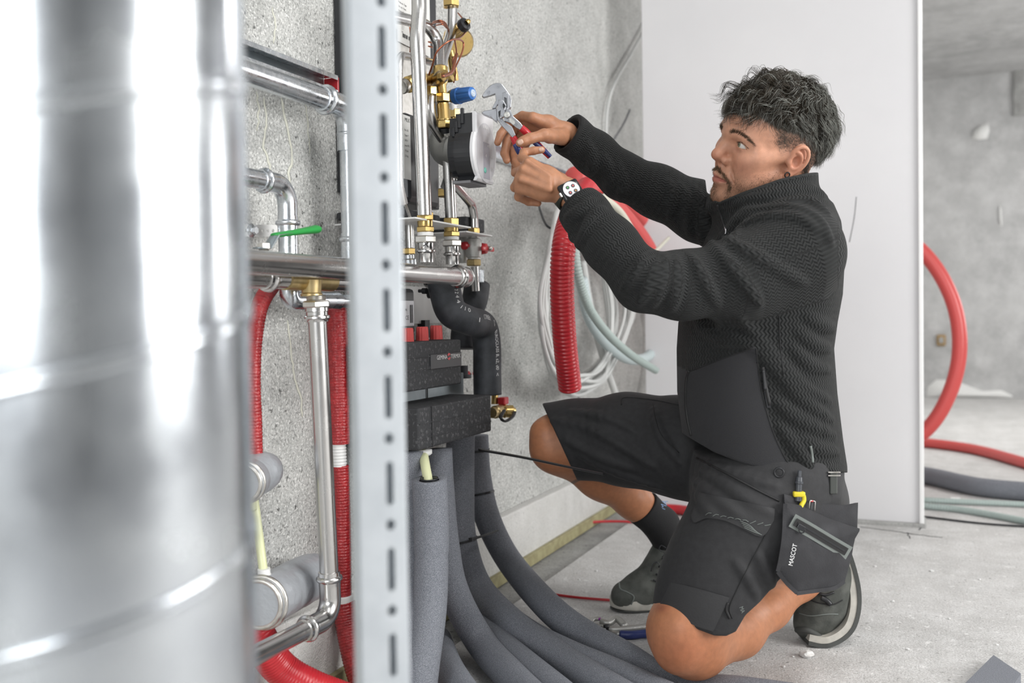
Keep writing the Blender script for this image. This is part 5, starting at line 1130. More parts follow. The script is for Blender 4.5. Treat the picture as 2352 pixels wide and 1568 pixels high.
for s in (-1, 1):
    HL(B, [(.1010, 0, -.0520, .0058), (.0980, s * .010, -.0520, .0056), (.0880, s * .0240, -.0590, .0034)], .004)
    HL(B, [(.0990, 0, -.0652, .0066), (.0960, s * .010, -.0645, .0062), (.0875, s * .0225, -.0605, .0034)], .004)
    HL(B, [(.1090, 0, -.0588, .0022), (.1025, s * .010, -.0582, .0021), (.0900, s * .0265, -.0602, .0016)], .002, 's')
    HL(B, [(.094, s * .0215, -.027, .0016), (.086, s * .031, -.044, .0016), (.081, s * .035, -.056, .0012)], .008, 's')
HL(B, [(.1110, -.014, -.0775, .0065), (.1110, .014, -.0775, .0065)], .010, 's')
HL(B, [(.1125, 0, -.0385, .0020), (.1115, 0, -.046, .0026)], .006, 's')
eyeC = {s: np.array([.0735, s * .0322, .0130]) for s in (-1, 1)}
for s in (-1, 1):                                    # eye openings and lid folds
    HL(B, [(.0915, s * .0190, .0105, .0022), (.0925, s * .0265, .0140, .0050), (.0905, s * .0345, .0145, .0052), (.0830, s * .0425, .0122, .0042), (.0745, s * .0478, .0098, .0024)], .001, 's')
    HL(B, [(.0880, s * .0200, .0170, .0014), (.0885, s * .0290, .0212, .0018), (.0850, s * .0380, .0210, .0018), (.0770, s * .0480, .0145, .0014)], .003)
    HL(B, [(.0890, s * .0240, .0268, .0012), (.0850, s * .0380, .0268, .0012), (.0770, s * .0470, .0205, .0010)], .004, 's')
for zf, w_ in ((.047, .0012), (.056, .0010)):        # forehead creases
    HL(B, [(.094, -.03, zf, w_), (.0995, 0, zf + .001, w_), (.092, .034, zf, w_)], .006, 's')
# ears
for s in (-1, 1):
    HE(B, (-.0125, s * .0780, .001), (.0170, .0068, .0285), .006, R=np.array(Matrix.Rotation(math.radians(-12), 3, 'Y')))
    hp_ = spline([(.0015, s * .077, .002), (.0000, s * .0805, .013), (-.0060, s * .0850, .0225), (-.0150, s * .0880, .0255), (-.0235, s * .0895, .0195), (-.0270, s * .0895, .0075), (-.0250, s * .0875, -.006), (-.0180, s * .0830, -.019), (-.0085, s * .0780, -.0295)], 3)
    HL(B, [(*q, .0033) for q in hp_], .002)
    HE(B, (-.0010, s * .0765, -.0310), (.0098, .0055, .0105), .004)
    ah = spline([(-.0060, s * .0835, .0150), (-.0130, s * .0850, .0110), (-.0170, s * .0850, .001), (-.0140, s * .0825, -.0120), (-.006, s * .0795, -.0185)], 3); HL(B, [(*q, .0029) for q in ah], .003)
    HE(B, (-.0072, s * .0850, -.0040), (.0078, .0085, .0105), .003, 's')
    HE(B, (.0028, s * .0768, -.0060), (.0045, .0052, .0062), .003)
    HE(B, (.0035, s * .082, -.0285), (.0046, .0120, .0046), .001, 's')
# --- right (far) hand on the pliers
def FG(pts, k=.004): B.limb([J(*p) for p in pts], k)
wr = (1300, 306, 1.95, 23)
for kn in ((1224, 270, 1.905, 12.5), (1216, 272, 1.925, 12.5), (1214, 288, 1.945, 12.5), (1220, 308, 1.96, 11.5)):
    FG([wr[:3] + (18,), ((wr[0] + kn[0]) / 2, (wr[1] + kn[1]) / 2 - 3, (wr[2] + kn[2]) / 2, 16.5), kn], .012)
FG([(1224, 270, 1.905, 12), (1200, 266, 1.925, 10.5), (1168, 283, 1.935, 10), (1150, 308, 1.93, 9.3), (1143, 327, 1.92, 8.2)], .003)
FG([(1214, 274, 1.93, 12), (1180, 293, 1.955, 10.8), (1164, 325, 1.945, 10.2), (1159, 352, 1.935, 9.6), (1164, 368, 1.925, 8.4)], .003)
FG([(1214, 290, 1.95, 12), (1190, 312, 1.97, 10.8), (1177, 345, 1.955, 10.2), (1182, 370, 1.94, 9.6), (1191, 385, 1.93, 8.6)], .003)
FG([(1220, 308, 1.965, 11), (1200, 345, 1.985, 9.5), (1184, 380, 1.97, 9.0), (1181, 398, 1.96, 7.8)], .003)
FG([(1290, 314, 1.93, 20), (1262, 312, 1.895, 16), (1250, 310, 1.88, 13.6), (1217, 318, 1.866, 11.6), (1203, 324, 1.862, 10.8), (1194, 328, 1.86, 9.6)], .006)
# --- left (near) hand, closed
wl_ = (1300, 440, 1.815, 27)
for kn in ((1217, 374, 1.80, 13.5), (1203, 390, 1.795, 13), (1194, 412, 1.798, 13), (1194, 434, 1.806, 12)):
    FG([wl_[:3] + (22,), ((wl_[0] + kn[0]) / 2 + 2, (wl_[1] + kn[1]) / 2, 1.803, 20), kn], .016)
FG([(1217, 374, 1.80, 12.5), (1199, 362, 1.822, 10.5), (1203, 350, 1.842, 9.6), (1226, 346, 1.842, 9.2), (1244, 344, 1.842, 8.2)], .003)
FG([(1203, 390, 1.797, 12.5), (1186, 396, 1.835, 10.8), (1205, 398, 1.868, 10), (1235, 400, 1.865, 9)], .003)
FG([(1194, 412, 1.80, 12.5), (1183, 430, 1.832, 10.8), (1202, 440, 1.866, 10), (1236, 440, 1.865, 9)], .003)
FG([(1194, 434, 1.808, 11.5), (1191, 452, 1.828, 9.8), (1214, 463, 1.848, 9.2), (1236, 466, 1.846, 8.2)], .003)
FG([(1288, 415, 1.85, 18), (1255, 392, 1.885, 13), (1232, 384, 1.90, 11), (1218, 380, 1.90, 9)], .006)
for a, b in (((1210, 369), (1262, 404)), ((1200, 389), (1262, 420)), ((1196, 412), (1264, 436))):   # faint tendons
    B.limb([J(*a, 1.782, 5), J(*b, 1.776, 4)], .012)
BV, BQ = B.mesh(.0019)
# --- skin colour attribute (albedo only)
SK = {'face': np.array([.56, .285, .185]), 'hand': np.array([.43, .205, .115]), 'leg': np.array([.46, .195, .098])}
hl = (BV - HC) @ HR; bx, by = pix(BV)
wf = np.clip((.16 - np.linalg.norm(hl - np.array([.02, 0, .0]), axis=1)) / .03, 0, 1)[:, None]; wlg = np.clip((by - 800) / 60, 0, 1)[:, None]
col = SK['hand'] * (1 - wf) * (1 - wlg) + SK['face'] * wf + SK['leg'] * wlg * (1 - wf)
hx, hy, hz = hl.T; ahy = np.abs(hy)
def blob(c, r): return np.exp(-(((hl * [1, np.sign(c[1]) * 1 if c[1] else 1, 1] - np.array(c)) / r) ** 2).sum(1))
def blob2(c, r): q = np.stack([hx, ahy, hz], 1); return np.exp(-(((q - np.array(c)) / np.array(r)) ** 2).sum(1))
def tint(w, c, a=1.0):
    global col
    w = np.clip(w * a, 0, 1)[:, None]; col = col * (1 - w) + np.array(c) * w
tint(blob2((.112, 0, -.018), (.018, .014, .014)), (.52, .19, .12), .7)                       # nose
tint(blob2((.070, .045, -.022), (.025, .02, .018)), (.56, .22, .15), .55)                    # cheeks
tint(blob2((-.012, .083, .0), (.022, .012, .034)), (.52, .19, .12), .6)                      # ears
lip = np.exp(-((hz + .0590 + .10 * np.maximum(0, ahy - .02)) / (.0085 * np.clip(1.15 - ahy / .027, .05, 1))) ** 4) * (hx > .084) * (hx < .125) * (ahy < .027) * (wf[:, 0] > .5)
tint(lip, (.42, .13, .105), .85)
tint(blob2((.084, .026, .002), (.012, .016, .005)), (.36, .15, .10), .5)                     # under the eyes
stub_ = np.clip((-.040 - hz) / .03, 0, 1) * np.clip((hx + .01) / .03, 0, 1) * (wf[:, 0] > .5) * (1 - np.clip(lip * 2, 0, 1)); sn = np.abs(np.sin(hx * 2900 + 3 * np.sin(hz * 2300)) * np.sin(hz * 2700 + 2 * np.sin(hy * 2500)))
tint(stub_, (.30, .165, .105), .42)
hairline = np.interp(hx, [-.11, -.085, -.058, -.03, -.008, .037, .06, .079, .1], [-.030, -.020, .010, .034, .0435, .0535, .066, .072, .060])
fade = np.clip((hz - (hairline - .055)) / .055, 0, 1) * (hx < .045) * np.clip((.045 - hx) / .02, 0, 1) * (wf[:, 0] > .3) * (ahy < .0795) * (hx < .02 + .4 * np.maximum(hz, 0))
tint(fade ** 1.2, (.20, .135, .10), .75)
tint(np.clip((hz - hairline + .004) / .006, 0, 1) * (wf[:, 0] > .5), (.05, .04, .032))
#tint(np.exp(-((bx - 1195) ** 2 / 60 + (by - 330) ** 2 / 40)) * (BV[:, 2] < 1.87), (.62, .42, .32), .8)  # thumb nail
kn_ = np.exp(-(((bx - 1570) / 75) ** 2 + ((by - 1500) / 55) ** 2)) * (by > 1380); tint(kn_, (.38, .125, .062), .5)
tint(np.exp(-(((bx - 1518) / 16) ** 2 + ((by - 1396) / 10) ** 2)), (.22, .06, .04), .6)
tint((np.abs(by - (1100 - .55 * (bx - 1330))) < 4) * (bx > 1302) * (bx < 1352) * (by > 1088), (.10, .085, .07), .7)  # dark band on the shin
M['skin'] = attr_mat('skin', .44, bump=.22, bdist=.0010, bscale=520, sss=.12, spec=.42, mottle=.10)
pr0 = to_world(C3(1750, 1090, 1.92)); person = empty('person', [pr0[0], pr0[1], 0.0], 'man in black work jacket and shorts kneeling on one knee, gripping pliers with both hands', 'person')
body = quads_obj('body', BV, BQ, M['skin'], person, {'col': col})

B.surf(BV, BQ)
M['nail'] = mat('fingernail', (.60, .40, .31), .25)
def nail(px, py, dpx, dpy, w, l):
    p = B.hit(px, py); n = B.grad(p)[0]; q2 = B.hit(px + dpx, py + dpy); t = q2 - p; t = nrm(t - n * (t @ n)); u = np.cross(n, t); V = []; F = []; m = 14
    for sc, h in ((1.0, -.0016), (1.0, .0002), (.75, .0008), (.35, .0011)):
        for j in range(m): a = 2 * math.pi * j / m; V.append(to_world(p + t * l * sc * math.copysign(abs(math.cos(a)) ** .7, math.cos(a)) + u * w * sc * math.copysign(abs(math.sin(a)) ** .7, math.sin(a)) + n * (h - .0016 * (sc * math.sin(a)) ** 2)))
    for i in range(3): F += [(i * m + j, i * m + (j + 1) % m, (i + 1) * m + (j + 1) % m, (i + 1) * m + j) for j in range(m)]
    F.append(tuple(3 * m + j for j in range(m))); obj('fingernail', mesh('n', V, F), M['nail'], person)
nail(1195, 326, 4, -2, .0052, .0058); nail(1243, 343, -4, 1, .0042, .0048)
# ================================================================== jacket
def cutplane(Fd, pt, n, R):
    pt = np.asarray(pt, float); n = nrm(n)
    Fd.add(lambda p: np.maximum(-((p - pt) @ n), np.sqrt(((p - pt) ** 2).sum(1)) - R), pt - R, pt + R, 0.0, 's')
def pxcut(Fd, f, lo, hi):
    """cut by a hem line given in the photograph's x,y at the garment's own depth"""
    Fd.add(f, lo, hi, 0.0, 's')
def pxy(p): return CX + FPX * p[:, 0] / p[:, 2], CY - FPX * p[:, 1] / p[:, 2]
def sec(y, x0, x1, Z, b):
    c0, c1 = C3(x0, y, Z), C3(x1, y, Z); return (c0[1], (c0[0] + c1[0]) / 2, Z, (c1[0] - c0[0]) / 2, b)
JK = Field()
JK.loft([sec(455, 1690, 1880, 1.92, .10), sec(480, 1665, 1900, 1.92, .14), sec(520, 1640, 1912, 1.92, .17), sec(600, 1600, 1922, 1.92, .175), sec(680, 1578, 1918, 1.92, .175), sec(740, 1563, 1908, 1.92, .17), sec(800, 1559, 1900, 1.92, .168), sec(900, 1560, 1908, 1.92, .166), sec(1000, 1572, 1920, 1.92, .168), sec(1060, 1582, 1929, 1.92, .170), sec(1110, 1590, 1930, 1.92, .170)], .03, pw=2.25)
NA = [J(1832, 582, 1.775, 108), J(1700, 640, 1.755, 90), J(1565, 655, 1.735, 73), J(1478, 648, 1.715, 65), J(1402, 562, 1.74, 61), J(1345, 492, 1.785, 53), J(1318, 462, 1.80, 48)]
JK.limb(NA[:4], .03); JK.limb(NA[3:], .02)
FA = [J(1720, 520, 2.05, 78), J(1610, 487, 2.07, 66), J(1510, 440, 2.06, 57), J(1430, 405, 2.03, 52), J(1365, 352, 1.99, 48), J(1310, 310, 1.955, 45), J(1280, 290, 1.94, 44)]
JK.limb(FA[:4], .025); JK.limb(FA[3:], .018)
# collar
JK.loft([sec(530, 1655, 1905, 1.90, .125), sec(500, 1640, 1898, 1.895, .115), sec(470, 1630, 1884, 1.885, .102), sec(440, 1632, 1876, 1.88, .094), sec(400, 1640, 1874, 1.87, .090), sec(380, 1650, 1872, 1.87, .088)], .02, pw=2.1)
# openings: collar rim, cuffs, hem
ctop = lambda x: np.interp(x, [1600, 1612, 1622, 1640, 1652, 1700, 1790, 1850, 1868, 1950], [-3000, 300, 440, 458, 464, 443, 411, 398, 396, 396])
def fcol(p):
    px_, py_ = pxy(p); return np.maximum((py_ - ctop(px_)) * p[:, 2] / FPX, np.maximum(-(px_ - 1612) * .0008, (py_ - 480) * .0008))
pxcut(JK, fcol, C3(1612, 480, 1.7), C3(1960, 300, 2.2) * [1, 1, 1])
JK.limb([(hd(-.025, 0, -.005), .066), (hd(-.018, 0, -.055), .066)], .004, 's')
JK.limb([(hd(.05, 0, -.05), .060), (hd(.05, 0, -.075), .060)], .004, 's')
nn = nrm(np.array(NA[6][0]) - NA[5][0]); cutplane(JK, C3(1326, 470, 1.795), nn, .085); JK.limb([(C3(1330, 476, 1.79), .033), (C3(1312, 455, 1.81), .036)], .002, 's')
nf = nrm(np.array(FA[6][0]) - FA[5][0]); cutplane(JK, C3(1303, 306, 1.95), nf, .105); JK.limb([(C3(1318, 316, 1.96), .030), (C3(1295, 300, 1.945), .035)], .002, 's')
hem = lambda x: np.interp(x, [1560, 1582, 1640, 1700, 1760, 1800, 1840, 1935], [990, 1004, 1038, 1062, 1080, 1086, 1087, 1085])
pxcut(JK, lambda p: np.maximum((hem(pxy(p)[0]) - pxy(p)[1]) * p[:, 2] / FPX, (950 - pxy(p)[1]) * .0008), C3(1500, 1140, 1.5), C3(2000, 960, 2.4))
# cloth folds: soft ridges laid on the surface along real creases
def ridge(Fd, pts, r, k=.014, sink=.45, op='u'):
    q = [Fd0.hit(x, y) for x, y in spline([(a, b, 0) for a, b in pts], 4)[:, :2]]; q = [p for p in q if p is not None]
    if len(q) < 2: return
    n = len(q); rr = r * np.sin(np.linspace(.25, math.pi - .25, n)); v = [p / np.linalg.norm(p) for p in q]
    if op == 'u': Fd.limb([(p + d * rr_ * (1 - sink), rr_) for p, d, rr_ in zip(q, v, rr)], k)
    else: Fd.limb([(p - d * rr_ * .5, rr_) for p, d, rr_ in zip(q, v, rr)], k, 's')
Fd0 = Field(); Fd0.pr = list(JK.pr); Fd0.surf()
for pts, r in [([(1625, 548), (1668, 600), (1715, 655), (1745, 700)], .007), ([(1660, 545), (1720, 580), (1800, 625), (1850, 650)], .007), ([(1590, 590), (1620, 650), (1650, 700)], .006),
               ([(1530, 588), (1520, 640), (1500, 700)], .009), ([(1552, 592), (1552, 650), (1540, 710)], .008), ([(1505, 600), (1490, 650), (1462, 700)], .008), ([(1480, 590), (1462, 630), (1430, 670)], .006),
               ([(1650, 552), (1690, 512), (1745, 486), (1820, 480), (1880, 508), (1908, 560)], .006), ([(1665, 565), (1710, 520), (1760, 500), (1830, 500), (1880, 530)], .005),
               ([(1690, 470), (1760, 448), (1850, 436), (1895, 450)], .006), ([(1780, 470), (1850, 462), (1900, 490)], .007), ([(1730, 480), (1700, 500), (1670, 540)], .005),
               ([(1700, 728), (1750, 790), (1800, 850), (1850, 895), (1905, 920)], .008), ([(1735, 800), (1790, 860), (1840, 915), (1910, 965)], .008), ([(1850, 725), (1885, 745), (1915, 755)], .007), ([(1830, 760), (1870, 790), (1905, 800)], .007),
               ([(1820, 800), (1860, 838), (1905, 850)], .006), ([(1780, 920), (1830, 960), (1915, 1000)], .007), ([(1840, 1010), (1880, 1030), (1925, 1040)], .006), ([(1790, 980), (1830, 1030), (1860, 1070)], .006),
               ([(1385, 360), (1400, 400), (1398, 440)], .007), ([(1350, 330), (1362, 370), (1352, 410)], .006), ([(1420, 380), (1430, 420), (1425, 460)], .006), ([(1560, 425), (1580, 470), (1585, 540)], .007), ([(1595, 432), (1612, 480), (1610, 550)], .007), ([(1535, 418), (1545, 450), (1540, 500)], .006), ([(1630, 440), (1632, 490), (1612, 560)], .006),
               ([(1300, 505), (1330, 490), (1362, 460)], .006), ([(1312, 540), (1330, 560), (1362, 500), (1385, 480)], .006), ([(1600, 740), (1640, 770), (1690, 790)], .006), ([(1640, 730), (1700, 780), (1740, 800)], .006)]:
    ridge(JK, pts, r)
pxcut(JK, lambda p: np.maximum((hem(pxy(p)[0]) - pxy(p)[1]) * p[:, 2] / FPX, (950 - pxy(p)[1]) * .0008), C3(1500, 1140, 1.5), C3(2000, 960, 2.4))
JV, JQ = JK.mesh(.0030); JK.surf(JV, JQ)
# attributes: base colour, knit coordinates
def chain_uv(V, ch):
    best = np.full(len(V), 9.0); U = np.zeros(len(V)); Wv = np.zeros(len(V)); acc = 0
    for (a, ra), (b, rb) in zip(ch[:-1], ch[1:]):
        a, b = np.asarray(a), np.asarray(b); ab = b - a; L_ = np.linalg.norm(ab); t = np.clip((V - a) @ ab / L_ ** 2, 0, 1); w = V - a - t[:, None] * ab; d = np.linalg.norm(w, axis=1)
        e1 = nrm(np.cross(ab, [0, 0, 1.0])); e2 = nrm(np.cross(ab, e1)); ang = np.arctan2(w @ e1, -(w @ e2) * np.sign(e2[2] if abs(e2[2]) > .1 else 1) * -1)
        m = d - ra - (rb - ra) * t < best; best = np.where(m, d - ra - (rb - ra) * t, best); U = np.where(m, acc + t * L_, U); Wv = np.where(m, ang * .068, Wv); acc += L_
    return best, U, Wv
d1, u1, v1 = chain_uv(JV, NA); d2, u2, v2 = chain_uv(JV, FA); jx, jy = pix(JV)
arm1 = (d1 < .012) & ~((jy > 735)) & (jx < 1925); arm2 = (d2 < .012) & (jx < 1690) & ~arm1
ku = np.where(arm1, u1, np.where(arm2, u2, JV[:, 1])); kv = np.where(arm1, v1, np.where(arm2, v2, np.arctan2(JV[:, 2] - 1.92, JV[:, 0] - .50) * .16))
def inpoly(x, y, poly):
    c = np.zeros(len(x), bool); n = len(poly); j = n - 1
    for i in range(n):
        xi, yi = poly[i]; xj, yj = poly[j]; m = ((yi > y) != (yj > y)) & (x < (xj - xi) * (y - yi) / (yj - yi + 1e-12) + xi); c ^= m; j = i
    return c
pan_ = [(1500, 835), (1562, 842), (1585, 853), (1660, 822), (1735, 796), (1742, 850), (1752, 905), (1775, 985), (1800, 1045), (1835, 1110), (1500, 1110)]
front = inpoly(jx, jy, pan_) & (JV[:, 2] < 2.0)
colJ = np.where(front[:, None], np.array([.031, .031, .034]), np.array([.0185, .0198, .0200]))
cuffm = (((JV - C3(1326, 470, 1.795)) @ nn > -.006) & (np.linalg.norm(JV - C3(1326, 470, 1.795), axis=1) < .07)) | (((JV - C3(1303, 306, 1.95)) @ nf > -.009) & (np.linalg.norm(JV - C3(1303, 306, 1.95), axis=1) < .07)); colm = (jy < ctop(jx) + 7) & (jx > 1620) & (jy < 480)
colJ[cuffm & (jx < 1400)] = (.012, .012, .0125)
kn_a = np.where(front | colm | (cuffm & (jx < 1400)), 0.0, 1.0)
M['knit'] = attr_mat('zigzag_knit_jacket', .80, bump=.2, bscale=900, bdist=.0022, knit=True, sheen=.05, spec=.3)
jacket = quads_obj('jacket', JV, JQ, M['knit'], person, {'col': colJ, 'ku': ku, 'kv': kv, 'kn': kn_a}); jacket['label'] = 'black zigzag knit jacket with smooth front panel'
# seams, zips, tabs that lie on cloth
def on(Fd, x, y, lift=.0): p = Fd.hit(x, y); return None if p is None else to_world(p * (1 - lift / np.linalg.norm(p)))
def seam(name, Fd, pts, wpx, m, parent, flat=.5, lift=.0005, n=6, step=None):
    q = [on(Fd, x, y, lift) for x, y in spline([(a, b, 0) for a, b in pts], n)[:, :2]]; q = [p for p in q if p is not None]
    for i in range(1, len(q) - 1):
        if Zof(q[i]) - Zof(q[i - 1]) > .05: q = q[:i]; break
    if len(q) < 2: return None
    V, F = sweep(q, rpx(q[0], wpx / 2), 8); return obj(name, mesh(name, V, F), m, parent)
M['piping'] = mat('black_tape', (.012, .012, .013), .55); M['seamm'] = mat('dark_thread', (.016, .016, .017), .8); M['greytape'] = mat('grey_reflective_tape', (.17, .19, .18), .5)
seam('front_zip', JK, [(1583, 850), (1577, 872), (1575, 920), (1580, 965), (1588, 1000)], 8, M['piping'], jacket)
seam('front_zip', JK, [(1648, 470), (1656, 495), (1664, 520)], 6, M['piping'], jacket)
seam('panel_seam', JK, [(1583, 853), (1660, 824), (1735, 797)], 2.6, M['seamm'], jacket); seam('panel_seam', JK, [(1737, 800), (1748, 890), (1772, 980), (1800, 1045), (1822, 1078)], 2.6, M['seamm'], jacket)
seam('side_seam', JK, [(1790, 725), (1792, 790), (1800, 860)], 2.2, M['seamm'], jacket); seam('cuff_seam', JK, [(1330, 612), (1326, 580), (1345, 530), (1372, 500), (1386, 490)], 2.6, M['seamm'], jacket)
def zipteeth(Fd, pts, parent, wpx=9):
    mb = MB(); q = [on(Fd, x, y, .001) for x, y in spline([(a, b, 0) for a, b in pts], 10)[:, :2]]
    for i in range(1, len(q)): V, F = box(q[i], rpx(q[i], wpx), .0022, .0022, (CR, CF, CU)); mb.add(V, F)
    return mb.build('zip_teeth', M['black'], parent, False)
seam('pocket_zip', JK, [(1752, 842), (1757, 880), (1768, 930)], 9, M['piping'], jacket); zipteeth(JK, [(1753, 846), (1757, 880), (1762, 915), (1766, 935)], jacket)
seam('zip_pull', JK, [(1753, 850), (1755, 870), (1757, 895)], 7, M['black'], jacket, lift=.003)
seam('hem_tab', JK, [(1862, 1024), (1865, 1042), (1867, 1062)], 6, M['greytape'], jacket, lift=.001)
seam('chest_pull', JK, [(1664, 520), (1667, 530), (1666, 538)], 4, mat('zip_pull_metal', (.4, .4, .42), .3, 1.0), jacket, lift=.002)
# ================================================================== shorts
SH = Field()
SH.loft([sec(1040, 1600, 1925, 1.92, .165), sec(1090, 1590, 1922, 1.92, .172), sec(1150, 1590, 1915, 1.92, .175), sec(1200, 1600, 1900, 1.92, .165)], .03, pw=2.2)
SH.ell(C3(1810, 1150, 1.97), (.115, .10, .13), .04)
NT = [J(1772, 1110, 1.85, 118), J(1725, 1190, 1.835, 124), J(1668, 1290, 1.83, 122), J(1640, 1370, 1.83, 122), J(1620, 1440, 1.83, 122)]
SH.limb(NT, .04); SH.limb([J(1795, 1200, 1.86, 95), J(1765, 1300, 1.87, 85), J(1720, 1395, 1.87, 74)], .04)
FT = [J(1700, 1065, 2.07, 118), J(1560, 1025, 2.13, 108), J(1440, 1010, 2.19, 98), J(1330, 1008, 2.25, 84), J(1260, 1005, 2.28, 80)]
SH.limb(FT, .04); SH.ell(C3(1440, 955, 2.17), (.075, .040, .06), .03)
nh = lambda x: np.interp(x, [1400, 1480, 1520, 1560, 1600, 1640, 1668, 1690, 1712, 1745, 1790, 1860], [1340, 1382, 1405, 1425, 1444, 1459, 1460, 1450, 1412, 1382, 1330, 1290])
pxcut(SH, lambda p: np.maximum((nh(pxy(p)[0]) - pxy(p)[1]) * p[:, 2] / FPX, (1230 - pxy(p)[1]) * .0008), C3(1380, 1640, 1.5), C3(1930, 1240, 2.2))
pxcut(SH, lambda p: np.maximum((pxy(p)[0] - (1258 + (pxy(p)[1] - 955) * .46)) * p[:, 2] / FPX, (pxy(p)[0] - 1420) * .0008), C3(1120, 1250, 2.0), C3(1420, 880, 2.5))
SH.limb([J(1640, 1360, 1.83, 98), J(1590, 1450, 1.83, 106)], .003, 's'); SH.limb([J(1760, 1370, 1.97, 60), J(1850, 1290, 2.05, 60)], .01, 's')
SH.limb([J(1345, 1010, 2.24, 66), J(1265, 1008, 2.28, 74)], .003, 's')
Fd0 = Field(); Fd0.pr = list(SH.pr); Fd0.surf()
for pts, r in [([(1600, 1075), (1660, 1110), (1720, 1150), (1780, 1180)], .006), ([(1590, 1100), (1640, 1140), (1700, 1180)], .006), ([(1610, 1060), (1690, 1090), (1780, 1115)], .005), ([(1600, 1130), (1620, 1160), (1640, 1180)], .004), ([(1270, 965), (1360, 985), (1440, 1030), (1500, 1070)], .006), ([(1300, 1010), (1380, 1050), (1450, 1075)], .006), ([(1310, 945), (1400, 960), (1460, 990)], .005), ([(1500, 940), (1520, 1000), (1560, 1060)], .006),
               ([(1330, 1045), (1420, 1085), (1520, 1120)], .005), ([(1740, 1270), (1760, 1310), (1775, 1345)], .005), ([(1690, 1290), (1720, 1330), (1738, 1370)], .004)]:
    ridge(SH, pts, r)
SV, SQ = SH.mesh(.0034); SH.surf(SV, SQ)
colS = np.tile(np.array([.028, .028, .030]), (len(SV), 1))
M['shorts'] = attr_mat('dark_work_shorts', .72, bump=.25, bscale=260, bdist=.0012, spec=.35, sheen=.03, mottle=.14)
shorts = quads_obj('shorts', SV, SQ, M['shorts'], person, {'col': colS}); shorts['label'] = 'dark charcoal work shorts with knee pocket flap'
def strip_patch(name, Fd, top, bot, nu, nv, lift, m, parent, thick=.0016):
    """a flap of cloth sewn on: lies on the garment between two edges, with real thickness"""
    t = spline([(a, b, 0) for a, b in top], 8)[:, :2]; b = spline([(a, b_, 0) for a, b_ in bot], 8)[:, :2]
    rs_ = lambda q: np.stack([np.interp(np.linspace(0, 1, nu), np.linspace(0, 1, len(q)), q[:, k]) for k in range(2)], 1); t, b = rs_(t), rs_(b)
    Vo, ok = [], True; last = None; Zs = np.full((nv, nu), np.nan); R_ = np.zeros((nv, nu, 3))
    for j in range(nv):
        for i in range(nu):
            x, y = t[i] * (1 - j / (nv - 1)) + b[i] * j / (nv - 1); R_[j, i] = [(x - CX) / FPX, -(y - CY) / FPX, 1]; h = Fd.hit(x, y); Zs[j, i] = np.nan if h is None else h[2]
    med = np.nanmedian(Zs); Zs = np.where(np.isnan(Zs), med, Zs); Zs = np.clip(Zs, med - .06, med + .06)
    top_ = to_world((R_ * (Zs - lift - thick)[..., None]).reshape(-1, 3)); bt = to_world((R_ * (Zs + .002)[..., None]).reshape(-1, 3)); n = nu * nv; V = np.concatenate([top_, bt]); F = []
    for j in range(nv - 1):
        for i in range(nu - 1): a = j * nu + i; F.append((a, a + nu, a + nu + 1, a + 1)); F.append((n + a, n + a + 1, n + a + nu + 1, n + a + nu))
    rim = [i for i in range(nu)] + [j * nu + nu - 1 for j in range(1, nv)] + [(nv - 1) * nu + i for i in range(nu - 2, -1, -1)] + [j * nu for j in range(nv - 2, 0, -1)]
    for a, c in zip(rim, rim[1:] + rim[:1]): F.append((a, c, n + c, n + a))
    o = obj(name, mesh(name, V, F), m, parent); o.data.set_sharp_from_angle(angle=math.radians(50)); return o
M['shorts2'] = mat('dark_shorts_flap', (.033, .033, .035), .72, bump=.2, bscale=260)
strip_patch('knee_flap', SH, [(1606, 1130), (1640, 1138), (1700, 1150), (1780, 1168)], [(1586, 1184), (1596, 1200), (1622, 1190), (1660, 1194), (1700, 1210), (1750, 1232), (1778, 1195)], 24, 8, .0018, M['shorts2'], shorts)
strip_patch('knee_patch', SH, [(1540, 1337), (1570, 1343), (1620, 1356), (1676, 1372)], [(1512, 1394), (1550, 1414), (1600, 1438), (1638, 1450)], 20, 6, .0008, M['shorts2'], shorts)
arcs = MB()
for i in range(9):
    x0 = 1620 + i * 17; q = [on(SH, x, y, .0045) for x, y in ((x0, 1183 + i * 2.2 + (i > 5) * 6), (x0 + 7, 1178 + i * 3.2 + (i > 5) * 2), (x0 + 14, 1178 + i * 4 - (i > 5) * 6))]
    if all(p is not None for p in q): V, F = sweep(spline(q, 4), .0007, 5); arcs.add(V, F)
for i in range(4):
    q = [on(SH, x, y, .0045) for x, y in ((1700 + i * 3, 1196 + i * 5), (1722 + i * 3, 1206 + i * 5), (1738 + i * 4, 1222 + i * 2))]; V, F = sweep(spline(q, 4), .0007, 5); arcs.add(V, F)
arcs.build('reflective_arcs', M['greytape'], shorts)
seam('thigh_seam', SH, [(1760, 1225), (1725, 1290), (1695, 1350), (1676, 1395), (1682, 1420)], 3, M['seamm'], shorts); seam('pocket_seam', SH, [(1600, 1052), (1660, 1082), (1740, 1125), (1790, 1150)], 5, M['piping'], shorts)
seam('far_leg_seam', SH, [(1500, 925), (1505, 960), (1520, 1000), (1560, 1040)], 2.4, M['seamm'], shorts); seam('flap_edge', SH, [(1427, 930), (1434, 913), (1500, 918), (1560, 930)], 3, M['seamm'], shorts); seam('hem_stitch', SH, [(1560, 1432), (1600, 1450)], 1, M['seamm'], shorts)
seam('zip_tab', SH, [(1672, 1384), (1668, 1400), (1676, 1420)], 7, M['piping'], shorts, lift=.002)
mb = MB(); o_ = on(SH, 1698, 1394, .004); textquad(mb, 'MA', o_, CR * .35 - CU * .94, CR * .94 + CU * .35, rpx(o_, 9), rpx(o_, 15)); mb.build('hem_print', M['greytape'], shorts, False)
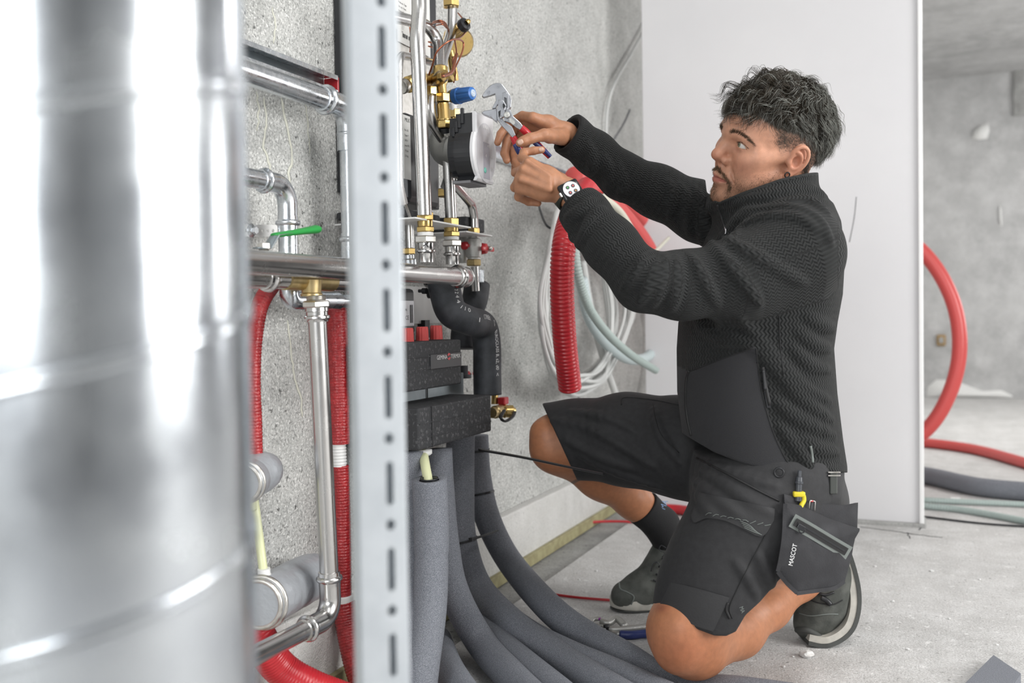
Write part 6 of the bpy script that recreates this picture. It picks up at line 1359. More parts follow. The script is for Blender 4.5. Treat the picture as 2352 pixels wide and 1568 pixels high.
# ================================================================== sock, shoes
SO = Field(); SO.limb([J(1468, 1158, 2.375, 44), J(1520, 1205, 2.40, 38), J(1545, 1260, 2.415, 40)], .02)
cutplane(SO, C3(1478, 1162, 2.375), nrm(C3(1440, 1128, 2.36) - C3(1520, 1205, 2.40)), .09)
v_, q_ = SO.mesh(.003); SO.surf(v_, q_); M['sock'] = mat('black_sock', (.010, .010, .011), .85, bump=.3, bscale=400)
sock = quads_obj('sock', v_, q_, M['sock'], person)
mb = MB(); o_ = on(SO, 1527, 1171, .004)
if o_ is not None: textquad(mb, 'MA', o_, nrm(CR * .35 + CU * .94), nrm(-CR * .94 + CU * .35), rpx(o_, 13), rpx(o_, 22))
mb.build('sock_print', mat('pale_blue_print', (.30, .45, .72), .6), sock, False)
M['suede'] = mat('grey_green_suede', (.052, .056, .050), .78, col2=(.10, .105, .095), nscale=35, bump=.3, bscale=300); M['midsole'] = mat('off_white_midsole', (.52, .50, .45), .6, col2=(.40, .385, .35), nscale=40); M['outsole'] = mat('dark_outsole', (.06, .063, .06), .75, bump=.4, bscale=120)
def shoe(label_, chains, solepts, up_half, cut=None, toecap=None):
    S = Field()
    for ch, k, fl in chains: S.limb(ch, k, flat=fl)
    if cut is not None: cutplane(S, *cut)
    v, q = S.mesh(.0032); S.surf(v, q); o = quads_obj('shoe', v, q, M['suede'], person); o['label'] = label_; return o, S
f0 = nrm(C3(1600, 1400, 2.44) - C3(1430, 1385, 2.38))
sf, SFd = shoe('grey suede work shoe flat on the floor, far foot', [([J(1437, 1368, 2.385, 34), J(1470, 1358, 2.395, 38), J(1520, 1342, 2.41, 42), J(1600, 1352, 2.44, 42), J(1640, 1360, 2.45, 38)], .02, None), ([J(1480, 1350, 2.40, 34), J(1530, 1295, 2.41, 40), J(1550, 1245, 2.42, 42)], .03, None)], None, 0, ((lambda w: np.array([w @ CR, w @ CU, w @ CF]))(np.array(to_world(C3(1520, 1400, 2.41))) * [1, 1, 0] + [0, 0, .016] - CAMLOC), -np.array([CR[2], CU[2], CF[2]]), .35))
def sole_of(pts, w, h, up, m, name, parent):
    q = spline(pts, 8); n = len(q); T, N, B_ = frames(q); V = []; F = []; up = nrm(up)
    for i in range(n):
        s_ = nrm(np.cross(T[i], up)); wi = w[i * (len(w) - 1) // (n - 1)] if isinstance(w, list) else w
        for a, b in ((-1, 0), (-1, h), (1, h), (1, 0)): V.append(q[i] + s_ * a * wi + up * b)
    for i in range(n - 1):
        for j in range(4): F.append((i * 4 + j, i * 4 + (j + 1) % 4, i * 4 + 4 + (j + 1) % 4, i * 4 + 4 + j))
    F += [(3, 2, 1, 0), tuple((n - 1) * 4 + j for j in range(4))]; o = obj(name, mesh(name, V, F), m, parent, False); return o
def flatsole(name, c0, c1, prof, z0, z1, m, parent):
    """sole lying on the floor: outline in plan from heel to toe; prof = (fraction, half width)"""
    c0, c1 = np.array(c0), np.array(c1); d = c1 - c0; d[2] = 0; s_ = nrm(np.cross(d, Zx)); L_ = []; 
    for f, w in prof: L_.append(c0 + d * f + s_ * w)
    for f, w in prof[::-1]: L_.append(c0 + d * f - s_ * w)
    c = np.mean(L_, 0); rings = [(z0, .95), (z0 + .004, 1.0), (z1 - .003, 1.0), (z1, .97)]; n = len(L_); V = []; F = []
    for z, sc in rings: V += [np.array([c[0] + (p[0] - c[0]) * sc, c[1] + (p[1] - c[1]) * sc, z]) for p in L_]
    for l in range(3): F += [(l * n + i, l * n + (i + 1) % n, (l + 1) * n + (i + 1) % n, (l + 1) * n + i) for i in range(n)]
    F += [tuple(range(n - 1, -1, -1)), tuple(3 * n + i for i in range(n))]; o = obj(name, mesh(name, V, F), m, parent); o.data.set_sharp_from_angle(angle=math.radians(45)); return o
toe = to_world(C3(1404, 1400, 2.385)); heel = to_world(C3(1650, 1400, 2.47))
pr_ = [(0, .010), (.03, .026), (.12, .035), (.3, .037), (.55, .041), (.72, .048), (.85, .045), (.94, .034), (.985, .018), (1.0, .006)]
flatsole('outsole', heel, toe, [(f, w * 1.02) for f, w in pr_], .001, .007, M['outsole'], sf); flatsole('midsole', heel, toe, [(f, w * 1.10) for f, w in pr_], .007, .034, M['midsole'], sf)
seam('toe_stitch', SFd, [(1422, 1338), (1425, 1352), (1442, 1360), (1456, 1370), (1450, 1388)], 3, M['greytape'], sf); mb = MB()
for a, b in (((1512, 1300), (1545, 1318)), ((1506, 1318), (1540, 1334)), ((1520, 1282), (1548, 1298)), ((1500, 1332), (1530, 1346))):
    q = [on(SFd, x, y, .003) for x, y in (a, ((a[0] + b[0]) / 2, (a[1] + b[1]) / 2 - 2), b)]
    if all(p is not None for p in q): V, F = sweep(spline(q, 4), .0022, 6); mb.add(V, F)
p0 = to_world(C3(1530, 1258, 2.36)); V, F = sweep(spline([p0, p0 - CR * .012 + CU * .006, p0 - CR * .016 - CU * .004, p0 - CR * .004 - CU * .012, p0 - CR * .010 - CU * .022], 6), .0013, 6); mb.add(V, F)
p0 = to_world(C3(1518, 1300, 2.36)); V, F = sweep(spline([p0, p0 - CR * .010 + CU * .010, p0 - CR * .020 + CU * .004, p0 - CR * .024 - CU * .012], 6), .0013, 6); mb.add(V, F); mb.build('laces', M['black'], sf)
sn_, SNd = shoe('grey suede work shoe standing on its toes, near foot', [([J(1870, 1420, 2.145, 44), J(1886, 1385, 2.15, 55), J(1898, 1340, 2.155, 53), J(1905, 1300, 2.15, 46)], .02, None), ([J(1852, 1438, 2.14, 24), J(1890, 1440, 2.15, 26)], .02, None), ([J(1905, 1310, 2.15, 46), J(1880, 1285, 2.13, 42)], .02, None)], None, 0, None)
sol = [to_world(C3(*p)) for p in ((1848, 1452, 2.135), (1878, 1455, 2.14), (1908, 1444, 2.145), (1931, 1422, 2.15), (1942, 1386, 2.155), (1943, 1345, 2.16), (1934, 1300, 2.16), (1920, 1255, 2.155))]
dirs = -CF * .96 - CR * .25
def sole_strip(name, off0, off1, half, m):
    q = spline(sol, 8); T, N, B_ = frames(q); V = []; F = []; n = len(q); side = nrm(CF)
    for i in range(n):
        o_ = nrm(np.cross(side, T[i])); o_ = o_ if np.dot(o_, CR - CU) > 0 else -o_; hw = half * (0.75 + .25 * min(1, i / 10)) * (1 - .25 * max(0, (i - n * .55) / n))
        for a, b in ((-hw, off0), (-hw, off1), (hw, off1), (hw, off0)): V.append(q[i] + side * a + o_ * b)
    for i in range(n - 1):
        for j in range(4): F.append((i * 4 + j, i * 4 + (j + 1) % 4, i * 4 + 4 + (j + 1) % 4, i * 4 + 4 + j))
    F += [(3, 2, 1, 0), tuple((n - 1) * 4 + j for j in range(4))]; o = obj(name, mesh(name, V, F), m, sn_); o.data.set_sharp_from_angle(angle=math.radians(45)); return o
sole_strip('midsole', -.006, .008, .047, M['midsole']); sole_strip('outsole', .008, .017, .049, M['outsole'])
seam('toe_stitch', SNd, [(1836, 1408), (1862, 1414), (1900, 1410), (1925, 1410)], 2.4, M['greytape'], sn_); seam('panel_edge', SNd, [(1846, 1372), (1880, 1384), (1912, 1388), (1935, 1378)], 3, M['seamm'], sn_)
seam('toe_guard', SNd, [(1830, 1446), (1856, 1448), (1884, 1462)], 14, M['outsole'], sn_, lift=.002)
seam('lace_band', SNd, [(1886, 1372), (1898, 1378), (1908, 1388)], 12, M['black'], sn_, lift=.003); seam('laces', SNd, [(1870, 1358), (1895, 1366), (1916, 1360)], 6, M['black'], sn_, lift=.003)
# ================================================================== hair, face details
def strands(name, S, rad, cols, m, parent, stuff=False):
    """S (n,m,3) camera-frame polylines -> thin three-sided tubes"""
    n, mm, _ = S.shape; T = np.gradient(S, axis=1); T /= np.linalg.norm(T, axis=2, keepdims=True) + 1e-9
    a = np.array([.31, .52, .79]); N = np.cross(T, a); N /= np.linalg.norm(N, axis=2, keepdims=True) + 1e-9; Bn = np.cross(T, N)
    taper = np.interp(np.linspace(0, 1, mm), [0, .6, 1], [1, .9, .25]); rr = np.asarray(rad).reshape(-1, 1) * taper[None]
    V = np.stack([S + rr[..., None] * (math.cos(t) * N + math.sin(t) * Bn) for t in (0, 2.094, 4.189)], 2).reshape(-1, 3)
    base = (np.arange(n)[:, None] * mm + np.arange(mm - 1)[None]) * 3; Q = []
    for j in range(3): k = (j + 1) % 3; Q.append(np.stack([base + j, base + k, base + 3 + k, base + 3 + j], -1))
    Q = np.concatenate([q.reshape(-1, 4) for q in Q]); C_ = np.repeat(cols, mm * 3, 0)
    return quads_obj(name, V, Q, m, parent, {'col': C_})
M['hair'] = attr_mat('hair', .42, spec=.5)
rsH = np.random.RandomState(21)
Ri = HR.T
hl_j = hairline + .004 + .006 * np.sin(hx * 190 + 1) * (hx > -.02) + .004 * np.clip((hx + .02) / .05, 0, 1); scalp = np.where((hz > hl_j) & (wf[:, 0] > .5) & (hx < .1))[0]
CEN = np.array([-.014, 0, .043]); RAD = np.array([.104, .077, .088])
def outN(q): g = (q - CEN) / RAD ** 2; return g / np.linalg.norm(g, axis=-1, keepdims=True)
def flow(q):
    x, y, z = q.T; n = outN(q)
    top = np.clip((z - .075) / .04, 0, 1) * np.clip((x + .055) / .05, 0, 1)
    back = np.clip((-x - .04) / .04, 0, 1)
    f = np.stack([top * 1.0 + (1 - top) * (-.55 + .35 * back), .35 * np.sign(y) * (1 - top) * .3 - .25 * top, -(1 - top) * .75 - .05 * top], 1)
    f = f - n * (f * n).sum(1, keepdims=True); return f / (np.linalg.norm(f, axis=1, keepdims=True) + 1e-6), top, back
def grow(root, n_clump, per, mseg, seed):
    rs = np.random.RandomState(seed); ci = root[rs.choice(len(root), n_clump)]; cq = hl[ci]
    out, colr, rad = [], [], []
    for c in range(n_clump):
        q = np.repeat(cq[c][None], per, 0) + rs.normal(0, .0042, (per, 3)); n = outN(q); off = q - q.mean(0)
        f, top, back = flow(q); tp, bk = float(top.mean()), float(back.mean())
        edge = np.clip((cq[c][2] - np.interp(cq[c][0], [-.11, -.085, -.058, -.03, -.008, .037, .06, .079, .1], [-.030, -.020, .010, .034, .0435, .0535, .066, .072, .060])) / .035, 0, 1)
        ln = (.012 + .017 * edge + .031 * tp + .004 * bk * edge) * rs.uniform(.8, 1.25); lift = (.24 + .30 * tp * edge + .08 * bk * edge) * rs.uniform(.7, 1.3)
        cr_ = (.0016 + .0062 * tp + .0012 * edge) * rs.uniform(.5, 1.35); wl = rs.uniform(.030, .050); ph = rs.uniform(0, 6.28); sgn = rs.choice([-1, 1]); w = rs.normal(0, .30, 3) * (.5 + .6 * tp)
        P_ = np.zeros((per, mseg, 3)); P_[:, 0] = q - n * .001; ln *= 1 + .35 * np.clip((cq[c][0] - .03) / .04, 0, 1) * edge; l = ln * rs.uniform(.85, 1.1, (per, 1)); st = l / (mseg - 1); d = n.copy(); cur = P_[:, 0].copy()
        for k in range(1, mseg):
            t = k / (mseg - 1); nn_ = outN(cur); g = np.array([0, 0, -1.0]) * (.2 + .9 * t) + np.array([.5, 0, 0]) * tp * t
            ff = f + w; dd = nn_ * lift * (1 - t) ** 1.0 + ff * (.5 + t) + g * (.35 + .30 * tp) - nn_ * .55 * t * tp; d = dd / np.linalg.norm(dd, axis=1, keepdims=True); cur = cur + d * st; P_[:, k] = cur
        P_ = P_ - off[:, None] * (np.linspace(0, 1, mseg) ** .7 * .62 * (.35 + .65 * tp))[None, :, None]
        s_ = np.linspace(0, 1, mseg)[None, :] * l; e1 = np.cross(f, n); e1 /= np.linalg.norm(e1, axis=1, keepdims=True) + 1e-9
        ang = ph + s_ / wl * 6.28 + rs.normal(0, .16, (per, 1)); am = cr_ * np.minimum(1, s_ / .012)
        P_ = P_ + am[..., None] * (np.cos(ang)[..., None] * e1[:, None] + sgn * np.sin(ang)[..., None] * n[:, None])
        dd = (P_ - CEN) / RAD; k0 = np.linalg.norm(dd, axis=2, keepdims=True); P_ = CEN + (P_ - CEN) * np.maximum(1, (1.012 + .0) / k0)
        gp = np.clip(.07 + .70 * (1 - tp) * (.4 + .6 * np.clip((-.0 - cq[c][0]) / .07 + .6, 0, 1)), 0, .75)
        gr = rs.rand(per) < gp; base = np.array([.024, .018, .011]) * rs.uniform(.6, 1.9); cc = np.where(gr[:, None], np.array([.32, .325, .295]) * rs.uniform(.40, 1.15, (per, 1)), base)
        out.append(P_); colr.append(cc); rad.append(np.full(per, .00031) * rs.uniform(.8, 1.25, per))
    return np.concatenate(out), np.concatenate(colr), np.concatenate(rad)
S1, c1_, r1_ = grow(scalp, 480, 22, 14, 5)
hair = strands('hair', HC + S1 @ HR.T, r1_, c1_, M['hair'], person); hair['label'] = 'wavy dark hair greying at the sides and back'; 
# under-layer of hair so that no scalp shows through
HU = Field(); HE(HU, tuple(CEN), tuple(RAD + .0040), 0); HE(HU, (.036, 0, .036), (.0640, .066, .064), .02)
hv, hq = HU.mesh(.0030); hh = (hv - HC) @ HR
hlim = np.interp(hh[:, 0], [-.13, -.085, -.058, -.03, -.008, .037, .06, .079, .1], [-.030, -.020, .010, .034, .0435, .0575, .072, .078, .068]) + .008
keep = (hh[:, 2] > hlim)[hq].all(1); hq = hq[keep]; us = np.unique(hq); mp = np.full(len(hv), -1); mp[us] = np.arange(len(us)); hv, hq, hh = hv[us], mp[hq], hh[us]
nn2 = outN(hh); hh = hh + nn2 * (.0025 * np.sin(hh[:, 0] * 420 + 3 * np.sin(hh[:, 1] * 160) + hh[:, 2] * 200))[:, None]; hv = HC + hh @ HR.T
gy = np.clip((.095 - hh[:, 2]) / .05, 0, 1)[:, None]; colh = np.array([.014, .011, .008]) * (1 - gy) + np.array([.030, .028, .024]) * gy
M['hairbase'] = attr_mat('hair_base', .95, spec=.05); quads_obj('hair_base', hv, hq, M['hairbase'], hair, {'col': colh * .6})
# short clipped fade, brows, moustache, goatee
def onskin(Qh):
    p = HC + np.asarray(Qh) @ HR.T
    for _ in range(3): d = B.ev(p); p = p - B.grad(p) * d[:, None]
    return p, B.grad(p)
def fuzz_px(name, path, n, length, dirf, col_, rad, sp, seed, parent=None):
    rs = np.random.RandomState(seed); q = spline([(a, b, 0) for a, b in path], 10)[:, :2]; pp, dd = [], []
    for _ in range(n):
        i = rs.randint(len(q)); h = B.hit(*(q[i] + rs.normal(0, 1, 2) * sp))
        if h is not None: pp.append(h); dd.append(dirf(i / (len(q) - 1)))
    p = np.array(pp); nm = B.grad(p); d = np.array(dd, float); d = d - nm * (d * nm).sum(1, keepdims=True); d /= np.linalg.norm(d, axis=1, keepdims=True); d = d + rs.normal(0, .22, d.shape) + nm * .4; d /= np.linalg.norm(d, axis=1, keepdims=True)
    l = length * rs.uniform(.6, 1.2, (len(p), 1, 1)); tt = np.linspace(0, 1, 5)[None, :, None]; out = p[:, None] + d[:, None] * l * tt - nm[:, None] * l * .15 * tt ** 2
    return strands(name, out, np.full(len(out), rad), np.array(col_) * rs.uniform(.6, 1.6, (len(out), 1)), M['hair'], parent or person)
def fuzz(name, paths, n, length, dirf, col_, rad, spread, seed, seg=5, ymax=.2):
    rs = np.random.RandomState(seed); roots, dd, ll, cs = [], [], [], []
    for pth in paths:
        q = spline(pth, 8)
        for _ in range(n):
            i = rs.randint(len(q)); r_ = q[i] + rs.normal(0, 1, 3) * np.array(spread); roots.append(r_); t = i / (len(q) - 1)
            dd.append(HR @ np.array(dirf(t, np.sign(r_[1]) if abs(r_[1]) > 1e-4 else 1))); ll.append(length * rs.uniform(.6, 1.2)); cs.append(np.array(col_) * rs.uniform(.6, 1.6))
    p, nm = onskin(roots); kp = np.abs(((p - HC) @ HR)[:, 1]) < ymax; p, nm, roots = p[kp], nm[kp], None; dd, ll, cs = np.array(dd)[kp], np.array(ll)[kp], np.array(cs)[kp]; d = np.array(dd); d = d - nm * (d * nm).sum(1, keepdims=True) + rs.normal(0, .25, d.shape) + nm * .55; d /= np.linalg.norm(d, axis=1, keepdims=True); l = np.array(ll)[:, None, None]; tt = np.linspace(0, 1, seg)[None, :, None]
    out = p[:, None] - nm[:, None] * .0006 + d[:, None] * l * tt + nm[:, None] * .0011 - nm[:, None] * l * .16 * tt ** 2
    return strands(name, out, np.full(len(out), rad), np.array(cs), M['hair'], person)
fuzz_px('eyebrow', [(1678, 305), (1688, 304), (1700, 308), (1714, 317), (1730, 332)], 430, .0068, lambda t: (.25 + .8 * t, .85 - 1.2 * t, -.3), (.085, .055, .034), .00017, 1.7, 3)
fuzz_px('eyelashes', [(1694, 329), (1698, 326.5), (1705, 328.5), (1712, 334.5), (1718, 341)], 110, .0024, lambda t: (-.9 + 1.2 * t, .25 - .5 * t, -.2), (.010, .008, .006), .00016, .5, 9)
fuzz('eyebrow', [[(.0985, -.011, .0300), (.0920, -.024, .0330), (.0820, -.038, .0315), (.0700, -.0505, .0225)]], 260, .0065, lambda t, s: (-.45 - .3 * t, .8 * s, .55 - 1.0 * t), (.055, .035, .022), .00019, (.001, .0012, .0016), 4)
fuzz('moustache', [[(.1060, .001, -.0405), (.1030, .011, -.0425), (.0960, .020, -.0490), (.0890, .0280, -.0590), (.0850, .0300, -.0700)], [(.1060, -.001, -.0405), (.1030, -.011, -.0425), (.0960, -.020, -.0490), (.0890, -.0280, -.0590), (.0850, -.0300, -.0700)]], 430, .0068, lambda t, s: (0, .55 * s * (1 - t) + .1 * s, -.8), (.13, .082, .045), .00017, (.0015, .0024, .0022), 5)
fuzz('goatee', [[(.1000, .004, -.0750), (.1010, .006, -.0860), (.0990, .008, -.0980), (.0900, .010, -.1080)], [(.1000, -.004, -.0750), (.1010, -.006, -.0860), (.0990, -.008, -.0980), (.0900, -.010, -.1080)], [(.0850, .029, -.0720), (.0840, .027, -.0850), (.0860, .018, -.0990)]], 150, .0050, lambda t, s: (.1, .1 * s, -.9), (.12, .078, .045), .00015, (.002, .005, .0038), 6)
fuzz('beard_stubble', [[(.06, .048, -.070), (.03, .054, -.060), (.004, .066, -.042)], [(.075, .035, -.082), (.045, .050, -.075), (.01, .062, -.055)], [(.075, .040, -.058), (.055, .050, -.052), (.03, .058, -.045)]], 900, .0019, lambda t, s: (.2, 0, -.9), (.10, .06, .035), .00013, (.012, .004, .009), 7, 3)
fuzz('clipped_hair', [[(.034, .070, .046), (.010, .074, .040), (-.012, .076, .036), (-.034, .074, .026), (-.055, .068, .004), (-.074, .058, -.024)], [(.030, .070, .034), (.012, .074, .026), (-.030, .076, .016), (-.046, .071, -.006), (-.064, .062, -.034)], [(-.036, .074, .002), (-.050, .068, -.022), (-.066, .058, -.046)]], 1900, .0030, lambda t, s: (-.5, 0, -.7), (.085, .072, .060), .00015, (.006, .003, .0070), 8, 3, ymax=.0775)
# eyes
for s in (-1, 1):
    c = eyeC[s]; e = MB(); R_ = .01335; V = []; F = []; n1, n2 = 28, 40
    gz = nrm(np.array([.985, .03 * s * 0 - .05, .10]))         # gaze towards the pliers
    e1 = nrm(np.cross([0, 0, 1.0], gz)); e2 = np.cross(gz, e1); mi = []
    for i in range(n1 + 1):
        a = math.pi * (i / n1) ** 1.25
        rb = R_ * (1.03 if a < .42 else 1.0)
        for j in range(n2): b = 2 * math.pi * j / n2; V.append(to_world(HC + HR @ (c + rb * (math.cos(a) * gz + math.sin(a) * (math.cos(b) * e1 + math.sin(b) * e2)))))
    for i in range(n1):
        for j in range(n2): F.append((i * n2 + j, i * n2 + (j + 1) % n2, (i + 1) * n2 + (j + 1) % n2, (i + 1) * n2 + j)); a = math.pi * ((i + .5) / n1) ** 1.25; mi.append(2 if a < .17 else 1 if a < .46 else 3 if a < .50 else 0)
    me = mesh('eyeball', V, F); 
    if 'eyew' not in M: M['eyew'] = mat('eye_white', (.70, .66, .62), .12, coat=.6); M['iris'] = mat('grey_green_iris', (.12, .14, .09), .08, col2=(.20, .20, .12), nscale=900, coat=.8); M['pupil'] = mat('pupil', (.004, .004, .004), .06, coat=.8); M['limbus'] = mat('iris_rim', (.03, .03, .025), .1, coat=.8)
    o = obj('eyeball', me, [M['eyew'], M['iris'], M['pupil'], M['limbus']], person); me.polygons.foreach_set('material_index', mi)
    lash = []; rs = np.random.RandomState(2)
    for _ in range(46):
        t = rs.rand(); q = spline([(.0880, s * .0195, .0135), (.0882, s * .0275, .0183), (.0855, s * .0365, .0183), (.0785, s * .0465, .0122)], 8)[int(t * 24)]; d = np.array([.8, .35 * s * (t - .2), .45]); tt = np.linspace(0, 1, 5)[:, None]; lash.append(q + d * .0052 * tt * rs.uniform(.7, 1.1) + np.array([0, 0, .002]) * tt ** 2)
    strands('eyelashes', HC + np.array(lash) @ HR.T, np.full(len(lash), .00022), np.tile([.012, .009, .007], (len(lash), 1)), M['hair'], o)
# ear tunnel ring
V, F = ring(to_world(HC + HR @ np.array([.0035, .0815, -.0285])), dir_world(HR @ np.array([.15, 1, -.05])), .0046, .0012, 32, 8); o = obj('ear_tunnel', mesh('e', V, F), M['blackgloss'], person)
# ================================================================== watch, ring, belt pouch, tools
ax_ = nrm(C3(1340, 484, 1.785) - C3(1300, 440, 1.815)); wc = C3(1307, 453, 1.812)
M['strap'] = mat('dark_olive_strap', (.018, .024, .018), .5)
wcase = C3(1311, 438, 1.7745); nW = nrm(np.array([.16, .30, -.94])); 
V, F = [], []; e1 = nrm(np.cross(ax_, [0, 0, 1.0])); e2 = np.cross(ax_, e1); n = 48
Rw = .0258
for j in range(n):
    a = 2 * math.pi * j / n; d = math.cos(a) * e1 + math.sin(a) * e2
    for rr_, h in ((Rw, -.0105), (Rw + .0025, -.0095), (Rw + .0025, .0095), (Rw, .0105)): V.append(to_world(wc + d * rr_ + ax_ * h))
for j in range(n):
    for l in range(4): F.append((j * 4 + l, j * 4 + (l + 1) % 4, ((j + 1) % n) * 4 + (l + 1) % 4, ((j + 1) % n) * 4 + l))
watch = obj('wristwatch', mesh('w', V, F), M['strap'], person); watch['label'] = 'black wristwatch with a round pale dial'
ux = nrm(np.cross(nW, ax_)); uy = np.cross(ux, nW); uxw, uyw, nw = dir_world(ux), dir_world(uy), dir_world(nW); cw = to_world(wcase)
V, F = box(cw, .041, .036, .011, (uxw, uyw, nw), .0045, 3); case = obj('watch_case', mesh('c', V, F), M['blackgloss'], watch, True); case.data.set_sharp_from_angle(angle=math.radians(40))
V, F = box(cw + uxw * .0215, .004, .009, .006, (uxw, uyw, nw), .001); obj('crown', mesh('c', V, F), M['nickel'], watch, False)
V, F = lathe(cw + nw * .0055, nw, [(0, .0158), (.0008, .0155)], 40); dial = obj('dial', mesh('d', V, F), mat('pale_dial', (.72, .70, .76), .25), watch, True); dial.data.set_sharp_from_angle(angle=math.radians(40))
V, F = ring(cw + nw * .0058, nw, .0163, .0007, 40, 6); obj('bezel', mesh('b', V, F), M['black'], watch)
sub_c = [mat('amber_dot', (.45, .18, .03), .4), M['red'], M['red'], M['green']]
for i, (a, b) in enumerate(((-.0055, .0055), (.0055, .0050), (-.0060, -.0050), (.0050, -.0058))):
    c = cw + nw * .0064 + uxw * a + uyw * b; V, F = lathe(c, nw, [(0, .0037), (.0005, .0036)], 20); obj('sub_dial', mesh('s', V, F), M['black'], watch, False)
    mb = MB(); V, F = lathe(c + nw * .0005, nw, [(0, .0018), (.0004, .0016)], 12); mb.add(V, F); obj('sub_dial_mark', mesh('s', V, F), sub_c[i], watch, False)
V, F = ring(to_world(C3(1200, 447, 1.855)), dir_world(nrm(C3(1214, 455, 1.86) - C3(1190, 436, 1.84))), .0093, .0011, 30, 8); obj('gold_ring', mesh('r', V, F), mat('gold', (.75, .50, .20), .2, 1.0), person)
# ---- belt pouch (worn on the shorts)
def pz(px, py): return 1.706 + (px - 1790) * .00036 + (py - 1250) * -.00004
def PP(px, py, lift=0.0): return to_world(C3(px, py, pz(px, py) - lift))
M['pouch'] = mat('black_canvas_pouch', (.020, .020, .023), .8, col2=(.045, .045, .05), nscale=14, ncon=(.45, .75), bump=.3, bscale=350)
def sheet_px(name, outline, lift0, lift1, m, parent, bulge=0.0, cen=None):
    n = len(outline); c = np.mean(outline, 0); V = []; F = []; rings = [(1.0, lift1), (1.0, lift0), (.985, lift0 + .0012), (.66, lift0 + .0012 + bulge * .8), (.33, lift0 + .0012 + bulge)]
    for sc, li in rings: V += [PP(c[0] + (x - c[0]) * sc, c[1] + (y - c[1]) * sc, li) for x, y in outline]
    V.append(PP(c[0], c[1], lift0 + .0012 + bulge * 1.03))
    for l in range(len(rings) - 1): F += [(l * n + i, (l + 1) * n + i, (l + 1) * n + (i + 1) % n, l * n + (i + 1) % n) for i in range(n)]
    F += [((len(rings) - 1) * n + i, len(rings) * n, (len(rings) - 1) * n + (i + 1) % n) for i in range(n)] + [tuple(range(n))]
    o = obj(name, mesh(name, V, F), m, parent); o.data.set_sharp_from_angle(angle=math.radians(50)); return o
dens = lambda pts: [tuple(p[:2]) for p in resample(np.array([(a, b, 0) for a, b in pts + pts[:1]], float), 8)[0][:-1]]
pb_ = sheet_px('belt_pouch', dens([(1800, 1134), (1850, 1146), (1890, 1156), (1938, 1160), (1971, 1153), (1969, 1215), (1945, 1320), (1900, 1345), (1838, 1352), (1795, 1308), (1803, 1200)]), -.012, -.060, M['pouch'], person); pb_['label'] = 'black canvas belt pouch with a slanted grey zip'
fr_ = sheet_px('front_pocket', dens([(1802, 1153), (1840, 1160), (1900, 1188), (1950, 1206), (1977, 1214), (1962, 1240), (1958, 1268), (1948, 1310), (1940, 1336), (1915, 1352), (1875, 1358), (1828, 1365), (1808, 1342), (1783, 1312), (1790, 1290), (1798, 1240)]), .0, -.020, M['pouch'], pb_, .010)
def ribbon(name, pts, lift, w, th, m, parent, closed=False):
    q = spline([PP(x, y, lift) for x, y in pts], 6, closed); V, F = sweep(q, th, 8, flat=(CF, w / th), closed=closed); return obj(name, mesh(name, V, F), m, parent)
from mathutils.bvhtree import BVHTree
_bv = BVHTree.FromPolygons([tuple(v.co) for v in fr_.data.vertices], [tuple(p.vertices) for p in fr_.data.polygons])
def onp(px, py, e=.001):
    r = ray(px, py); h = _bv.ray_cast(Vector(CAMLOC), Vector(r).normalized())[0]; return (np.array(h[:]) - nrm(r) * e) if h is not None else PP(px, py, e)
def flatpoly_p(name, outline, e, m, parent, th=.0012):
    n = len(outline); V = [onp(x, y, e + th) for x, y in outline] + [onp(x, y, e - .002) for x, y in outline]
    return obj(name, mesh(name, V, [tuple(range(n))] + [(i, n + i, n + (i + 1) % n, (i + 1) % n) for i in range(n)]), m, parent, False)
def band(name, pts, e, hw, m, parent, th=.0014):
    q = np.array([onp(x, y, e) for x, y in pts]); q = spline(q, 6); T, N, B_ = frames(q); V = []; F = []
    for i in range(len(q)):
        s_ = nrm(np.cross(T[i], CF)); 
        for a, b in ((-hw, 0), (-hw, -th), (hw, -th), (hw, 0)): V.append(q[i] + s_ * a + CF * b)
    for i in range(len(q) - 1):
        for j in range(4): F.append((i * 4 + j, i * 4 + (j + 1) % 4, i * 4 + 4 + (j + 1) % 4, i * 4 + 4 + j))
    F += [(3, 2, 1, 0), tuple((len(q) - 1) * 4 + j for j in range(4))]; return obj(name, mesh(name, V, F), m, parent, False)
band('zip_surround', [(1819, 1194), (1860, 1217), (1905, 1244), (1950, 1270)], .0035, .0125, M['greytape'], pb_); band('zip_tape', [(1826, 1198), (1860, 1217), (1905, 1244), (1944, 1267)], .0051, .0072, M['piping'], pb_)
band('zip_teeth', [(1832, 1201), (1860, 1217), (1905, 1244), (1940, 1265)], .0066, .0016, M['black'], pb_, .0008)
V, F = box(onp(1840, 1211, .008), .014, .009, .004, (CR * .85 - CU * .5, CU * .85 + CR * .5, CF), .001); obj('zip_slider', mesh('z', V, F), M['black'], pb_, False); V, F = ring(onp(1842, 1217, .009), CF, .005, .0011, 20, 6); obj('zip_ring', mesh('z', V, F), M['black'], pb_)
band('edge_binding', [(1803, 1156), (1800, 1230), (1792, 1285), (1786, 1312)], .0005, .0035, M['pouch'], pb_); band('edge_binding', [(1786, 1312), (1808, 1340), (1830, 1361)], .0005, .0035, M['pouch'], pb_); band('edge_binding', [(1830, 1362), (1875, 1356), (1915, 1350), (1940, 1334)], .0005, .0035, M['pouch'], pb_)
mb = MB(); o_ = onp(1820, 1300, .0035); e_ = onp(1831, 1250, .0050); d_ = nrm(e_ - o_); textquad(mb, 'MASCOT', o_, d_, nrm(np.cross(d_, CF)) * -1 if np.dot(np.cross(d_, CF), CR) > 0 else nrm(np.cross(d_, CF)), rpx(o_, 10), np.linalg.norm(e_ - o_), .0004); mb.build('lettering', M['whiteink'], pb_, False)
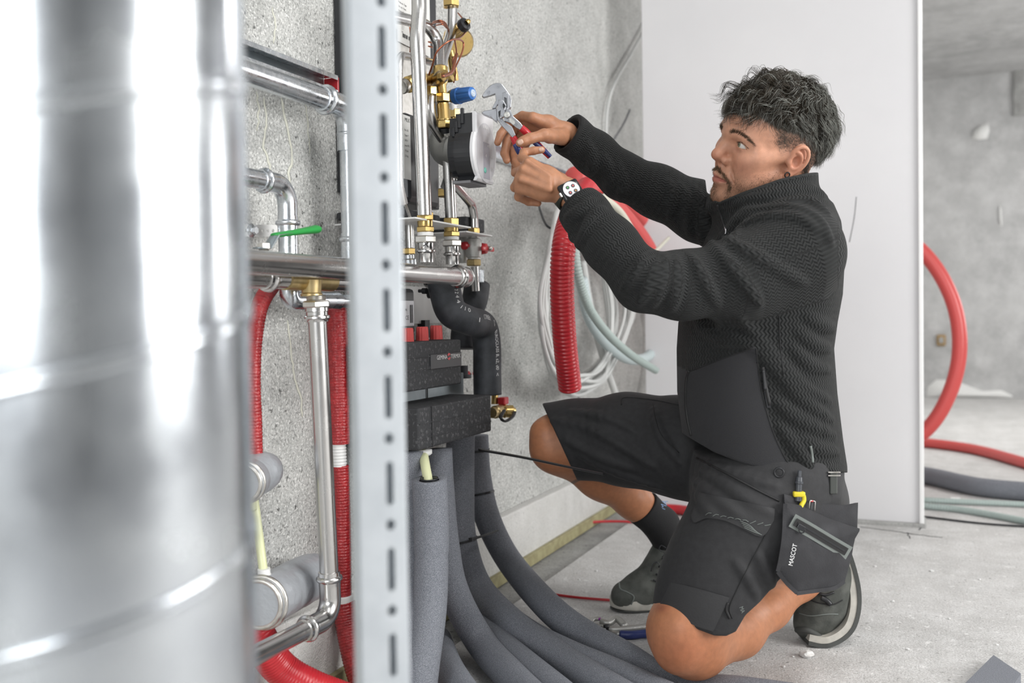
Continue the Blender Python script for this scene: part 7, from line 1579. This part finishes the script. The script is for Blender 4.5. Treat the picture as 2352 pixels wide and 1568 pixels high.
# belt tab at the back
tb = to_world(SH.hit(1912, 1108)) - CF * .006 if SH.hit(1912, 1108) is not None else PP(1912, 1108)
V, F = box(tb, .014, .040, .006, (CR, CU, CF), .0025); obj('belt_tab', mesh('t', V, F), mat('dark_grey_tab', (.055, .06, .055), .5), shorts, False)
for i in range(2): V, F = box(tb + CU * (.020 - i * .006) - CF * .002, .022, .0022, .006, (CR, CU, CF), .0006); obj('tab_wire', mesh('t', V, F), M['nickel'], shorts, False)
V, F = ring(to_world(SH.hit(1788, 1084)) - CF * .004, CR * .4 + CF, .008, .0018, 24, 8); obj('belt_ring', mesh('t', V, F), M['black'], shorts)
# tools carried in the pouch
k = pz(1835, 1110) / FPX; zoff = -.016
def T3(px, py): return PP(px, py, zoff + .006)
mk = empty('utility_marker', T3(1833, 1165), 'black barrelled marker with a yellow clip in the belt pouch', 'marker')
L('barrel', T3(1833, 1150), T3(1837, 1080), [(0, 9 * k), (.28, 9 * k), (.30, 7.5 * k), (.55, 7.5 * k), (.57, 9.5 * k), (.62, 9.5 * k), (.64, 8 * k), (.78, 7 * k), (.80, 4.5 * k), (.98, 4.5 * k), (1, 3 * k)], mat('dark_grey_barrel', (.06, .065, .075), .3), mk)
yel = mat('yellow_plastic', (.72, .58, .03), .4); mb = MB()
V, F = box(T3(1834, 1134), 27 * k, 12 * k, .016, (CR, CU, CF), .002); mb.add(V, F); q = spline([T3(1843, 1136) - CF * .006, T3(1844, 1148) - CF * .006, T3(1838, 1160) - CF * .006, T3(1838, 1176) - CF * .006], 5); V, F = sweep(q, 5.5 * k, 10); mb.add(V, F); mb.build('yellow_clip', yel, mk, sharp=45)
pn = empty('clip_pencil', T3(1862, 1175), 'dark pencil with a bright wire clip in the belt pouch, right of the yellow clip', 'pencil')
L('pencil_body', T3(1862, 1178), T3(1863, 1150), [(0, 5 * k), (.9, 5 * k), (1, 3 * k)], M['black'], pn); V, F = sweep(fillet([T3(1855, 1170) - CF * .007, T3(1858, 1147) - CF * .007, T3(1870, 1150) - CF * .007, T3(1868, 1174) - CF * .007], .002, 4), .0009, 8); obj('wire_clip', mesh('w', V, F), M['nickel'], pn); V, F = box(T3(1862, 1149) - CF * .006, 7 * k, 4 * k, .003, (CR, CU, CF), .0005); obj('red_end', mesh('r', V, F), M['red'], pn, False)
# ================================================================== pliers in the hands
pl_ = empty('pliers_wrench', to_world(C3(1190, 300, 1.885)), 'chrome adjustable pliers wrench with red and blue handles held in both hands', 'pliers')
s5 = 5.228
def cz(x, y): return (1100 + x / s5, 180 + y / s5)
def ppoly(name, pts, z0, z1, m, parent, bev=.0012, holes=()):
    """forged part: outline in the tool's own plane, real thickness (z0..z1 metres), bevelled rim"""
    q = np.array([cz(*p) for p in pts]); 
    bm = bmesh.new(); vs = [bm.verts.new(to_world(C3(x, y, 1.885 + z1))) for x, y in q]; f = bm.faces.new(vs)
    r = bmesh.ops.extrude_face_region(bm, geom=[f]); nv = [g for g in r['geom'] if isinstance(g, bmesh.types.BMVert)]
    for v in nv: v.co = v.co - Vector(CF) * (z1 - z0)
    bm.edges.ensure_lookup_table(); rim = [e for e in bm.edges if all(v in nv for v in e.verts)]
    if bev: bmesh.ops.bevel(bm, geom=rim, offset=bev, segments=2, affect='EDGES', profile=.5)
    bmesh.ops.triangulate(bm, faces=[f_ for f_ in bm.faces if len(f_.verts) > 4]); bmesh.ops.recalc_face_normals(bm, faces=bm.faces[:]); me = bpy.data.meshes.new(name); bm.to_mesh(me); bm.free(); return obj(name, me, m, parent, False)
M['chrome'] = mat('satin_chrome', (.46, .47, .50), .26, 1.0, rough2=.36, nscale=80)
sm = lambda pts, n=5: [tuple(p[:2]) for p in spline([(a, b, 0) for a, b in pts], n)]
ppoly('upper_jaw', [(38, 224)] + sm([(75, 165), (130, 105), (190, 76), (240, 70), (278, 84)], 4) + [(330, 150), (375, 215), (392, 275), (385, 360), (345, 420), (280, 440), (230, 400), (275, 350), (225, 330), (205, 372), (165, 378), (160, 365), (205, 280), (196, 200), (150, 215), (60, 242)], -.006, .005, M['chrome'], pl_)
ppoly('jaw_slider', [(280, 180), (325, 170), (360, 195), (368, 330), (340, 400), (290, 380)], -.0085, -.004, M['chrome'], pl_, .0008)
for i in range(7): a_ = cz(318 + i * 1, 235 + i * 17); V, F = box(to_world(C3(*a_, 1.8755)), .0052, .0011, .002, (nrm(CR * .95 - CU * .3), CU, CF)); obj('adjusting_tooth', mesh('t', V, F), M['black'], pl_, False)
ppoly('lower_jaw', [(35, 425), (60, 408), (215, 378), (225, 545), (195, 520), (160, 490), (60, 448)], -.007, .006, M['chrome'], pl_)
ppoly('front_arm', [(240, 270), (270, 266), (300, 280), (328, 330), (312, 400), (330, 460), (280, 480), (300, 520), (400, 590), (442, 690), (402, 722), (372, 680), (262, 560), (222, 500), (215, 400), (230, 330)], -.012, -.004, M['chrome'], pl_)
ppoly('rear_arm', [(330, 380), (372, 380), (392, 420), (412, 462), (500, 540), (528, 580), (492, 625), (450, 600), (380, 545), (310, 520), (300, 470)], -.015, -.008, M['chrome'], pl_)
ppoly('name_recess', [(365, 480), (392, 480), (434, 520), (432, 548), (412, 556), (366, 520)], -.0156, -.0148, M['cast'], pl_, 0)
V, F = lathe(to_world(C3(*cz(335, 440), 1.8685)), -CF, [(0, .0060), (.003, .0058), (.0035, .005)], 20); obj('pivot', mesh('p', V, F), M['cast'], pl_)
V, F = lathe(to_world(C3(*cz(262, 470), 1.8725)), -CF, [(0, .003), (.002, .003)], 14); obj('release_button', mesh('p', V, F), M['chrome'], pl_)
for pts in ([(232, 400), (262, 380), (258, 440), (238, 468)], [(285, 310), (300, 300), (322, 335), (300, 365), (288, 350)]): ppoly('jaw_slot', pts, -.0126, -.0118, M['black'], pl_, 0)
def handle(pts, zs, rads, m, name, parent=None):
    q = spline([C3(*cz(x, y), 1.885 + z) for (x, y), z in zip(pts, zs)], 8); r = np.interp(np.linspace(0, 1, len(q)), np.linspace(0, 1, len(rads)), rads) / s5 * 1.885 / FPX; V, F = sweep(to_world(q), r, 16); return obj(name, mesh(name, V, F), m, parent or pl_)
handle([(505, 590), (560, 640), (640, 720), (720, 810), (800, 890), (850, 950)], [-.008, -.004, .004, .012, .016, .018], [42, 46, 40, 38, 36, 26], M['red'], 'upper_grip'); handle([(640, 745), (720, 815), (800, 880), (862, 940)], [.0, .008, .012, .014], [30, 30, 28, 22], M['navy'], 'upper_grip_inlay')
handle([(400, 690), (440, 760), (480, 840), (505, 890), (515, 915)], [-.006, -.003, .0, .004, .008], [36, 46, 46, 42, 34], M['red'], 'lower_grip'); handle([(425, 790), (462, 840), (485, 880), (495, 895)], [-.008, -.005, .001, .006], [22, 38, 40, 30], M['navy'], 'lower_grip_inlay')
